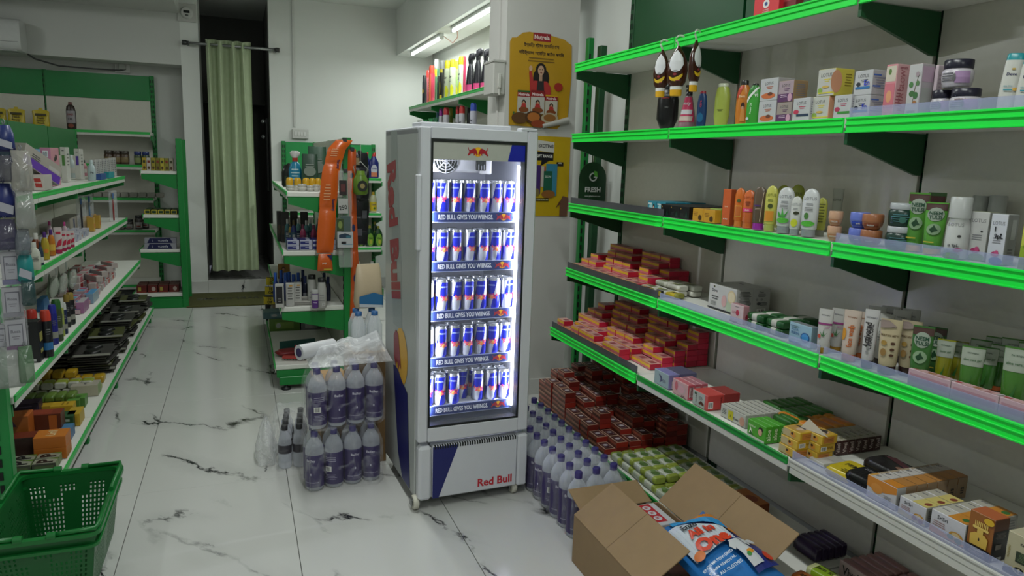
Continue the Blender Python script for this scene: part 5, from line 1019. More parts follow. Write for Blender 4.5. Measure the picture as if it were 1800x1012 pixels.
def water_bottle(p, rz, label, group, pm=0):
    if WB[0] is None:
        WB[0] = {}
    if pm not in WB[0]:
        o = thing('water_bottle', label, 'bottle', p, rz, group); ob('bottle_body', wb_m, o); ob('cap', wc_m, o); s_ = ob('label', ws_m, o)
        for nm, me in zip(('lettering', 'printed_panel'), wpm[pm]):
            if me: ob(nm, me, s_)
        WB[0][pm] = o
    else: o = dup(WB[0][pm], p, (0, 0, rz), label, group)
    return o
def film_wrap(name, label, x0, x1, y0, y1, z0, z1, r=.03, n=40, parent=None, bulge=.006, loc=None, rz=0, seed=1, group=None):
    """clear shrink film drawn round a block of bottles: scalloped sides, domed and puckered top"""
    root = thing(name, label, 'film', loc or ((x0+x1)/2, (y0+y1)/2, z0), rz, group)
    rg = random.Random(seed); hx, hy, H = (x1-x0)/2, (y1-y0)/2, z1-z0
    nb = [(round(hx/.0375)), (round(hy/.0375))]
    def ring(z, k, wav):
        P = []
        for i in range(n*4):
            t = i/(n*4); s_ = int(t*4); q = t*4-s_
            if s_ == 0: x, y, ux = -hx+2*hx*q, -hy, (0, -1); f = q*nb[0]
            elif s_ == 1: x, y, ux = hx, -hy+2*hy*q, (1, 0); f = q*nb[1]
            elif s_ == 2: x, y, ux = hx-2*hx*q, hy, (0, 1); f = q*nb[0]
            else: x, y, ux = -hx, hy-2*hy*q, (-1, 0); f = q*nb[1]
            bu = -abs(math.cos(f*math.pi))*.012*wav+.004+bulge*.3*math.sin(7*t*6+z*40)
            cx, cy = max(-hx+r, min(hx-r, x)), max(-hy+r, min(hy-r, y)); dx, dy = x-cx, y-cy; dl = math.hypot(dx, dy)
            if dl > r: x, y = cx+dx/dl*r, cy+dy/dl*r
            P.append(Vector(((x+ux[0]*bu)*k, (y+ux[1]*bu)*k, z+rg.uniform(-.002, .002)*(k < .99))))
        return P
    mb = MB(); rings = [ring(.003, .94, .6), ring(.012, 1, 1), ring(H*.35, 1.0, 1), ring(H*.62, 1.0, 1), ring(H*.70, .985, .9), ring(H*.80, .93, .7), ring(H*.92, .86, .4), ring(H*1.0, .76, .3), ring(H*1.01, .4, .2), ring(H*.995, .05, 0)]
    ids = []
    for P in rings:
        ids.append([len(mb.v)+i for i in range(len(P))]); mb.v += P
    for a, b_ in zip(ids, ids[1:]):
        for i in range(len(a)):
            j = (i+1) % len(a); mb.face((a[i], a[j], b_[j], b_[i]), 0, True)
    part('film', mb, FILM, root)
    return root
# two layers left of the fridge
for lay in range(2):
    bx, by = (.275, 3.09) if lay == 0 else (.285, 3.10)
    for i in range(4):
        for j in range(2):
            p = (bx+i*.0845+.006*lay, by+j*.086+.012*i, .0006+lay*(WBH+.012))
            water_bottle(p, rnd.choice((-.5, -.2, .15, .5, .0))+R(6)-.1, f'purple-label water bottle left of the fridge, {["lower", "upper"][lay]} pack, {["near", "far"][j]} row, {["first", "second", "third", "last"][i]} from the aisle', f'{["lower", "upper"][lay]} water pack left of the fridge', 1 if (i+lay) in (1, ) or (lay == 1 and i == 0) else 0)
    film_wrap('shrink_film', ['clear film round the lower pack of water bottles left of the fridge', 'clear film round the upper pack of water bottles left of the fridge'][lay], bx-.043, bx+.295, by-.05, by+.165, .001+lay*(WBH+.012), .001+lay*(WBH+.012)+WBH+.008, rz=R(4), seed=lay)
# big block right of the fridge
rows_ = ((1.212, 2.375, 9, 1), (1.298, 2.39, 10, 1), (1.384, 2.405, 11, 1))
for i, (x, y0, n, _) in enumerate(rows_):
    for j in range(n):
        water_bottle((x+.012*j*.0+.002*math.sin(j), y0+j*.0845, .0006), -.55+rnd.uniform(-.5, .4), f'water bottle right of the fridge, {["fridge-side", "middle", "shelf-side"][i]} row, {ORD[j].replace("front", "first")} from the cardboard box', 'water bottles on the floor right of the fridge', 1 if (i+j) % 4 == 3 else 0)
film_wrap('shrink_film', 'clear film round the block of water bottles right of the fridge', 1.17, 1.43, 2.285, 3.29, .001, WBH-.01, seed=5)
# the smaller bottles in loose film, brown carton, and things piled on the packs
CS = [(0, .026), (.01, .031), (.07, .030), (.12, .031), (.15, .026), (.175, .014), (.185, .0135)]
cs_m = MB().loft(CS, n=16).mesh('bottle_body', WATER); cc_m = MB().loft([(.183, .0145), (.205, .0145), (.207, .012)], n=14).mesh('cap', mat('#15161c', .4)); cl_m = MB().loft([(.075, .0312), (.115, .0316)], n=16, cap=(False, False)).mesh('label', mat('#2a2530', .4))
k = 0
for i in range(2):
    for j in range(4):
        o = thing('water_bottle', f'small black-capped bottle behind the tall packs, {["aisle-side", "fridge-side"][i]} row, {ORD[j].replace("front", "nearest")}', 'bottle', (.165+i*.066+.008*j, 3.36+j*.075, .0006), 0, 'small black-capped bottles'); ob('bottle_body', cs_m, o); ob('cap', cc_m, o); ob('label', cl_m, o)
film_wrap('shrink_film', 'loose crumpled film round the small black-capped bottles', .115, .285, 3.31, 3.64, .001, .235, bulge=.03, seed=9)
bag = thing('plastic_bag', 'crumpled empty clear bag slumped on the floor beside the small bottles', 'bag', (.10, 3.5, 0))
rg = random.Random(4)
def bagfn(u, v):
    a = u*2*math.pi; r = .09*(1-v**2.2)+.012*math.sin(5*a+6*v)*(1-v)+.003
    return (r*math.cos(a)*.55-.015, r*math.sin(a)*1.3, .004+.20*v+.012*math.sin(3*a)*v)
part('film', MB().grid(bagfn, 28, 9), clear('bag_film', '#e9ebee', .26, .2, .4, 1.0, 22), bag)
carton('shipping_carton', 'plain brown carton with small red print wedged behind the water packs', 'carton', (.16, .30, .40), (.39, 3.42, .0005), R(4), ('#8a6a44', '#9a7850', '#a88558'), {'top': [('t', '36', .2, .2, .1, '#b0503a', .3)]}, flap=True)
for k, (x, y) in enumerate(((.50, 3.30), (.58, 3.29), (.50, 3.38), (.58, 3.375))):
    pass
LZ = 2*(WBH+.012)+.012
lid = carton('shipping_carton', 'flat brown tray carton supporting the top bottles by the fridge', 'carton', (.16, .22, .55), (.545, 3.40, .0005), R(3), ('#7d6240', '#8a6c46', '#98784e'))
CLB = clear('clear_bottle', '#dde4ea', .3, .1, .5)
for i in range(2):
    for j in range(2):
        p = (.507+i*.076, 3.34+j*.082, .552)
        o = thing('water_bottle', f'blue-capped clear bottle on top of the pile, {["left", "fridge-side"][i]} {["near", "far"][j]} one', 'bottle', p, 0, 'blue-capped bottles on the pile')
        part('bottle_body', MB().loft([(0, .03), (.01, .036), (.12, .036), (.16, .02), (.17, .013)], n=16), CLB, o); part('cap', MB().loft([(.168, .016), (.185, .016), (.187, .013)], n=14), mat('#2a5a90', .4), o)
o = thing('snack_bag', 'blue and white bag of snacks topping the pile against the fridge side', 'packet', (.568, 3.43, .742), .2)
part('pouch', MB().loft([(0, .065, .03), (.03, .07, .04), (.12, .065, .035), (.19, .06, .012), (.21, .055, .003)], n=24, pw=3), mat('#b9a88c', .3, bump=.4, scale=20), o)
fpanel(o, [('p', [(-.5, .12), (.5, .05), (.5, .3), (.1, .38), (-.5, .3)], '#2a6a9a'), ('p', [(-.5, .05), (.5, .0), (.5, .06), (-.5, .13)], '#c0c6cc')], .12, .2, (0, -.042, 0), names=('lettering', 'printed_panel'))
rl = thing('plastic_roll', 'white film roll with a purple core lying on the upper water pack', 'roll', (.30, 3.20, LZ+.035), R(-60))
part('film_roll', MB().loft([(-.09, .033), (.09, .034)], n=18, T=Tm((0, 0, 0), (1, 0, 0), (0, 0, 1), (0, -1, 0))), clear('roll_film', '#d9dade', .8, .25, .2), rl); part('core', MB().loft([(.0895, .02), (.092, .02)], n=14, T=Tm((0, 0, 0), (1, 0, 0), (0, 0, 1), (0, -1, 0))), mat('#3a3560', .5), rl)
sheet = thing('plastic_sheet', 'big crumpled clear sheet draped over the top of the upper water pack', 'film', (.45, 3.18, LZ-.02))
rg2 = random.Random(11); bumps = [(rg2.uniform(0, 1), rg2.uniform(0, 1), rg2.uniform(.05, .16), rg2.uniform(-.02, .05)) for _ in range(26)]
def shfn(u, v):
    x = -.19+.36*u; y = -.10+.24*v
    z = .02+.13*max(0, u-.1)*(1-.8*abs(v-.5))+sum(h_*math.exp(-((u-a)**2+(v-b_)**2)/(s_*s_)) for a, b_, s_, h_ in bumps)
    e = min(u, v, 1-u, 1-v); return (x, y, max(.004, z*min(1, e*6+.12)))
part('film', MB().grid(shfn, 40, 28), clear('sheet_film', '#eceef2', .30, .25, .5, .9, 16), sheet)
carton('flat_cardboard', 'flattened brown cardboard piece on the floor under the fridge corner', 'cardboard', (.24, .2, .012), (.60, 3.27, .0005) if False else (.56, 3.235, .0005), R(20), ('#77613f', '#77613f', '#80694a'), flap=False) if False else None
# ------------------------------------------------------------------ open cardboard box with detergent
KB = mat('#8d7453', .75, var=.1, scale=18, bump=.05); KE = mat('#6c5639', .85)
cbx = thing('cardboard_box', 'open brown cardboard box with raised flaps in front of the right shelving', 'box', (0, 0, 0))
X0, X1, Y0, Y1, HB = 1.115, 1.475, 1.62, 2.205, .185
cbx.location = ((X0+X1)/2, (Y0+Y1)/2, 0); HX, HY = (X1-X0)/2, (Y1-Y0)/2; T_ = .005
for nm, b_ in (('side_wall', (-HX, -HX+T_, -HY, HY)), ('side_wall', (HX-T_, HX, -HY, HY)), ('end_wall', (-HX+T_, HX-T_, HY-T_, HY)), ('end_wall', (-HX+T_, HX-T_, -HY, -HY+T_))):
    part(nm, MB().box(*b_, .001, HB, b=.001), KB, cbx)
part('box_bottom', MB().box(-HX+T_, HX-T_, -HY+T_, HY-T_, .001, .006), KE, cbx)
def flap(p0, along, out, L, W, nm='flap', crease=.5, sag=0):
    al, ou = Vector(along).normalized(), Vector(out).normalized(); nn = al.cross(ou).normalized()
    T = Tm(p0, al, ou, nn); mb = MB()
    mb.box(0, L, 0, W, -T_/2, T_/2, 0, b=.0012, T=T)
    mb.box(L*crease-.001, L*crease+.001, .002, W-.002, T_/2-.0003, T_/2+.0004, 1, T=T)
    return part(nm, mb, [KB, KE], cbx)
flap((-HX, HY, HB), (0, -1, 0), (.155, 0, .105), .50, .185)
flap((HX, HY, HB+.003), (0, -1, 0), (.155, 0, .135), .565, .205)
flap((-HX+.03, HY+.001, HB+.004), (1, 0, 0), (0, .12, .035), .30, .125, crease=.99)
flap((HX-.03, -HY, HB+.002), (-1, 0, 0), (0, -.12, -.05), .30, .12, crease=.99)
tbp = at(1172, 928, .19); tb = thing('detergent_carton', 'white and red carton with three round badges inside the cardboard box', 'carton', (tbp.x, 2.10, .008), RX)
part('carton_shell', MB().box(-.08, .08, -.05, .05, 0, .19, b=.002), mat('#bdbcc0', .4), tb)
add_prints(tb, (.16, .10, .19), {'top': [('r', -.05, .5, .84, .5, '#b02a34'), ('e', -.3, .5, .1, .16, '#c9c6cc'), ('e', -.05, .5, .1, .16, '#c9c6cc'), ('e', .2, .5, .1, .16, '#c9c6cc'), ('t', '5x', -.3, .5, .16, '#b02a34', .1), ('t', '5x', -.05, .5, .16, '#b02a34', .1), ('t', '5x', .2, .5, .16, '#b02a34', .1)]})
carton('detergent_carton', 'dark carton under the detergent pouch in the cardboard box', 'carton', (.26, .20, .10), (1.30, 1.78, .0075), RX, ('#4a2c2a', '#3c2624', '#5a3432'))
# pouch: its face leans back against the far wall
fx = Vector((.95, .06, .24)).normalized(); fy0 = Vector((.0, 1, .15)); fy = (fy0-fx*fy0.dot(fx)).normalized(); fz = fx.cross(fy)
PW, PH = .225, .36
po = thing('detergent_pouch', 'blue and orange detergent pouch with big red lettering standing in the cardboard box', 'packet', (1.325, 1.79, .02))
po.matrix_world = Matrix((fx, fy, fz)).transposed().to_4x4(); po.location = (1.405, 1.56, .210)
po.rotation_euler = Matrix((fx, fy, fz)).transposed().to_euler()
def ptop(u, v, sgn):
    x = (u-.5)*PW*(1+.05*math.cos(v*3)); y = v*PH; e = max(0, min(1, 4*min(u, 1-u)))**.5*max(0, min(1, 4.5*min(v, 1-v)))**.5
    return Vector((x, y+.012*math.sin(u*7)*(v > .9), sgn*(1 if sgn > 0 else .5)*(.044*e+.004*math.sin(9*u+7*v)*e)))
def pcol(i, j): return 0
mb = MB(); mb.grid(lambda u, v: ptop(u, v, 1), 26, 30, 0); mb.grid(lambda u, v: ptop(1-u, v, -1), 26, 30, 0)
part('pouch', mb, mat('#2a6fb4', .22, var=.25, scale=14), po)
def pm_(x, y, e):
    u = min(1, max(0, x/PW+.5)); v = min(1, max(0, y/PH)); q = ptop(u, v, 1); return Vector((q.x, q.y, q.z+.0006+e*1.3))
def dens(poly, n=10):
    out = []
    for a, b_ in zip(poly, poly[1:]+poly[:1]): out += [(a[0]+(b_[0]-a[0])*t/n, a[1]+(b_[1]-a[1])*t/n) for t in range(n)]
    return out
def strip2(x0, x1, fa, fb, col, n=14):          # band between two curves
    return [('p', [(x0+(x1-x0)*k/n, fa(k/n)), (x0+(x1-x0)*(k+1)/n, fa((k+1)/n)), (x0+(x1-x0)*(k+1)/n, fb((k+1)/n)), (x0+(x1-x0)*k/n, fb(k/n))], col) for k in range(n)]
it = []
it += strip2(.12, .49, lambda t: .98-.2*t, lambda t: .80-.62*t, '#1c1c66')
it += strip2(-.05, .46, lambda t: .97-.1*t*t, lambda t: .93-.42*t*t, '#cc7a1e')
it += strip2(-.25, .40, lambda t: .94-.2*t*t, lambda t: .90-.3*t*t, '#2f8ac4')
it += strip2(-.40, .32, lambda t: .88-.05*t-.2*t*t, lambda t: .42+.04*t, '#c3cbd4')
it += strip2(.14, .49, lambda t: .5-.2*t, lambda t: .06, '#23307c')
it += [('t', 'Enzo', -.12, .76, .065, '#14141c', .42, .02, .03), ('t', 'All in', -.04, .66, .10, '#c93a1e', .6, .0, .05), ('t', 'One', -.02, .51, .15, '#cf3c1e', .62, .0, .06), ('e', -.33, .44, .08, .05, '#c86a20')]
it += [('r', .21, .405-.032*k, .17, .033, '#c4c6ca') for k in range(10)]+[('p', [(.06, .35), (.14, .42), (.14, .32), (.09, .29)], '#c4c6ca'), ('p', [(.28, .42), (.37, .35), (.33, .29), (.28, .32)], '#c4c6ca'), ('e', .23, .22, .05, .025, '#cf8a2a'), ('e', .19, .2, .03, .02, '#3f8a3a')]
for k in range(3): it.append(('t', ('ENZYME POWERED', 'STAIN REMOVAL', 'FOR ALL CLOTHES')[k], -.2, .30-.06*k, .028, '#c9d6e4', .5, .06))
it += [('e', .40, .34, .07, .03, '#c3c6cc'), ('e', .42, .15, .06, .05, '#c9402a')]
for nm, me in zip(('lettering', 'printed_panel'), print_mesh(prints2d(curv(it), PW, PH), lambda x, y, e: pm_(x, y, e), 0)):
    if me: ob(nm, me, po)
# ------------------------------------------------------------------ green shopping basket
bkt = thing('shopping_basket', 'green plastic shopping basket with folded handles on the floor', 'basket', (-.625, 2.70, 0))
BG = mat('#0d5a26', .35, var=.08, scale=12); BG2 = mat('#116a2c', .35)
BX, BY, BH = .16, .26, .245; tx, ty = .028, .035
def wall(p0, p1, q0, q1, n, rows, solid):
    """tapered wall p0-p1 (bottom) to q0-q1 (top) as bars round real openings"""
    p0, p1, q0, q1 = map(Vector, (p0, p1, q0, q1)); mb = MB()
    nrm = (p1-p0).cross(q0-p0).normalized()
    def P(u, v): return (p0+(p1-p0)*u)*(1-v)+(q0+(q1-q0)*u)*v
    us = [i/n for i in range(n+1)]; vs_ = [j/rows for j in range(rows+1)]
    gap = .30
    for i in range(n):
        for j in range(rows):
            u0, u1, v0, v1 = us[i], us[i+1], vs_[j], vs_[j+1]; b0 = len(mb.v)
            o4 = [P(u0, v0), P(u1, v0), P(u1, v1), P(u0, v1)]
            if solid(i, j, n, rows): mb.v += o4; mb.face((b0, b0+1, b0+2, b0+3)); continue
            du, dv = (u1-u0)*gap, (v1-v0)*.2
            i4 = [P(u0+du, v0+dv), P(u1-du, v0+dv), P(u1-du, v1-dv), P(u0+du, v1-dv)]; mb.v += o4+i4
            for k in range(4): mb.face((b0+k, b0+(k+1) % 4, b0+4+(k+1) % 4, b0+4+k))
    o = part('basket_wall', mb, BG, bkt); md = o.modifiers.new('thick', 'SOLIDIFY'); md.thickness = .004; md.offset = 0
    return o
sol_s = lambda i, j, n, r: j < 1 or j > r-3 or i in (0, n-1) or abs(i-n/2+.5) < 1.6 and j < r-4 or (j >= r-5 and i % 7 < 3)
bx, by = BX-tx, BY-ty
wall((-bx, -by, .004), (bx, -by, .004), (-BX, -BY, BH), (BX, -BY, BH), 22, 14, sol_s)
wall((bx, by, .004), (-bx, by, .004), (BX, BY, BH), (-BX, BY, BH), 22, 14, sol_s)
wall((bx, -by, .004), (bx, by, .004), (BX, -BY, BH), (BX, BY, BH), 34, 14, sol_s)
wall((-bx, by, .004), (-bx, -by, .004), (-BX, BY, BH), (-BX, -BY, BH), 34, 14, sol_s)
part('basket_floor', MB().box(-bx, bx, -by, by, .001, .006), BG, bkt)
def rrect(hx, hy, r, n=6):
    P = []
    for cx, cy, a0 in ((hx-r, hy-r, 0), (-hx+r, hy-r, 90), (-hx+r, -hy+r, 180), (hx-r, -hy+r, 270)):
        P += [(cx+r*math.cos(R(a0+90*k/n)), cy+r*math.sin(R(a0+90*k/n))) for k in range(n+1)]
    return P
def ringlip(hx, hy, z0, z1, wd, mtl, nm):
    A, B_ = rrect(hx, hy, .04), rrect(hx-wd, hy-wd, .03); n = len(A); mb = MB()
    for z in (z0, z1):
        mb.v += [Vector((x, y, z)) for x, y in A]+[Vector((x, y, z)) for x, y in B_]
    for i in range(n):
        j = (i+1) % n
        mb.face((i, j, 2*n+j, 2*n+i)); mb.face((n+j, n+i, 3*n+i, 3*n+j)); mb.face((2*n+i, 2*n+j, 3*n+j, 3*n+i)); mb.face((j, i, n+i, n+j))
    return part(nm, mb, mtl, bkt)
ringlip(BX+.018, BY+.018, BH-.004, BH+.010, .022, BG2, 'rim'); ringlip(BX+.012, BY+.012, BH-.045, BH-.035, .014, BG2, 'rim')
for s in (-1, 1):
    hpts = [(-.045, s*(BY+.006), BH+.016), (-BX-.004, s*(BY+.004), BH+.020), (-BX-.008, s*(BY-.03), BH+.02), (-BX-.006, s*.03, BH+.018)]
    part('handle', MB().tube([(x, y, z) for x, y, z in hpts], .008, 8), BG2, bkt)
    hpts = [(.045, s*(BY+.006), BH+.016), (BX+.004, s*(BY+.004), BH+.020), (BX+.008, s*(BY-.03), BH+.02), (BX+.006, s*.03, BH+.018)]
    part('handle', MB().tube([(x, y, z) for x, y, z in hpts], .008, 8), BG2, bkt)
    for x in (-.045, .045): part('hinge', MB().loft([(-.012, .013), (.012, .013)], n=12, T=Tm((x, s*(BY+.008), BH+.014), (0, 1, 0), (0, 0, 1), (1, 0, 0))), BG2, bkt)
# ------------------------------------------------------------------ left aisle shelving
A1, A2, A3, A4 = 1.2425, .9025, .5475, .1375
def lbox(z, xl, xm, xr, yb, yt, name, label, cat, cols, prints=None, group=None, flap=True, maxx=None, yaw_=0, dz=0):
    """carton on the left shelving: near-front vertical edge at xm, near face to xl, front face to xr"""
    c = at(xm, yb, z); fx = None
    if maxx is not None and (z == A1 or c.x > maxx): c = at_x(xm, yb, maxx); c.z = z; fx = 1
    d = max(.015, c.x-at_y(xl, yb, c.y).x); w_ = min(.4, max(.015, at_x(xr, yb-4, c.x).y-c.y)); h = max(.012, at_x(xm, yt, c.x).z-(z if fx else at_x(xm, yb, c.x).z))
    carton(name, label, cat, (round(w_, 4), round(d, 4), round(h, 4)), (c.x-d/2, c.y+w_/2, z+dz+.0005), LX+yaw_, cols, prints, group, flap)
    return c, w_, d, h
lbox(A1, 33, 55, 74, 305, 262, 'gift_box', 'pale blue gift box with a raised ribbon loop on the top left shelf', 'box', ('#6d9cc0', '#8fb4cc', '#5a8aae'), {'left': [('r', 0, .5, .1, .95, '#2a3a4a')]}, maxx=-1.0)
lbox(A1, 73, 92, 106, 309, 260, 'toy_carton', 'tall pink carton with a barcode on its near face', 'carton', ('#b9808c', '#bf7f96', '#b98a94'), {'left': [('bar', 0, .84, .5, .16), ('r', 0, .45, .9, .45, '#b8607e'), ('lines', 0, .16, .4, 3, .05, '#8a5a66')], 'front': [('e', .1, .75, .12, .08, '#2a2224'), ('e', -.05, .7, .1, .06, '#2a2224'), ('e', -.1, .25, .16, .1, '#6a5a3a')]}, maxx=-.955)
lbox(A1, 48, 78, 92, 328, 308, 'razor_carton', 'white carton with a red panel and black slashes lying at the shelf front', 'carton', ('#b0a9a4', '#b8b0aa', '#a89a92'), {'left': [('p', [(.0, .2), (.4, .2), (.3, .8), (-.1, .8)], '#a02c26'), ('t', 'POWER', .15, .5, .2, '#d8c8c0', .4), ('p', [(-.4, .1), (-.36, .1), (-.2, .95), (-.26, .95)], '#1c1a1a'), ('p', [(-.3, .1), (-.26, .1), (-.1, .95), (-.16, .95)], '#1c1a1a')]}, maxx=-.89)
o = carton('dryer_carton', 'white and purple carton leaning across the top left shelf', 'carton', (.30, .06, .10), (-.96, 4.28, A1+.075), 0, ('#9a948c', '#8a857e', '#7f7a74'), {'front': [('r', 0, .25, 1, .42, '#5a2f9a'), ('r', .3, .6, .3, .2, '#aaa6a4'), ('lines', -.2, .7, .3, 3, .1, '#4a4a4a')], 'right': [('r', 0, .3, .8, .4, '#5a2f9a')]}, rot=(0, .42, LX-.35))
for x0, xm, x1, yb, yt, cc, lb in ((108, 118, 124, 304, 259, '#4a7a3a', 'white carton with a green print standing behind the pink one'), (132, 142, 148, 300, 262, '#4a2f8a', 'white carton with a violet square at the back of the top left shelf')):
    lbox(A1, x0, xm, x1, yb, yt, 'cream_carton', lb, 'carton', ('#b4b2ac', '#bab8b2', '#b8b6b0'), {'left': [('r', 0, .62, .5, .3, cc), ('lines', 0, .9, .6, 1, .05, '#3a3a3a')], 'front': [('lines', 0, .8, .5, 4, .1, '#5a5a5a')]}, maxx=-1.0)
for x, yb, yt, w_, c1, c2, lb in ((127, 312, 272, 14, '#a9b4b4', '#b4bcbc', 'milky bottle beside the leaning purple carton'), (138, 310, 282, 9, '#7f9a52', '#c8b84a', 'small green and yellow bottle in the row of little bottles'), (149, 309, 281, 9, '#b07a84', '#2a2a2a', 'small pink bottle in the row of little bottles'), (162, 318, 281, 13, '#a3b2b4', '#aab8ba', 'pale bottle with black lettering at the shelf front')):
    put('bottle', A1, x, yb, yt, w_, lb, 'bottle', (c1, c2), {0: [('t', 'Pn', 0, .5, .12, '#1a1a1a', .6)] if x == 162 else [('r', 0, .4, .8, .3, '#b9b7b0')]}, rz=.3, d=.8)
for k in range(6):
    x = 170+k*6.2
    lbox(A1, x-4, x, x+4, 311-k*1.2, 281-k*.8, 'cream_carton', f'narrow white carton with grey print in the row at the far end, {ORD[k].replace("front", "first")}', 'carton', ('#a8a6a6', '#b0aeae', '#b0a8a8'), {'left': [('lines', 0, .85, .6, 7, .1, '#4a4a52')], 'front': [('lines', 0, .85, .6, 7, .1, '#4a4a52')]}, 'narrow white cartons in a row', maxx=-.93)
for k, (x, c) in enumerate(((178, '#2a4a8a'), (192, '#1f8a94'))):
    lbox(A1, x-9, x, x+9, 314-3*k, 306-3*k, 'small_carton', ('dark blue flat carton at the shelf front', 'teal flat carton at the shelf front')[k], 'carton', (c, c, c), maxx=-.89)
# second shelf
for x, yb, yt, w_, c1, c2, kw, pr, lb in (
    (62, 474, 424, 20, '#b3b4a8', '#b9bab4', {}, [('lines', 0, .6, .5, 4, .06, '#3a3a3a')], 'white lotion bottle nearest on the second left shelf'),
    (66, 462, 408, 17, '#6a3418', '#bdbbb6', {}, [('r', 0, .35, .9, .3, '#c0a080')], 'brown syrup bottle with a white cap'),
    (73, 466, 424, 9, '#2a3a4a', '#20242c', {}, [('r', 0, .3, .8, .3, '#b8b8b0')], 'thin dark bottle beside the white lotion'),
    (81, 456, 406, 13, '#a8922c', '#46246a', {}, [('e', 0, .4, .3, .1, '#c87a2a')], 'yellow oil bottle with a purple cap'),
    (92, 449, 402, 12, '#b06a20', '#46246a', {}, [('r', 0, .4, .8, .3, '#c8a040')], 'orange oil bottle with a purple cap'),
    (89, 425, 388, 9, '#b8a0a8', '#b0387a', {}, [], 'white bottle with a pink cap behind the orange oil'),
    (115, 424, 389, 9, '#b8a0a8', '#b0387a', {}, [], 'white bottle with a pink cap behind the red and white tubes')):
    put('bottle', A2, x, yb, yt, w_, lb, 'bottle', (c1, c2), {0: pr} if pr else None, rz=.5, d=.8, **kw)
for k, (x, yb, yt) in enumerate(((104, 445, 398), (113, 441, 404), (120, 438, 405), (127, 434, 404))):
    put('tube', A2, x, yb, yt, 13 if k == 0 else 10, f'white and crimson tube standing on its cap, {ORD[k].replace("front", "nearest")}', 'tube', ('#b9aeac', '#a01c4a'), {1: [('p', [(-.4, .1), (.3, .2), (.4, .5), (-.1, .4)], '#a8203c'), ('r', 0, .75, .6, .1, '#a8203c')]}, rz=.5)
for k in range(18):
    i, j = k % 6, k//6
    carton('ointment_carton', f'small white carton in the block on the second left shelf, {ORD[i].replace("front", "nearest")} row, {ORD[j]} column', 'carton', (.07, .035, .045), (-.935-j*.055, 4.75+i*.105, A2+.0005), LX, ('#a9a9b2', '#aaaab6', '#b0b0ba'), {'front': [('r', -.2, .5, .2, .6, '#3a4a8a') if k % 3 else ('r', .2, .4, .4, .3, '#a86a3a'), ('lines', .1, .7, .4, 2, .2, '#6a6a7a')], 'left': [('lines', 0, .7, .6, 2, .2, '#6a6a7a')]}, 'small white cartons in a block')
for k, (x, y, ww, c) in enumerate(((-1.10, 4.35, .34, '#86868a'), (-1.02, 4.10, .22, '#7a7c84'), (-1.08, 5.55, .40, '#8a857c'))):
    carton('paste_carton', ('long grey carton lying at the back of the second left shelf', 'grey carton with blue print behind the tubes', 'long grey tray carton further along the second left shelf')[k], 'carton', (ww, .10, .07+.03*(k == 2)), (x, y, A2+.0005), LX, (c, c, c), {'front': [('r', -.2, .5, .1, .8, '#2a3a5a'), ('e', .2, .5, .1, .3, '#2a3a5a'), ('lines', .3, .5, .2, 2, .2, '#3a3a44')]})
for k in range(4):
    carton('ointment_carton', f'small orange-yellow carton at the far end of the second left shelf, {ORD[k].replace("front", "nearest")}', 'carton', (.05, .04, .09), (-.945-.045*(k % 2), 5.55+.11*k, A2+.0005), LX, ('#b08a3a', '#b8923a', '#a8783a'), {'front': [('r', 0, .4, .6, .3, '#b85a2a')]}, 'small orange-yellow cartons')
for k, (x, yb) in enumerate(((168, 372), (181, 370), (200, 380))):
    p = at_x(x, yb, -.915); bp = thing('toothbrush_pack', ('toothbrush pack with dark bristles standing far along the second left shelf', 'toothbrush pack beside the dark one', 'tall red and blue toothbrush pack at the very end')[k], 'toothbrush', (p.x if k == 2 else -1.0, p.y, A2), .3)
    part('blister', MB().box(-.028, .028, -.004, .004, .0005, .24, b=.003), clear('blister', '#d9dde0', .25, .1, .4), bp)
    part('handle', MB().loft([(.01, .006), (.10, .007), (.17, .004), (.22, .006)], n=10), mat(('#2a2a30', '#4a6a8a', '#8a2a2a')[k], .4), bp); part('bristles', MB().box(-.006, .006, -.02, -.006, .18, .22, b=.001), mat('#4a6a9a', .6), bp)
# third shelf
for k, (xl, xm, xr, yb, yt) in enumerate(((48, 73, 80, 648, 560), (76, 84, 92, 622, 556))):
    lbox(A3, xl, xm, xr, yb, yt, 'perfume_carton', ('tall black perfume carton with gilt labels nearest on the third left shelf', 'second black carton with a green foot right behind')[k], 'carton', ('#101014', '#131418', '#16171a'), {'front': [('r', 0, .6, .7, .22, '#8f8a4a'), ('r', 0, .25, .6, .1, '#8f8a4a')], 'left': [('e', -.2, .9, .08, .03, '#5a5a5a'), ('r', -.1, .05, .6, .06, '#b9b9b9')]} if k == 0 else {'front': [('r', 0, .12, .9, .2, '#2a5a30'), ('lines', 0, .8, .6, 5, .08, '#6a6a70')]}, maxx=-.815)
for x, yb, yt, w_, c1, c2, lb in ((60, 610, 540, 18, '#15161c', '#a83028', 'black spray can with a red cap behind the black carton'), (85, 626, 540, 18, '#16171d', '#b83a2c', 'black and blue spray can with a red cap at the shelf front'), (46, 600, 543, 14, '#1a1a20', '#9a2a24', 'red-capped spray can furthest left'), (96, 604, 531, 14, '#1c1f78', '#242a8a', 'royal blue spray can'), (103, 598, 522, 16, '#39442a', '#2a5a2a', 'olive spray can with a dark green cap'), (110, 590, 522, 9, '#8f9a4a', '#b8bab4', 'lime and white slim can'), (115, 586, 528, 9, '#1c2448', '#b9bab8', 'dark blue slim can with a white cap'), (126, 569, 511, 13, '#15161a', '#8a7434', 'black spray can with a gold cap'), (120, 574, 514, 10, '#1b1b20', '#7f6a30', 'slimmer black can with a gold cap')):
    put('spray', A3, x, yb, yt, w_, lb, 'spray can', (c1, c2), {0: [('r', 0, .3, .8, .2, '#2a6aa0' if x == 85 else '#8a8a80'), ('lines', 0, .75, .5, 3, .06, '#77777a')]}, rz=.5)
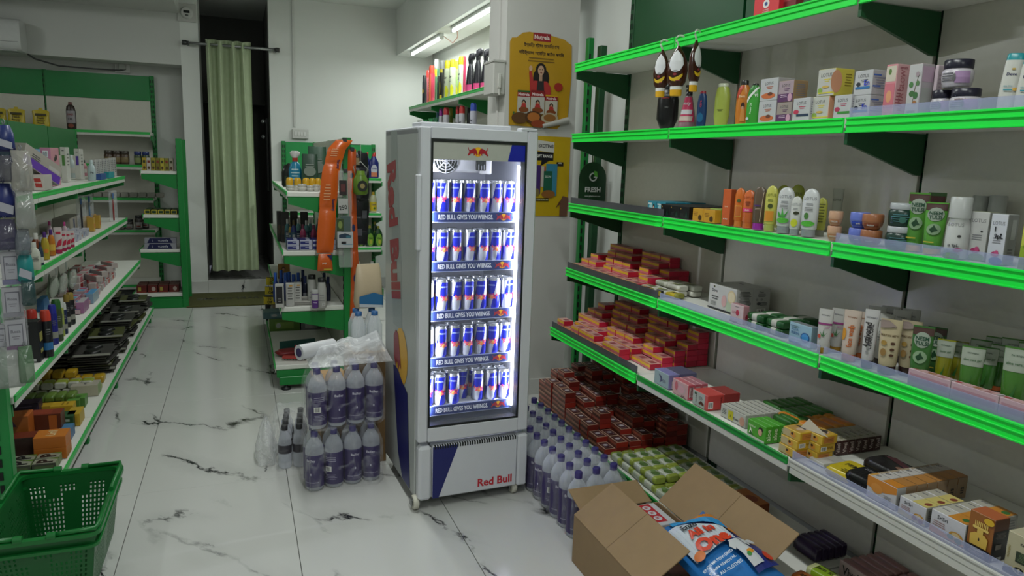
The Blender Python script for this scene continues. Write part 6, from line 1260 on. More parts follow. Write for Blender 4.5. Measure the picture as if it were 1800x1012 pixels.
for k, (x, yb, yt) in enumerate(((78, 548, 525), (148, 556, 530), (165, 538, 515))):
    lbox(A3, x-13, x, x+10, yb, yt, ('tray_carton', 'clear_box', 'clear_box')[k], ('blue carton behind the red-capped cans', 'clear plastic box with a pink base further along the third left shelf', 'clear box with a blue lid beside the pink one')[k], 'box', (('#2a6a9a', '#2a5a8a', '#2f7aa8'), ('#8a5a80', '#9a6a90', '#a8a4a6'), ('#8a98a4', '#7f9ab0', '#4a8ab8'))[k], maxx=-.83)
rt = random.Random(21)
PAL = ('#a8a09c', '#b0a4a0', '#a89a98', '#9a9c9c')
for k in range(34):                    # toothpaste cartons tossed on the third shelf
    i, j, l = k % 3, (k//3) % 4, k//12
    red = rt.choice(('#982c28', '#a03a3a', '#8a2428', '#a8606a'))
    carton('toothpaste_carton', f'red and white toothpaste carton in the far heap, {LAY[l]} layer, {ORD[j]} {["along", "behind", "furthest in"][i]}', 'carton', (.17, .042, .034), (-.875-i*.085-.01*l, 5.12+j*.20+.05*l, A3+.0006+l*.0352), LX+(1.15 if l == 2 and i == 0 else rt.uniform(-.05, .05))*(1 if l < 2 else .5), (PAL[k % 4], '#a89c98', PAL[(k+1) % 4]), {'front': [('r', -.25+.1*(k % 4), .5, .36, .8, red), ('lines', .3, .7, .25, 2, .25, '#4a5a8a')], 'top': [('r', .1*(k % 3), .5, .4, .9, red), ('r', -.36, .5, .2, .9, '#b8b4b2')]}, 'red and white toothpaste cartons in a heap')
for k in range(10):
    carton('toothpaste_carton', f'pink and blue toothpaste carton before the red heap, {ORD[k % 5].replace("front", "first")} along, {LAY[k//5]} layer', 'carton', (.15, .05, .022), (-.87-.06*(k % 2), 4.55+(k % 5)*.12, A3+.0006+(k//5)*.023), LX+rt.uniform(-.3, .3)*0, ('#a87a84', '#b09aa0', ('#b08a96', '#8aa0b0')[k % 2]), {'top': [('r', .2, .5, .3, .8, '#a04a6a'), ('r', -.3, .5, .2, .8, '#4a8ab0')]}, 'pink and blue toothpaste cartons')
for k, (px, py) in enumerate(((90, 492), (107, 486), (124, 479))):
    p = at_x(px, py, -.95); cb_ = thing('blister_pack', f'clear domed pack leaning on the third left shelf, {ORD[k].replace("front", "nearest")}', 'packet', (p.x, p.y, A3+.02), LX, 'clear domed packs')
    cb_.location.z = p.z-.09
    part('dome', MB().loft([(0, .012, .008), (.03, .028, .02), (.08, .034, .024), (.12, .02, .014)], n=14), clear('dome', '#aab2a6', .35, .06, .4), cb_, (0, 0, 0), (0, .75, 0))
    part('card', MB().box(-.034, .034, .020, .022, .0, .125), mat('#4a5a44', .5), cb_, (0, 0, 0), (0, .75, 0))
    part('hang_tab', MB().box(-.01, .01, .019, .023, .10, .18, b=.001), clear('tab', '#c9d0cc', .4), cb_)
# bottom shelf: mosquito coil cards
cards = 0
cm_d, cm_g, coil = mat('#3c3a38', .45), mat('#4c4f2a', .4), mat('#1b1c1c', .35)
cardm = MB().box(-.10, .10, -.15, .15, 0, .003, b=.001).mesh('card', [cm_d]); cardg = MB().box(-.10, .10, -.15, .15, 0, .003, b=.001).mesh('card', [cm_g])
coilm = MB().loft([(.003, .046), (.014, .044), (.019, .036), (.016, .022), (.018, .008)], n=16).mesh('coil_blister', coil)
edge = MB().box(-.096, .096, -.146, -.10, .003, .0042).mesh('printed_panel', mat('#8a8a80', .4))
for s_ in range(5):
    for r_ in range(2):
        for l in range(8 if s_ < 3 else 6):
            y = 4.87+s_*.46+.02*l*(1 if r_ else -1); x = -.845-.225*r_+.010*math.sin(l*2.1)
            if x < -1.19: continue
            o = thing('coil_card', f'dark card of two mosquito coils, {ORD[s_].replace("front", "nearest")} pile {["at the shelf edge", "at the back"][r_]}, {LAY[l]} layer', 'coil pack', (x, y, A4+.0006+l*.0195), (.03 if l % 2 else -.06)+.05*math.sin(l+s_), 'mosquito coil cards')
            ob('card', cardg if (s_*3+l) % 7 == 3 else cardm, o); ob('printed_panel', edge, o)
            for yy in (-.06, .065): ob('coil_blister', coilm, o, (0, yy, 0))
def bars(n, x0, y0, dx, dims, body, end, label, group=None, lay=0, dz=0, m=1, dy=0):
    w_, d, h = dims
    for k in range(n):
        for j in range(m):
            tag(ob('wrapped_bar', wrap_cache(d, w_, h, body, end), None, (x0-k*dx, y0+j*dy, A4+.0006+dz), (0, 0, LX)), label+f', {ORD[k].replace("front", "first")} from the shelf edge'+(f', {LAY[j]} column' if m > 1 else ''), 'soap bar', group)
bars(6, -.785, 4.54, .062, (.058, .085, .04), '#b8962a', '#a8861f', 'yellow wrapped soap bar before the coil cards', 'yellow bars on the left bottom shelf')
bars(3, -.92, 4.54, .062, (.056, .085, .038), '#b8962a', '#a8861f', 'yellow wrapped soap bar before the coil cards, upper layer', 'yellow bars on the left bottom shelf', dz=.041)
bars(6, -.775, 4.36, .062, (.056, .09, .034), '#8f9c3a', '#a9aa9c', 'pale green wrapped soap bar beside the yellow row', 'pale green bars on the left bottom shelf')
bars(5, -.81, 4.36, .062, (.056, .09, .034), '#8f9c3a', '#a9aa9c', 'pale green wrapped soap bar beside the yellow row, upper layer', 'pale green bars on the left bottom shelf', dz=.035)
def lc(px, py, dims, label, cols, prints=None, z=A4, rz=LX, cat='carton', name='soap_carton', dz=0):
    c = at(px, py, z); c.x = min(c.x, -.728-dims[1]/2)
    carton(name, label, cat, dims, (c.x, c.y, z+.0006+dz), rz, cols, prints)
lc(152, 692, (.10, .13, .06), 'cream carton with small lettering beside the pale green bars', ('#7f9260', '#a9a490', '#a8a294'), {'top': [('t', 'aroma', 0, .5, .14, '#3a3a4a', .5)]})
mp = multi_pack('soap_multipack', 'olive green five-bar pack with a dark band behind the cream carton', 'packet', (-.935, 4.13, A4+.0006), 0, 5, (.045, .10, .07), '#66803a', '#55702e')
add_prints(mp, (.22, .104, .07), {'front': [('r', -.1, .35, .7, .6, '#1c2a14'), ('lines', -.1, .5, .4, 3, .15, '#5a7a3a')]})
lc(142, 712, (.08, .055, .05), 'leaf green soap carton at the shelf edge near the cream one', ('#4f7a34', '#456e30', '#5a8a40'))
lc(132, 716, (.08, .055, .05), 'leaf green soap carton one step in from the edge', ('#4f7a34', '#456e30', '#5a8a40'))
lc(40, 732, (.08, .16, .075), 'deep purple carton lying on the left bottom shelf', ('#33203a', '#2c1c34', '#3a2442'), {'left': [('lines', 0, .8, .7, 1, .1, '#6a5a74')]})
lc(112, 728, (.075, .10, .055), 'plain yellow carton in the middle of the left bottom shelf', ('#b8921f', '#b8921f', '#c09c2a'), {'top': [('lines', 0, .5, .6, 2, .2, '#8a6a14')]})
lc(134, 742, (.11, .055, .06), 'yellow carton standing at the shelf edge', ('#b09026', '#b8962a', '#b89a30'), {'left': [('r', 0, .5, .6, .6, '#a8821c')]})
lc(84, 724, (.06, .10, .04), 'small yellow carton behind the plain yellow one', ('#b08c22', '#b08c22', '#b8942a'))
lc(100, 750, (.09, .16, .06), 'dark green carton with white corner print', ('#1d3a20', '#234826', '#2a5230'), {'left': [('r', .2, .7, .4, .2, '#9aa698'), ('t', 'herbal', .1, .35, .25, '#7a9a78', .5)]})
lc(118, 768, (.09, .05, .05), 'small blue and white carton at the shelf edge', ('#2a5a8a', '#8a98a4', '#4a7aa0'))
lc(78, 768, (.08, .16, .12), 'brown and crimson carton with glossy top in front of the dark green one', ('#4a2418', '#5a2a18', '#7a3220'), {'left': [('r', .3, .5, .2, .9, '#a85a24')], 'top': [('r', 0, .5, .8, .5, '#8a3a26')]})
lc(33, 784, (.09, .11, .15), 'orange carton with a purple corner nearest the green post', ('#a8581e', '#a05a22', '#b0602a'), {'left': [('p', [(-.5, .7), (.1, .7), (-.1, 1), (-.5, 1)], '#4a2a4a')]})
for k in range(2): lc(95, 800, (.10, .12, .05), ('orange carton under the one with white script', 'orange carton with white script on its top')[k], ('#b0621e', '#b8661f', '#c07228'), {'top': [('t', 'Liril', 0, .5, .3, '#d8c090', .6)]} if k else None, dz=.051*k)
lc(56, 798, (.08, .13, .09), 'dark brown carton between the orange ones', ('#2c1612', '#301a14', '#6a2c1c'))
for i in range(4):
    for j in range(2):
        carton('soap_carton', f'black and white soap carton by the basket, {["near", "far"][j]} row, {ORD[i].replace("front", "first")} from shelf edge', 'carton', (.055, .085, .035), (-.785-i*.09, 3.29+j*.06, A4+.0006), LX, ('#6f7d56', '#2a3020', '#8a8d7c'), {'top': [('t', 'P', 0, .5, .7, '#1c1c1c', .7, 0, .05), ('p', [(.2, .0), (.5, 0), (.5, .5)], '#5a7a2a')], 'left': [('r', 0, .5, .8, .5, '#3a4a24')]}, 'black and white soap cartons')
# things hanging on the near post
HY_ = 2.86
def hang_card(px, py, wpx, hpx, label, col, kind):
    p = at_y(px, py, HY_-(.0 if kind != 'bag' else .02)); s = mpp(p); W, H = wpx*s, hpx*s
    root = thing('hanging_pack', label, 'packet', (p.x, p.y-.0, p.z-H/2), .25)
    if kind == 'box':
        part('carton_shell', MB().box(-W/2, W/2, -.018, .018, 0, H, b=.002), mat('#a9a6ae', .4), root); part('clear_sleeve', MB().box(-W/2-.006, W/2+.006, -.021, .021, -.004, H+.03, b=.004), clear('sleeve', '#e6e8ec', .10, .1, .4), root)
        add_prints(root, (W, .036, H), {'front': [('r', 0, .5, .72, .74, '#5c5868'), ('r', 0, .5, .62, .66, '#aaa8b2'), ('t', 'Rosa', 0, .62, .1, '#55505e', .5), ('lines', 0, .45, .4, 2, .07, '#77727e'), ('r', 0, .08, .98, .14, col)]})
    elif kind == 'bag':
        part('pouch', MB().loft([(0, W*.45, .01), (H*.1, W*.5, .03), (H*.6, W*.48, .03), (H*.9, W*.42, .008), (H, W*.42, .002)], n=18, pw=3), clear('hang_'+col, col, .55, .15, .35, .8, 18), root)
    else:
        part('pouch', MB().loft([(0, W*.4, .012), (H*.1, W*.5, .03), (H*.7, W*.46, .03), (H, W*.3, .006)], n=16), mat(col, .35, bump=.4, scale=22), root)
        fpanel(root, [('p', [(-.4, .25), (.3, .1), (.35, .35), (-.3, .5)], '#a9a9b4')], W, H, (0, -.033, 0), names=('lettering', 'printed_panel'))
    part('hang_loop', MB().tube([(0, 0, H-.004), (-.004, 0, H+.012), (0, 0, H+.02), (.004, 0, H+.012), (0, 0, H)], .0015, 5), mat('#8a8c90', .5), root)
hang_card(8, 243, 30, 46, 'blue and white pouch hanging highest on the near post', '#22306a', 'pouch')
hang_card(10, 290, 40, 60, 'dark violet pouch in clear film below the top pouch', '#2a2848', 'bag'); hang_card(38, 300, 34, 70, 'milky bag of capped bottles hanging from the near post', '#b4b0a8', 'bag')
hang_card(8, 352, 36, 60, 'blue pouch with a white wave hanging mid-height', '#27306e', 'pouch'); hang_card(44, 368, 30, 66, 'clear bag of white-capped brushes hanging beside the blue pouch', '#a8aaa6', 'bag')
hang_card(10, 412, 36, 54, 'violet bag of white-capped sticks hanging mid-height', '#454062', 'bag'); hang_card(40, 425, 24, 46, 'clear bag with dark clips above the teal pack', '#7a8088', 'bag')
hang_card(44, 468, 26, 56, 'teal hair-clip pack hanging beside the boxed soaps', '#1f7f80', 'pouch'); hang_card(50, 512, 22, 50, 'dark teal pack below the bright teal one', '#24484c', 'bag')
hang_card(19, 470, 28, 58, 'boxed lavender soap on a hook, topmost of three', '#55508a', 'box'); hang_card(22, 530, 30, 52, 'boxed white soap on a hook, middle of three', '#7a7684', 'box'); hang_card(28, 587, 30, 54, 'boxed soap with a mauve foot on a hook, lowest of three', '#6a3f6a', 'box'); hang_card(2, 592, 18, 46, 'boxed grey soap cut by the picture edge', '#5a5a60', 'box')
hang_card(14, 645, 52, 74, 'empty cloudy clear bag hanging lowest on the near post', '#a8aca8', 'bag'); hang_card(46, 640, 24, 66, 'cloudy bag with a green edge hanging beside the empty one', '#6a8a6a', 'bag')
# ------------------------------------------------------------------ back-left shelves
B1, B2, B3, B4 = 1.6325, 1.3125, .9875, .6675
for k, px in enumerate((-3, 30, 73)):
    p = at_y(px, 216, 8.12); p.z = B1
    o = thing('stand_pouch', f'yellow stand-up pouch on the back shelf, {["cut by the picture edge", "middle one", "nearest the brown bottle"][k]}', 'packet', (p.x, p.y, B1+.0005), .1, 'yellow pouches on the back shelf')
    part('pouch', MB().loft([(0, .065, .03), (.03, .07, .032), (.1, .066, .02), (.155, .07, .004), (.165, .05, .003), (.168, .018, .003), (.185, .014, .003)], n=20, pw=2.6), mat('#b8a21c', .35, bump=.3, scale=20), o)
    fpanel(o, [('r', 0, .72, .7, .12, '#3a3414'), ('t', 'Haldi', 0, .55, .12, '#2c280e', .6), ('t', 'Power', 0, .4, .11, '#2c280e', .6), ('t', 'Pouch', 0, .27, .1, '#2c280e', .6), ('e', .1, .14, .12, .06, '#b89a8a')], .13, .17, (0, -.034, 0))
p = at_y(126, 220, 8.12)
lofted('bottle', 'brown bottle with a white label alone on the back shelf', 'bottle', bottle_parts(.085, .255, '#2f2320', '#5a2418', neck=.9, capw=.4, d=.7, sh=.84), (p.x, p.y, B1+.0005), 0, {0: [('r', 0, .5, .9, .5, '#8a8488'), ('t', 'HAIR', 0, .6, .1, '#7a2a2a', .6), ('t', 'OIL', 0, .42, .1, '#2a2a2e', .5), ('e', 0, .14, .3, .08, '#7a3a24')]})
for k, px in enumerate((192, 206, 220, 243, 257)):
    p = at_y(px, 289, 8.12); lofted('spice_jar', ('brown spice jar beside the white cartons', 'brown spice jar second along', 'brown spice jar third along', 'green jar with blue lid', 'dark jar with blue lid at the shelf end')[k], 'jar', jar_parts(.085 if k < 3 else .07, .13, '#4c3a2c' if k < 3 else '#3a4a30', '#3a322a' if k < 3 else '#1f2f6a', lh=.25), (p.x, p.y, B2+.0005), 0, {0: [('r', 0, .45, .8, .5, '#7a6a4a' if k < 3 else '#7f8a5a')]})
for k in range(12):
    tag(ob('snack_packet', wrap_cache(.09, .075, .05, '#6f6d66', '#8a8880'), None, (-1.62+k*.079, 8.12, B3+.0006), (0, 0, LX)), f'grey packet in the row along the back shelf, {ORD[min(k, 11)].replace("front", "first")} from the left' + (' pair' if k == 12 else ''), 'packet', 'grey packets on the back shelf') if k < 12 else None
for k, px in enumerate((214, 228, 245, 254)):
    p = at_y(px, 404, 8.12); lofted('spice_jar', f'small dark jar with white label on the low back shelf, {ORD[k].replace("front", "first")} from the left', 'jar', jar_parts(.075, .14 if k > 1 else .10, '#2c2622', '#1a1a1c', lh=.2), (p.x, p.y+(.09 if k == 3 else 0), B4+.0005), 0, {0: [('r', 0, .4, .8, .5, '#8a8684'), ('r', 0, .3, .5, .1, '#7a2a2a')]})
# small end unit beside the doorway
for k in range(7):
    c_ = ('#a08a2a', '#b0a8a0', '#8f8428', '#6f6820', '#a89a34', '#7f7a2a', '#9a9280')[k]
    carton('spice_carton', f'gold and yellow carton on the end unit, {ORD[k].replace("front", "first")} from the left', 'carton', (.034, .09, .115), (-.80+k*.037, 7.41, 1.2755), 0, (c_, c_, c_), {'front': [('e', 0, .22, .3, .12, '#4a3014'), ('r', 0, .7, .6, .2, '#7a2a1a' if k % 2 else '#3a3a1a')]}, 'gold cartons on the end unit')
for k in range(5):
    carton('toothpaste_carton', f'dark green and yellow carton lying on the end unit, {ORD[k].replace("front", "first")} from the left', 'carton', (.05, .30, .04), (-.80+k*.056, 7.56, .8755), 0, ('#b9a834', '#14301c', '#12301e'), {'top': [('r', 0, .1, .8, .1, '#b0a02c'), ('lines', 0, .7, .7, 4, .15, '#3f7a4a')], 'front': [('r', 0, .5, .7, .6, '#1a3a24')]}, 'dark green cartons on the end unit')
for k in range(2):
    carton('toothpaste_carton', f'navy and white carton with upside-down lettering on the end unit, {["lower", "upper"][k]}', 'carton', (.27, .06, .05), (-.70, 7.39+.03*k, .5555+k*.051), 0, ('#8f8f98', '#9a9aa4', '#9a9aa2'), {'front': [('p', [(-.42, .05), (.38, .05), (.3, .95), (-.34, .95)], '#171c48'), ('t', 'AJANTA', .08, .5, .45, '#b9b9c4', .42, math.pi), ('t', '5', -.25, .5, .4, '#8a8a9a', .1, math.pi)]})
for k in range(12):
    i, j = k % 4, k//4
    carton('tea_carton', f'dark red carton on the foot of the end unit, {ORD[i].replace("front", "first")} from the left, {ORD[j]} row', 'carton', (.085, .07, .07), (-.885+i*.092, 7.46+j*.09, .1355), 0, ('#5a1c18', '#4a1814', '#5c3a34'), {'front': [('e', .1, .5, .2, .3, '#a89890') if k % 2 else ('r', -.2, .5, .3, .5, '#9a8a3a'), ('r', 0, .12, .9, .14, '#7a2a1c')]}, 'dark red cartons on the end unit')
# ------------------------------------------------------------------ middle aisle shelving
M1, M2, M3, M4 = 1.2375, .8775, .5275, .1375
def mput(kind, z, x, yb, yt, w_, label, cat, cols, prints=None, **kw): return put(kind, z, x, yb, yt, w_, label, cat, cols, prints, rz=-.12, **kw)
p = at_y(519, 303, 5.1)
lofted('spray_bottle', 'blue spray bottle with a red and white trigger on the middle shelving', 'bottle', [('bottle_body', [(0, .04, .03), (.01, .043, .032), (.12, .042, .03), (.16, .03, .024), (.175, .015)], '#1f7a9a'), ('collar', [(.175, .018), (.20, .018)], '#a8362c'), ('trigger', [(.20, .016, .02), (.215, .03, .018), (.235, .034, .016), (.245, .02, .012)], '#b9b9b6')], (p.x, 5.1, M1), -.1, {0: [('lines', 0, .7, .7, 4, .12, '#a8c4cc')]})
lofted('polish_bottle', 'black rounded bottle at the front edge of the middle shelving top shelf', 'bottle', [('bottle_body', [(0, .05, .03), (.01, .058, .034), (.10, .058, .034), (.14, .045, .028), (.16, .015, .012)], '#121614')], (.335, 5.25, M1), 0, {0: [('r', 0, .3, .7, .3, '#2a3a2a')]})
for k, px in enumerate((509, 523, 538, 549, 559)):
    p = at_y(px, 315, 4.80); s = mpp(p); W = (12.5 if k < 3 else 10.5)*s
    lofted('roll_on', f'roll-on bottle with a round yellow cap, {ORD[k].replace("front", "first")} from the left', 'bottle', [('bottle_body', [(0, W*.46), (.004, W*.5), (.03, W*.5)], '#b7b6ae'), ('cap', [(.03, W*.5), (.055, W*.5), (.07, W*.42), (.076, W*.25)], '#c79a22')], (p.x, 4.80, M1+.0005), 0, None, 'yellow-capped roll-ons')
for k, (px, w_, h_) in enumerate(((511, 13, .03), (520, 11, .024), (531, 16, .042), (545, 14, .034), (556, 12, .04))):
    p = at_y(px, 330, 4.66); s = mpp(p); W = w_*s
    lofted('cream_jar', f'low white jar in front of the roll-ons, {ORD[k].replace("front", "first")} from the left', 'jar', jar_parts(W, h_, '#b3b2aa', '#a9a8a0', lh=.4), (p.x, 4.655, M1+.0005), 0, None, 'low white jars')
for k, (px, py, w_, h_, c) in enumerate(((545, 278, 34, 60, '#2f4a3a'), (572, 272, 40, 72, '#3a5c48'), (552, 300, 22, 44, '#2c5c34'))):
    p = at_y(px, py+h_/2, 5.0+.08*k); p.x = min(p.x, .50); s = mpp(p)
    o = thing('refill_pouch', ('dark pouch with silver print leaning behind the roll-ons', 'big dull green pouch behind the orange bags', 'green pouch corner above the last roll-on')[k], 'packet', (p.x, p.y, M1+.0005), -.1)
    part('pouch', MB().loft([(0, w_*s*.38, .02), (.02, w_*s*.42, .028), (h_*s*.6, w_*s*.40, .02), (h_*s, w_*s*.38, .003)], n=18, pw=3), mat(c, .3, bump=.4, scale=18), o)
    fpanel(o, [('e', 0, .5, .3, .14, '#77837a'), ('lines', 0, .7, .5, 2, .06, '#8a938c')], w_*s, h_*s, (0, -.031, 0))
bl = ((500, 424, 389, 9, '#3f6f74', '#b9bab6'), (506, 426, 386, 10, '#3a6a70', '#b9bab6'), (511, 428, 392, 7, '#a88a3a', '#5a4a2a'), (517, 430, 388, 10, '#1d2a66', '#5a4a2a'), (525, 428, 385, 10, '#5a8a8c', '#b9bab6'), (539, 427, 388, 10, '#4a7f82', '#b9bab6'), (546, 426, 385, 9, '#4a7f82', '#b9bab6'), (559, 426, 385, 9, '#3a6a70', '#b9bab6'), (533, 432, 395, 11, '#99335a', '#7a2a4a'), (552, 432, 396, 11, '#99335a', '#7a2a4a'))
for k, (px, yb, yt, w_, c1, c2) in enumerate(bl):
    mput('bottle', M2, px, yb, yt, w_, f'{ {"#99335a": "dark pink", "#1d2a66": "navy", "#a88a3a": "amber"}.get(c1, "teal")} mouthwash bottle in the crowd on the middle shelving, {ORD[k].replace("front", "first")}', 'bottle', (c1, c2), {0: [('r', 0, .45, .86, .4, '#7a2a50' if c1 == '#99335a' else '#2c4a5c'), ('lines', 0, .5, .6, 3, .08, '#c9c9cc')]}, d=.8)
for k, (px, w_, yt) in enumerate(((501, 14, 364), (518, 13, 362), (535, 12, 360), (492, 8, 378))):
    p = at_y(px, 410, 5.05); s = mpp(p)
    carton('perfume_carton', f'dark carton behind the mouthwash bottles, {ORD[k].replace("front", "first")} from the left', 'carton', (round(w_*s, 4), .05, .20), (p.x, 5.05+.06*(k % 2), M2+.0005), 0, ('#262420', '#1e1c1a', '#2c2a26'), {'front': [('r', 0, .4, .7, .3, '#4a3a2a')]})
for k in range(8):
    i, j = k % 4, k//4
    carton('toothpaste_carton', f'blue and white toothpaste carton on the middle shelving, {LAY[j]} layer, {ORD[i].replace("front", "first")} from left', 'carton', (.072, .15, .03), (.302+i*.075, 4.665, M2+.0005+j*.031), 0, ('#a4a6b8', '#1d2560', '#1f2a6c'), {'front': [('r', -.1, .45, .7, .55, '#1d2668'), ('lines', .1, .5, .5, 1, .2, '#b8bad0')], 'top': [('r', .2, .5, .3, .9, '#a8aabc')]}, 'blue and white toothpaste cartons')
p = at_y(482, 465, 5.3)
carton('henna_carton', 'amber carton with a woman on it standing on the far part of the middle shelving', 'carton', (.085, .04, .11), (.30, 5.66, M3+.0005), 0, ('#8f6a2a', '#7a5a24', '#9a7430'), {'front': [('e', -.05, .7, .16, .14, '#3a2414'), ('e', -.05, .66, .1, .1, '#b88a6a'), ('e', .0, .15, .24, .14, '#9a938a')]})
ct_ = ((485, 492, 500, 541, 500, ('#1b1a1c', '#1b1a1c', '#b4b3b0'), 'black-fronted white carton at the near end of the third middle shelf'), (504, 511, 518, 538, 498, ('#aeada9', '#b1b0ac', '#b7b6b2'), 'white dropper carton with an amber corner'), (518, 525, 531, 536, 497, ('#aeada9', '#b1b0ac', '#b7b6b2'), 'white carton with rows of tiny icons'))
for k, (a, m, b_, yb, yt, cols, lb) in enumerate(ct_):
    p = at((a+b_)/2, yb, M3); s = mpp(p); W = (b_-a)*s; H = (yb-yt)*s
    carton('serum_carton', lb, 'carton', (round(W, 4), .045, round(H, 4)), (p.x, p.y+.025, M3+.0005), -.1, ('#aeada9', '#2a2a2a' if k == 0 else '#a5a4a0', '#b5b4b0'), {'front': [('r', -.02, .55, .72, .74, '#17161a'), ('lines', 0, .4, .5, 3, .06, '#8a8a8a')] if k == 0 else [('lines', 0, .8, .6, 5, .12, '#5a5a58'), ('r', .1, .9, .4, .06, '#b8862a')]})
for k in range(2):
    carton('ointment_carton', ('long white carton lying flat at the near edge of the third middle shelf', 'long white carton resting across the other one')[k], 'carton', (.19, .03, .022), (.345+.03*k, 4.62+.025*k, M3+.0006+.0232*k), -.05+.12*k, ('#a5a39c', '#a5a39c', '#b1afa8'), {'front': [('lines', 0, .7, .8, 3, .25, '#5a5a5a')], 'right': [('r', 0, .5, .6, .6, '#7a2a2a')]})
for px, yb, yt, w_, lb in ((549, 534, 484, 16, 'white supplement bottle with a black cap, further one'), (566, 540, 489, 16, 'white supplement bottle with a black cap, nearer one')):
    mput('bottle', M3, px, yb, yt, w_, lb, 'bottle', ('#a6a5a1', '#17171a'), {0: [('lines', 0, .5, .7, 3, .1, '#8a8a88'), ('bar', .2, .15, .3, .1)]}, d=1, neck=.86, capw=.8, sh=.82, base=.98)
mput('jar', M3, 554, 541, 510, 12, 'white and purple small tin in front of the supplement bottles', 'tin', ('#5a2f80', '#aeaeac'), {0: [('r', 0, .75, .9, .4, '#b0aeb0'), ('t', 'Whey', 0, .4, .2, '#c8b8d8', .6)]}, lh=.2, neck=False)
for k, (px, yb, yt) in enumerate(((485, 530, 483), (495, 524, 478), (503, 528, 482), (509, 524, 480), (517, 526, 484), (525, 526, 481), (537, 530, 486), (533, 520, 476), (577, 528, 487), (570, 522, 480))):
    mput('bottle', M3, px, yb, yt, 9 if k not in (2, 4) else 11, f'blue-capped dark bottle crowding the third middle shelf, {ORD[k].replace("front", "first")} of the crowd', 'bottle', ('#1c2038' if k > 5 else '#233a78', '#1f4a9a' if k < 6 else '#1c2a5a'), {0: [('r', 0, .35, .8, .3, '#8a8a92')]} if k == 6 else None, d=.9, neck=.72, capw=.6, sh=.68)
# foot of the middle shelving: brushes, dustpan, packets
sp = thing('scrub_brush', 'red handled squeegee brush lying on the foot of the middle shelving', 'brush', (.30, 4.66, .157), -.3)
part('handle', MB().tube([(0, .02, .03), (.01, .0, .055), (.015, -.01, .10)], [.008, .01, .009], 10), mat('#a03030', .4), sp); part('head', MB().box(-.075, .075, -.02, .02, .012, .03, b=.006), mat('#a83a34', .4), sp)
mb = MB()
for i in range(24): mb.loft([(.001, .003), (.013, .002)], n=5, c=(-.07+.0061*i, (i % 3-1)*.011))
part('bristles', mb, mat('#a8a4a0', .6), sp)['kind'] = 'stuff'
dp = thing('dustpan', 'red and teal dustpan behind the squeegee brush', 'dustpan', (.36, 4.86, .157), .2)
part('pan', MB().box(-.12, .12, -.08, .10, .0005, .008, b=.002).box(-.12, .12, .09, .10, .008, .06, b=.002), mat('#2f5a54', .4), dp); part('scoop', MB().loft([(.009, .07, .05), (.022, .085, .06), (.034, .06, .045)], n=20, pw=3, c=(-.10, -.04)), mat('#8f2a30', .35), dp); part('handle', MB().tube([(.02, .0, .015), (.06, -.02, .045), (.13, -.02, .05), (.15, -.02, .02)], .008, 8), mat('#a03034', .4), dp)
for k, (x, y, z, w_, d, h, c1, c2) in enumerate(((.29, 5.62, .1375, .22, .16, .10, '#5a7a34', '#7f9a4a'), (.36, 5.80, .1375, .28, .18, .14, '#6a5a48', '#8a6a58'), (.27, 5.62, .24, .26, .14, .05, '#4a6a70', '#6a8a90'), (.25, 6.05, .1375, .16, .16, .18, '#26282c', '#3a3c40'), (.485, 5.62, .1375, .15, .14, .07, '#7a7c7c', '#a9aaa8'))):
    carton('scrub_packet', ('green packet of scouring pads at the foot of the far bay', 'brownish packet behind the green scouring pads', 'bluish flat packet on top of the green one', 'dark packet deeper in the far bay', 'grey packet beside the green scouring pads')[k], 'packet', (w_, d, h), (x, y, z+.0006), 0, (c1, c1, c2), {'front': [('r', 0, .5, .6, .5, c2), ('e', -.2, .5, .08, .2, '#a9aaa8')]})
for k in range(3):
    p = at_y(469+3*k, 530+20*k, 5.45-.0*k)
    o = thing('price_tag', f'yellow discount tag on the shelf edge, {["upper", "middle", "lowest"][k]} of three', 'tag', (.205-.012*k, 5.54-.055*k, .50-.062*k+.03), -.35)
    part('card', MB().box(-.04, .04, -.001, .001, -.03, .03, b=.0005), mat('#b8a41c', .4), o); fpanel(o, [('t', '10', .05, .7, .36, '#1c1a10', .6, 0, .04), ('t', 'Off', .05, .28, .34, '#1c1a10', .6, 0, .03), ('r', 0, .95, .9, .08, '#1c1a10')], .08, .06, (0, -.0012, -.03))
# hanging strips on the post of the middle shelving
def hang_strip(name, label, pts, wd, th, col, prints=None, n=10, bump=.5, printcol=None, matx=None):
    """a limp strip of sachets through points (top to bottom)"""
    P = [Vector(q) for q in pts]; root = thing(name, label, 'packet', P[0])
    def fn(u, v):
        t = v*(len(P)-1); i = min(int(t), len(P)-2); q = P[i].lerp(P[i+1], t-i)-P[0]
        pinch = abs(math.sin(v*math.pi*n/3))**.5
        return q+Vector(((u-.5)*wd*(.9+.1*pinch), -th*math.sin(u*math.pi)*pinch, 0))
    mb = MB(); mb.grid(fn, 8, n*6); mb.grid(lambda u, v: fn(1-u, v)+Vector((0, .004+2*th*math.sin(u*math.pi)*abs(math.sin(v*math.pi*n/3))**.5, 0)), 8, n*6)
    part('pouch_strip', mb, matx or mat(col, .25, bump=bump, scale=26), root)
    if prints:
        H = (P[0]-P[-1]).length
        m = print_mesh(prints2d(prints, wd, H), lambda x, y, e: fn(min(1, max(0, x/wd+.5)), min(1, max(0, 1-y/H)))+Vector((0, -.001-e*2, 0)), 0)
        for nn, me in zip(('lettering', 'printed_panel'), m):
            if me: ob(nn, me, root)
    part('clip', MB().box(-.012, .012, -.012, .006, -.012, .012, b=.002), mat('#2a2c2e', .5), root)
    return root
q3 = lambda px, py, Y: tuple(at_y(px, py, Y))
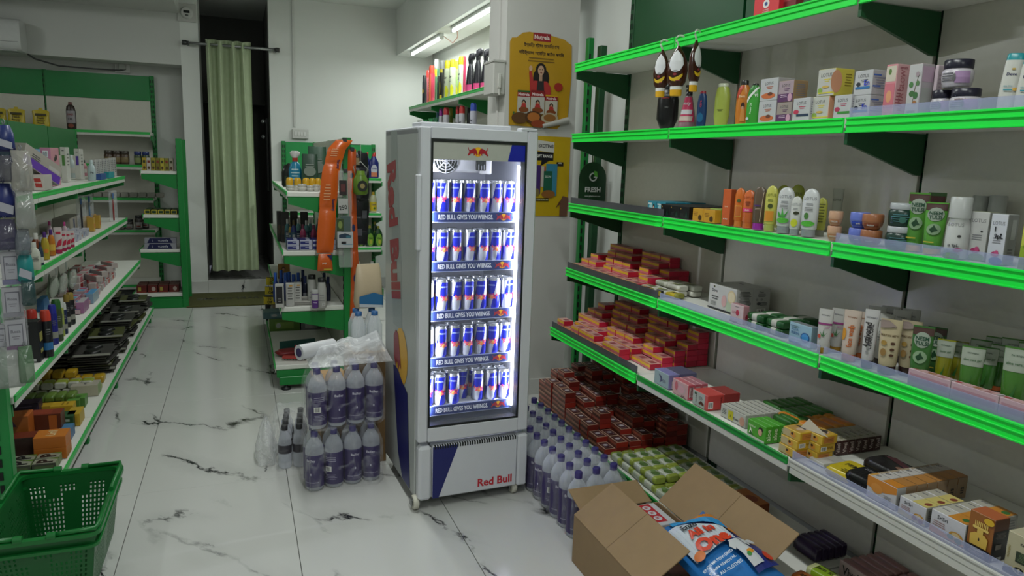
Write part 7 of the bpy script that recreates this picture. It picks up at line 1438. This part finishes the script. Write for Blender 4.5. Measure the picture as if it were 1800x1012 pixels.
hang_strip('snack_strip', 'bright orange strip of sachets draped from the post over the shelf ends', [q3(606, 246, 4.5), q3(592, 262, 4.49), q3(582, 300, 4.48), q3(577, 350, 4.48), q3(574, 400, 4.48), q3(571, 444, 4.48)], .105, .018, '#c85a1c',
           [('t', 'Sunny', .3, .66, .035, '#1c2350', .8, -1.4, .03), ('t', 'Sunny', .3, .36, .035, '#1c2350', .8, -1.4, .03), ('lines', -.1, .8, .4, 4, .02, '#d89a6a'), ('lines', -.1, .5, .4, 6, .02, '#d89a6a')], n=9)
p = q3(571, 446, 4.47)
o = thing('snack_packet', 'single orange sachet with a yellow tag hanging below the draped strip', 'packet', (p[0], p[1], p[2]-.105), .05); part('pouch', MB().loft([(0, .045, .003), (.01, .047, .012), (.09, .04, .012), (.105, .038, .002)], n=16, pw=3), mat('#c4581c', .25, bump=.4), o)
fpanel(o, [('r', .15, .1, .5, .1, '#b8982a'), ('p', [(.1, .95), (.45, .95), (.45, .6)], '#1c2350'), ('t', 'pop', -.05, .45, .12, '#d8c0a8', .5)], .09, .105, (0, -.0135, 0))
hang_strip('snack_strip', 'narrow orange strip of sachets hanging on the far side of the post', [q3(619, 262, 4.53), q3(618, 320, 4.53), q3(621, 400, 4.53), q3(624, 470, 4.53), q3(622, 560, 4.53)], .05, .015, '#b84e1c', [('e', 0, .8, .2, .02, '#1c2350'), ('e', 0, .5, .2, .02, '#1c2350'), ('e', 0, .2, .2, .02, '#1c2350')], n=14)
hang_strip('sachet_strip', 'dark strip of shampoo sachets hanging behind the post', [q3(632, 268, 4.55), q3(635, 320, 4.55), q3(635, 380, 4.55), q3(632, 430, 4.55)], .10, .008, '#1c1c22', [('r', -.2, .9, .3, .08, '#8a7a5a'), ('r', .2, .75, .3, .08, '#5a5a62'), ('r', -.2, .55, .3, .08, '#5a5a62'), ('r', .2, .35, .3, .08, '#5a5a62'), ('r', -.1, .15, .4, .08, '#4a4a52')], n=18)
p = at_y(634, 322, 4.47)
ha = thing('hook_arm', 'thin wire arm on the shelf post carrying the dark sachets and green jar', 'hook', (.605, 4.50, 1.53))
part('arm', MB().tube([(0, 0, 0), (.09, .04, 0), (p.x-.605, -.03, 0)], .003, 6), mat('#8a8c8c', .3, .7), ha)
part('tie', MB().tube([(p.x-.605, -.03, 0), (p.x-.605, -.03, p.z+.128-1.53)], .002, 5), mat('#8a8c84', .5), ha)
o = thing('cleaner_jar', 'lime green jar with a round dark label clipped beside the dark sachets', 'jar', (p[0], p[1], p[2]-.07), -.1)
part('jar_body', MB().loft([(0, .03, .03), (.01, .045, .035), (.09, .045, .035), (.12, .03, .025)], n=16), mat('#5c7a24', .3), o); part('lid', MB().loft([(.12, .028), (.145, .024)], n=14), mat('#6a8a2a', .35), o); part('handle', MB().tube([(-.03, 0, .12), (-.045, 0, .17), (0, 0, .20), (.04, 0, .16), (.035, 0, .12)], .003, 6), mat('#8a8c84', .4), o)
fpanel(o, [('e', .1, .5, .34, .3, '#1a1e14'), ('e', .1, .5, .16, .14, '#8a7a4a')], .09, .11, (0, -.036, 0))
hang_strip('clear_strip', 'clear pocket strip with small packets hanging down the front of the post', [q3(607, 300, 4.46), q3(606, 350, 4.46), q3(607, 400, 4.455), q3(608, 470, 4.455)], .085, .006, '#c9ccc8', None, n=12, matx=clear('pocket_strip', '#c9cdca', .22, .12, .4))
for k, (px, py, w_, h_, c, its, lb) in enumerate(((601, 330, 13, 26, '#2a1f20', [('r', 0, .5, .6, .5, '#5a2a2a')], 'dark packet in the clear pocket strip'), (601, 362, 17, 26, '#aaa9a6', [('t', '250', 0, .4, .3, '#1a1a1c', .8, .2)], 'white price card reading 250 clipped to the pocket strip'), (596, 395, 12, 22, '#3a4a28', [('e', 0, .5, .3, .3, '#7a8a4a')], 'small olive packet in the clear pocket strip'), (606, 395, 16, 30, '#4a5a58', [], 'grey green packet in the clear pocket strip'), (605, 421, 27, 28, '#aeb0b2', [('p', [(-.4, .6), (.35, .6), (.4, .75), (0, .9), (-.4, .8)], '#24364a'), ('r', .2, .68, .3, .16, '#3a6a7a'), ('r', -.1, .3, .3, .16, '#1c1c20'), ('r', .15, .2, .6, .02, '#4a8aa8')], 'white card with a blue gadget picture on the pocket strip'))):
    p = at_y(px+2, py, 4.44); s = mpp(p); W, H = w_*s, h_*s
    o = thing('strip_card', lb, 'card', (p.x, p.y, p.z-H/2), -.05); part('card', MB().box(-W/2, W/2, -.003, .003, 0, H, b=.001), mat(c, .35), o)
    if its: fpanel(o, its, W, H, (0, -.0032, 0), names=('lettering', 'printed_panel'))
# ------------------------------------------------------------------ back wall shelves beyond the fridge
K1, K2, K3, K4 = 1.2475, .8875, .5275, .1175
YB = 7.66
def kput(px, yb, z, W, H, parts, label, cat, prints=None, name='bottle', dy=0):
    p = at_y(px, yb, YB+dy); return lofted(name, label, cat, parts, (p.x, YB+dy, z+.0005), 0, prints)
def cleaner(W, H, b_, c_): return [('bottle_body', [(0, W*.46, W*.3), (.01, W*.5, W*.32), (H*.6, W*.5, W*.32), (H*.74, W*.3, W*.24), (H*.84, W*.18, W*.16)], b_), ('cap', [(H*.84, W*.18, W*.16), (H*.93, W*.16, W*.14, W*.05, 0), (H, W*.08, W*.07, W*.14, 0)], c_)]
for k, (px, dy) in enumerate(((644, .09), (657, 0))):
    kput(px, 312, K1, .105, .265, cleaner(.105, .265, '#1a2260', '#a8281c'), f'blue toilet cleaner bottle with a bent red cap, {["further", "nearer the fridge"][k]}', 'bottle', {0: [('e', .0, .38, .32, .24, '#a9aab4'), ('r', 0, .16, .6, .2, '#b06a4a'), ('t', 'POWER', 0, .44, .08, '#1a2a7a', .5)]}, dy=dy)
kput(628, 310, K1, .10, .27, [('pouch', [(0, .05, .03), (.14, .05, .03), (.26, .05, .004)], '#1a1522')], 'dark packet with gilt top on the back shelf beside the blue cleaners', 'packet', {0: [('r', -.1, .85, .5, .2, '#8a7a3a'), ('r', .2, .3, .4, .3, '#6a4a3a')]}, name='refill_packet', dy=.05)
for k, px in enumerate((643, 656)):
    kput(px, 373, K2, .075, .215, bottle_parts(.075, .215, '#a9a98a', '#b09018', neck=.86, capw=.42, d=.9, sh=.76), f'white phenyl bottle with yellow cap and label, {["left", "right"][k]} one', 'bottle', {0: [('r', 0, .34, .96, .5, '#b8a01c'), ('t', 'Lizol', 0, .46, .1, '#2a2a5a', .6), ('e', .1, .24, .14, .06, '#3a6a2a')]})
for k, (px, dy, H) in enumerate(((634, .05, .19), (650, 0, .22), (659, .11, .25), (665, 0, .215))):
    kput(px, 437, K3, .092, H, bottle_parts(.092, H, '#123a1c', '#a09a3a' if k else '#8a9a8a', neck=.88, capw=.28, d=.6, sh=.7), f'dark green dish soap bottle with a lime label, {ORD[k].replace("front", "first")} from the left', 'bottle', {0: [('e', .04, .36, .36, .36, '#6f9a34'), ('t', 'Vim', .04, .46, .1, '#1a2a12', .5), ('e', .1, .26, .16, .12, '#a8a83a')]}, dy=dy)
kput(624, 437, K3, .08, .17, [('pouch', [(0, .04, .03), (.08, .04, .03), (.17, .04, .004)], '#3f7a5c')], 'teal green refill pouch beside the dish soap bottles', 'packet', None, name='refill_pouch')
for k, px in enumerate((630, 654)):
    kput(px, 503, K4, .115, .245, bottle_parts(.115, .245, '#c0708c', '#bab9b6', neck=.86, capw=.3, d=.85, sh=.68), f'pink handwash bottle with white cap on the lowest back shelf, {["left", "right"][k]} one', 'bottle', {0: [('t', 'Soft', 0, .56, .12, '#3a4a9a', .6), ('e', .0, .2, .2, .12, '#5a3a3a'), ('r', 0, .36, .6, .06, '#a04a70')]})
# ------------------------------------------------------------------ spray cans behind the pillar
S1, S2 = 1.9875, 1.6145
def sput(px, yt, wpx, xf, z, c1, c2, label, its=None, kind='spray', **kw):
    yb = 178-(px-750)*.2
    p = at_x(px, yb, xf); s = mpp(p); W = wpx*s; h = at_x(px, yt, xf).z-z
    fn = {'spray': spray_parts, 'bottle': bottle_parts}[kind]
    lofted('spray_can' if kind == 'spray' else 'bottle', label, 'spray can' if kind == 'spray' else 'bottle', fn(round(W, 4), round(h, 4), c1, c2, **kw), (xf, p.y, z+.0005), -1.25, {0: its} if its else None)
wy = [('e', -.3, .2, .2, .2, '#c4c41c'), ('e', .3, .22, .2, .2, '#c4c41c'), ('t', 'Car', .05, .68, .08, '#22222a', .6), ('lines', 0, .56, .5, 2, .05, '#55555a')]
for a in ((746, 133, 8, 1.72, '#1c2024', '#2a2c2e', 'black insect spray can at the far end above the fridge', [('e', 0, .55, .3, .1, '#c0a028')]), (753, 124, 9, 1.78, '#b05a60', '#c03a34', 'pink can with a red cap behind the black one'), (758.5, 116, 11, 1.73, '#b8304a', '#c0402c', 'tall red spray can with an orange cap', [('r', .2, .5, .3, .9, '#c86a3a'), ('lines', -.1, .7, .4, 5, .08, '#d8b0a8')]), (767, 105, 10, 1.80, '#4a7a58', '#8a8c88', 'green and yellow trigger can behind the tall red one', [('r', 0, .86, .9, .2, '#c0b81c')]), (771, 134, 6, 1.74, '#26382c', '#3a3a3c', 'short dark green can between the red and black ones'), (777, 107, 9, 1.76, '#1a1c16', '#8a8c8a', 'black and yellow trigger can', [('r', 0, .92, .9, .1, '#c0b020'), ('e', -.1, .4, .2, .2, '#b8a020'), ('r', 0, .1, .8, .14, '#b8a020')]),
          (786, 107, 11.5, 1.735, '#b9c0a8', '#c4bc1c', 'white air freshener with yellow cap, first of four', wy), (795, 105, 11.5, 1.735, '#b9c0a8', '#c4bc1c', 'white air freshener with yellow cap, second of four', wy), (803, 108, 9, 1.80, '#9aba74', '#b8c02c', 'white air freshener with lime cap, third of four, set back', wy), (809.5, 100, 10, 1.735, '#b9c0b0', '#c4bc1c', 'white air freshener with yellow cap, fourth and tallest', wy), (815, 100, 7, 1.76, '#b8305a', '#c03a4a', 'crimson can beside the fourth air freshener', [('lines', 0, .6, .5, 5, .1, '#d8a8b8')])):
    sput(*a[:4], S1, *a[4:])
for k, (px, yt) in enumerate(((824, 96), (833, 90), (842, 92))):
    p = at_x(833, 165, 1.75); p.y += .1-.1*k; h = at_x(px, yt, 1.75+.03*k).z-S1
    lofted('trigger_spray', f'black trigger spray bottle with pink base beside the junction box, {ORD[k].replace("front", "first")}', 'bottle', [('bottle_body', [(0, .042, .03), (.01, .044, .032), (h*.2, .044, .032), (h*.6, .03, .024), (h*.74, .015)], '#17161c'), ('trigger', [(h*.74, .018), (h*.82, .02), (h*.84, .04, .018, .01, 0), (h*.96, .045, .016, .016, 0), (h, .03, .01, .02, 0)], '#1c1c20')], (1.75+.03*k, p.y, S1+.0005), -1.2, {0: [('r', 0, .16, .9, .24, '#b03a6a')]})
for a in ((775.5, 191, 7, 1.74, '#b4b2ba', '#8a2a8a', 'white air freshener with a violet cap on the lower shelf above the fridge', wy[2:]), (785, 189, 11, 1.74, '#b4b2ba', '#b02a34', 'white air freshener with a red cap, left of the black carton', wy[2:]), (805, 187, 7, 1.76, '#b4b2ba', '#b02a34', 'slim white air freshener with a red cap', wy[2:]), (813, 186, 11, 1.74, '#b4b2ba', '#b83030', 'white air freshener with a red cap beside the blue-capped one', wy[2:]), (825, 186, 7, 1.80, '#1c1b20', '#1a1a1c', 'black can in the gap before the blue cap'), (833, 181, 12, 1.74, '#b4b3c2', '#2a4ab0', 'white air freshener with a bright blue cap', wy[2:]), (771, 186, 8, 1.80, '#2a6a80', '#2a6a80', 'teal bottle behind the violet cap'), (793, 190, 8, 1.86, '#6a7a2a', '#8a8a2a', 'olive can set back on the lower shelf')):
    sput(*a[:4], S2, *a[4:])
for k, (px, c1, c2) in enumerate(((738, '#8a6a3a', '#5a6a3a'), (748, '#b06a3a', '#2a8a4a'), (758, '#2f7a4a', '#3a9a5a'), (766, '#3a8a50', '#2a6a48'))):
    p = at_x(px, 205, 1.75); o = thing('brush_pack', ('bundle of green and orange cleaning pads at the far end', 'orange and white brush pack', 'bright green brush pack', 'dark green brush pack')[k]+' above the fridge', 'packet', (1.75, p.y, S2+.0005), -1.1)
    part('pouch', MB().loft([(0, .05, .03), (.08, .055, .035), (.17, .04, .02), (.20, .01, .006)], n=14), mat(c1, .4, bump=.4), o); part('tie', MB().loft([(.16, .03), (.19, .02), (.23, .04, .01)], n=12), mat(c2, .4), o)
# ------------------------------------------------------------------ posters, sign, wall fittings
po1 = thing('poster', 'yellow die-cut poster with Assamese lettering and three food cartons on the pillar', 'poster', (1.49, 4.068, 1.66))
PWi, PHi = .40, .545
outl = [(.02, .02), (.80, .0), (.97, .13), (1.0, .55), (.985, .9), (.86, .955), (.62, .985), (.30, 1.0), (.2, .985), (.1, .93), (.03, .925), (.0, .88), (.01, .5)]
part('sheet', MB().prism([(a*PWi, b_*PHi) for a, b_ in outl], Tm((0, -.001, 0), (1, 0, 0), (0, 0, 1)), .001), mat('#b58a1e', .28, var=.15, scale=5), po1)
part('curled_corner', MB().loft([(0, .012), (.17, .02)], n=14, T=Tm((.22*1.0, -.016, .012), (0, 1, 0), (-.25, 0, .97), (.97, 0, .25))), mat('#a8a6a0', .35), po1)
def pbx(x, y, w_, h_, top, body): return [('r', x, y+h_*.36, w_, h_*.28, '#8a1c22'), ('r', x, y-h_*.14, w_, h_*.72, body), ('r', x, y+h_*.46, w_, h_*.08, top), ('t', 'Nutrela', x, y+h_*.33, h_*.13, '#e0c8c8', w_*.9, 0, .03), ('e', x, y-h_*.02, w_*.16, h_*.12, '#2a1814'), ('e', x, y-h_*.05, w_*.1, h_*.08, '#b88a70'), ('p', [(x-w_*.22, y-h_*.25), (x+w_*.22, y-h_*.25), (x+w_*.14, y-h_*.06), (x-w_*.14, y-h_*.06)], '#a8302c'), ('e', x, y-h_*.34, w_*.4, h_*.12, '#7a3f1c')]
its = [('r', 0, .955, .28, .085, '#8f1c26'), ('t', 'Nutrela', 0, .955, .045, '#e0d0c8', .24, 0, .03), ('t', 'ইণ্ডিয়া ষ্ট্ৰং তেতিয়া হ\'ব', .0, .865, .055, '#3a2a24', .56), ('t', 'নিউট্ৰেলা খেতিয়া পেটত পৰিব', .0, .785, .055, '#3a2a24', .72), ('lines', 0, .735, .5, 2, .03, '#7a5a1a'),
       ('e', .0, .615, .085, .075, '#1a100e'), ('e', .075, .53, .06, .09, '#1a100e'), ('e', -.07, .53, .05, .08, '#1a100e'), ('r', 0, .53, .05, .08, '#b08a72'), ('e', .0, .61, .05, .052, '#c09a80'), ('p', [(-.17, .30), (.17, .30), (.17, .44), (.10, .50), (-.10, .50), (-.17, .44)], '#a8302e'), ('p', [(-.17, .44), (-.11, .48), (-.15, .60), (-.19, .59)], '#a8302e'), ('e', -.165, .625, .028, .03, '#c09a80'), ('p', [(-.06, .40), (.06, .40), (.05, .50), (-.05, .50)], '#2a2426'), ('e', -.018, .62, .007, .006, '#20100c'), ('e', .02, .62, .007, .006, '#20100c'), ('e', 0, .59, .016, .006, '#8a3a34'),
       ('e', .29, .45, .07, .045, '#9a2a22')]
its += pbx(-.26, .27, .20, .24, '#1f5a2a', '#b4b0a8')+pbx(-.04, .275, .22, .25, '#7a1c20', '#b4b0a8')+pbx(.18, .25, .20, .22, '#c09020', '#b8b2a4')
its += [('e', -.32, .10, .13, .06, '#5a3a1c'), ('e', -.1, .11, .14, .07, '#4a2c14'), ('e', -.1, .115, .10, .05, '#a8642a'), ('e', .16, .11, .14, .06, '#a89a80'), ('e', .16, .115, .1, .04, '#8a5a2a'), ('e', -.02, .045, .12, .04, '#8a3a1c'), ('r', .44-.86, .15, .03, .025, '#3a5a2a')]
fpanel(po1, its, PWi, PHi, (PWi/2, -.0024, 0), names=('lettering', 'printed_picture'))
po2 = thing('poster', 'yellow poster with a speech-bubble heading half hidden behind the fridge', 'poster', (1.62, 4.068, 1.135))
part('sheet', MB().box(0, .285, -.001, 0, 0, .48), mat('#c0a018', .35), po2)
fpanel(po2, [('p', [(-.26, .82), (.12, .80), (.12, .93), (-.26, .95)], '#c8c6c0'), ('t', 'EXCITING', -.07, .88, .055, '#14121c', .34, -.03, .03), ('p', [(-.3, .70), (.11, .70), (.11, .80), (-.3, .81)], '#14121c'), ('p', [(-.16, .70), (.02, .70), (-.18, .63)], '#14121c'), ('t', 'GIFT RANGE', -.1, .755, .05, '#d8d6d0', .38, 0, .03), ('r', .27, .66, .16, .05, '#2a2420'), ('t', 'MIX', .27, .672, .02, '#d8d0c0', .1), ('r', -.27, .46, .2, .36, '#3f2468'), ('r', -.12, .5, .08, .26, '#b8b0a8'), ('r', -.08, .48, .03, .3, '#a83a4a'), ('r', .08, .46, .26, .4, '#3a7f9a'), ('r', .0, .42, .2, .3, '#1f5a44'), ('t', 'SKIN', 0, .5, .03, '#b8c4b8', .14), ('e', -.25, .3, .06, .05, '#7a6a3a'), ('e', .02, .28, .16, .05, '#8a5a2a'), ('r', -.12, .21, .3, .035, '#1c1a18'), ('t', 'COUPON NO 003', -.12, .21, .02, '#d0cc9a', .28), ('p', [(.30, .0), (.48, .0), (.5, .24), (.36, .26), (.3, .18)], '#6a4a3a'), ('p', [(.2, .10), (.32, .16), (.3, .2)], '#5a3a2a')], .285, .48, (.1425, -.0013, 0), names=('lettering', 'printed_picture'))
sg = thing('hanging_sign', 'dark green arched sign reading G FRESH hanging on the slotted post', 'sign', (1.925, 3.79, 1.245)); SW, SHh = .175, .225
arch = [(-SW/2, 0), (SW/2, 0)]+[(SW/2*math.cos(R(a)), .13+(SHh-.13)*math.sin(R(a))) for a in range(0, 181, 15)]
part('board', MB().prism(arch, Tm((0, -.002, 0), (1, 0, 0), (0, 0, 1)), .004), mat('#123a1c', .35), sg)
ga = [(.14*math.cos(R(a)), .62+.115*math.sin(R(a))*SW/SHh*1.25) for a in range(55, 361, 15)]; gi = [(.095*math.cos(R(a)), .62+.078*math.sin(R(a))*SW/SHh*1.25) for a in range(360, 54, -15)]
gq = [('p', [ga[i], ga[i+1], gi[len(gi)-2-i], gi[len(gi)-1-i]], '#c9cdc9') for i in range(len(ga)-1)]
fpanel(sg, gq+[('r', .08, .62, .13, .03, '#c9cdc9'), ('p', [(.02, .78), (.13, .76), (.17, .62), (.06, .64), (.01, .7)], '#5aa83a'), ('t', 'FRESH', 0, .30, .13, '#d0d4d0', .84, 0, .04), ('t', 'www.gfreshmart.com', 0, .13, .05, '#c0c6c0', .84)], SW, SHh, (0, -.0065, 0), names=('lettering', 'logo'))
part('string', MB().tube([(0, 0, SHh-.005), (0, 0, SHh+.06)], .0015, 5), mat('#c9c9c4', .6), sg)
db = thing('junction_box', 'white switch box with a notch mounted on the pillar edge', 'switch box', (1.469, 4.15, 1.935))
part('housing', MB().box(-.075, 0, -.085, .09, -.095, .095, b=.006), mat('#bdbbb6', .5), db); part('cover_lip', MB().box(-.079, 0, -.089, .094, .085, .099, b=.002), mat('#b1afaa', .5), db); part('lever', MB().box(-.05, -.03, -.1, -.085, -.06, .02, b=.003).box(-.045, -.034, -.096, -.086, -.1, -.06, b=.002), mat('#c4c2bc', .5), db)
ac = thing('air_conditioner', 'white split air conditioner high on the left beam', 'air conditioner', (-2.22, 8.098, 2.30))
part('casing', MB().loft([(-.42, .11, .135), (-.415, .115, .14), (.415, .115, .14), (.42, .11, .135)], n=28, pw=5, T=Tm((0, -.112, .14), (0, 1, 0), (0, 0, 1), (1, 0, 0))), mat('#c4c5c4', .3), ac); part('louvre', MB().box(-.38, .38, -.20, -.06, -.002, .01, b=.003), mat('#a9aaa9', .4), ac); part('seam', MB().box(-.40, .40, -.2275, -.224, .075, .079), mat('#7f807f', .5), ac)
tag(part('cable', MB().tube([(-1.80, 8.08, 2.30), (-1.74, 8.085, 2.26), (-1.60, 8.32, 2.235), (-1.3, 8.33, 2.23), (-1.08, 8.36, 2.235), (-1.03, 8.38, 2.25)], .008, 6), mat('#3a3b3c', .6)), 'dark cable running from the air conditioner over the green header to the socket', 'cable')
so = thing('wall_socket', 'white wall socket with a plug above the green header panel', 'socket', (-1.06, 8.395, 2.275)); part('plate', MB().box(-.07, .07, -.02, 0, -.06, .07, b=.005), mat('#c0c0bc', .4), so); part('plug', MB().box(-.03, .03, -.055, -.02, -.03, .03, b=.01), mat('#b0b0ac', .4), so)
se = thing('wall_sensor', 'white square plate with a round dark-eyed sensor high on the pillar by the curtain', 'sensor', (-.43, 8.098, 2.80)); part('plate', MB().box(-.085, .085, -.015, 0, -.085, .085, b=.006), mat('#bcbcb8', .5), se); part('dome', MB().loft([(0, .06), (.012, .058), (.02, .045)], n=24, T=Tm((0, -.014, 0), (1, 0, 0), (0, 0, 1), (0, -1, 0))), mat('#c9c9c6', .4), se); part('lens', MB().box(-.028, .028, -.038, -.033, -.005, .02, b=.002).box(-.015, .015, -.038, -.033, -.03, -.02, b=.001), BLK, se)
sw = thing('switch_plate', 'white four-way switch plate on the back wall', 'switch', (.625, 8.098, 1.68)); part('plate', MB().box(-.085, .085, -.035, 0, -.05, .05, b=.006), mat('#bdbdb9', .5), sw)
for i in range(4): part('rocker', MB().box(-.06+i*.031, -.037+i*.031, -.04, -.033, -.022, .022, b=.003), mat('#cbcbc8', .4), sw)
tag(part('conduit', MB().box(.56, .585, 8.083, 8.0985, 1.75, CZ-.002, b=.003), mat('#c4c5c1', .6)), 'white cable conduit running up the back wall from the switch plate', 'conduit')
# curtain, rod, mat, things in the passage
rod = thing('curtain_rod', 'steel curtain rod with round ends across the doorway', 'rod', (0, 8.03, 2.51)); part('pole', MB().tube([(-.46, 0, 0), (.41, 0, 0)], .014, 12), mat('#8a8c8c', .3, .8), rod)
for x in (-.46, .41): part('end_cap', MB().tube([(x-.02, 0, 0), (x+.02, 0, 0)], .024, 14), mat('#4a4c4c', .35, .7), rod)
for x in (-.43, .385): part('wall_bracket', MB().box(x-.012, x+.012, .0, .066, -.02, .02, b=.003), mat('#5a5c5c', .4, .6), rod)
cu = thing('curtain', 'long pale green eyelet curtain pulled to the left of the doorway', 'curtain', (-.06, 8.03, .24))
def curt(u, v):
    w0 = .215+.012*(1-v); x = -w0+2*w0*u+.01*math.sin(3*v+9*u); ph = 2*math.pi*4*u-.6
    am = .055*(.85+.15*math.sin(5*u)); y = -am*math.sin(ph)*(.75+.25*v)+.008*math.sin(11*u+4*v)
    return (x+.006*math.cos(ph)*(.6+.4*v), y-.0, v*2.33-.02*(v > .97)*(1+math.sin(ph))*.5)
part('cloth', MB().grid(curt, 120, 14), mat('#abb897', .8, var=.12, scale=16, bump=.15), cu)
for k in range(4): part('eyelet', MB().loft([(-.003, .03), (.003, .03)], n=16, T=Tm((-.175+.107*k, .0, 2.27), (0, 1, 0), (0, 0, 1), (1, 0, 0))), mat('#7d9070', .5), cu)
dm = thing('door_mat', 'olive green doormat with dark lettering before the doorway step', 'mat', (-.13, 7.66, 0)); part('mat_body', MB().box(-.37, .37, -.36, .34, .0005, .014, b=.004), mat('#4a4a22', .95, var=.3, scale=60, bump=.5), dm)
fpanel(dm, [('t', 'WELCOME', 0, .5, .34, '#2c2c18', .8, math.pi, .03)], .74, .70, (0, -.36, .0142), (1, 0, 0), (0, 1, 0))
ft = thing('wash_fitting', 'dark wall unit with two bright chrome fittings inside the passage', 'fitting', (.30, 8.75, 1.35)); part('backplate', MB().box(.0, .028, -.12, .12, -.3, .5, b=.004), mat('#232424', .4), ft)
for z in (.30, .47): part('knob', MB().loft([(0, .02), (.03, .028), (.05, .012)], n=14, T=Tm((0, 0, z), (0, 1, 0), (0, 0, 1), (-1, 0, 0))), mat('#c9ccce', .15, .9), ft)
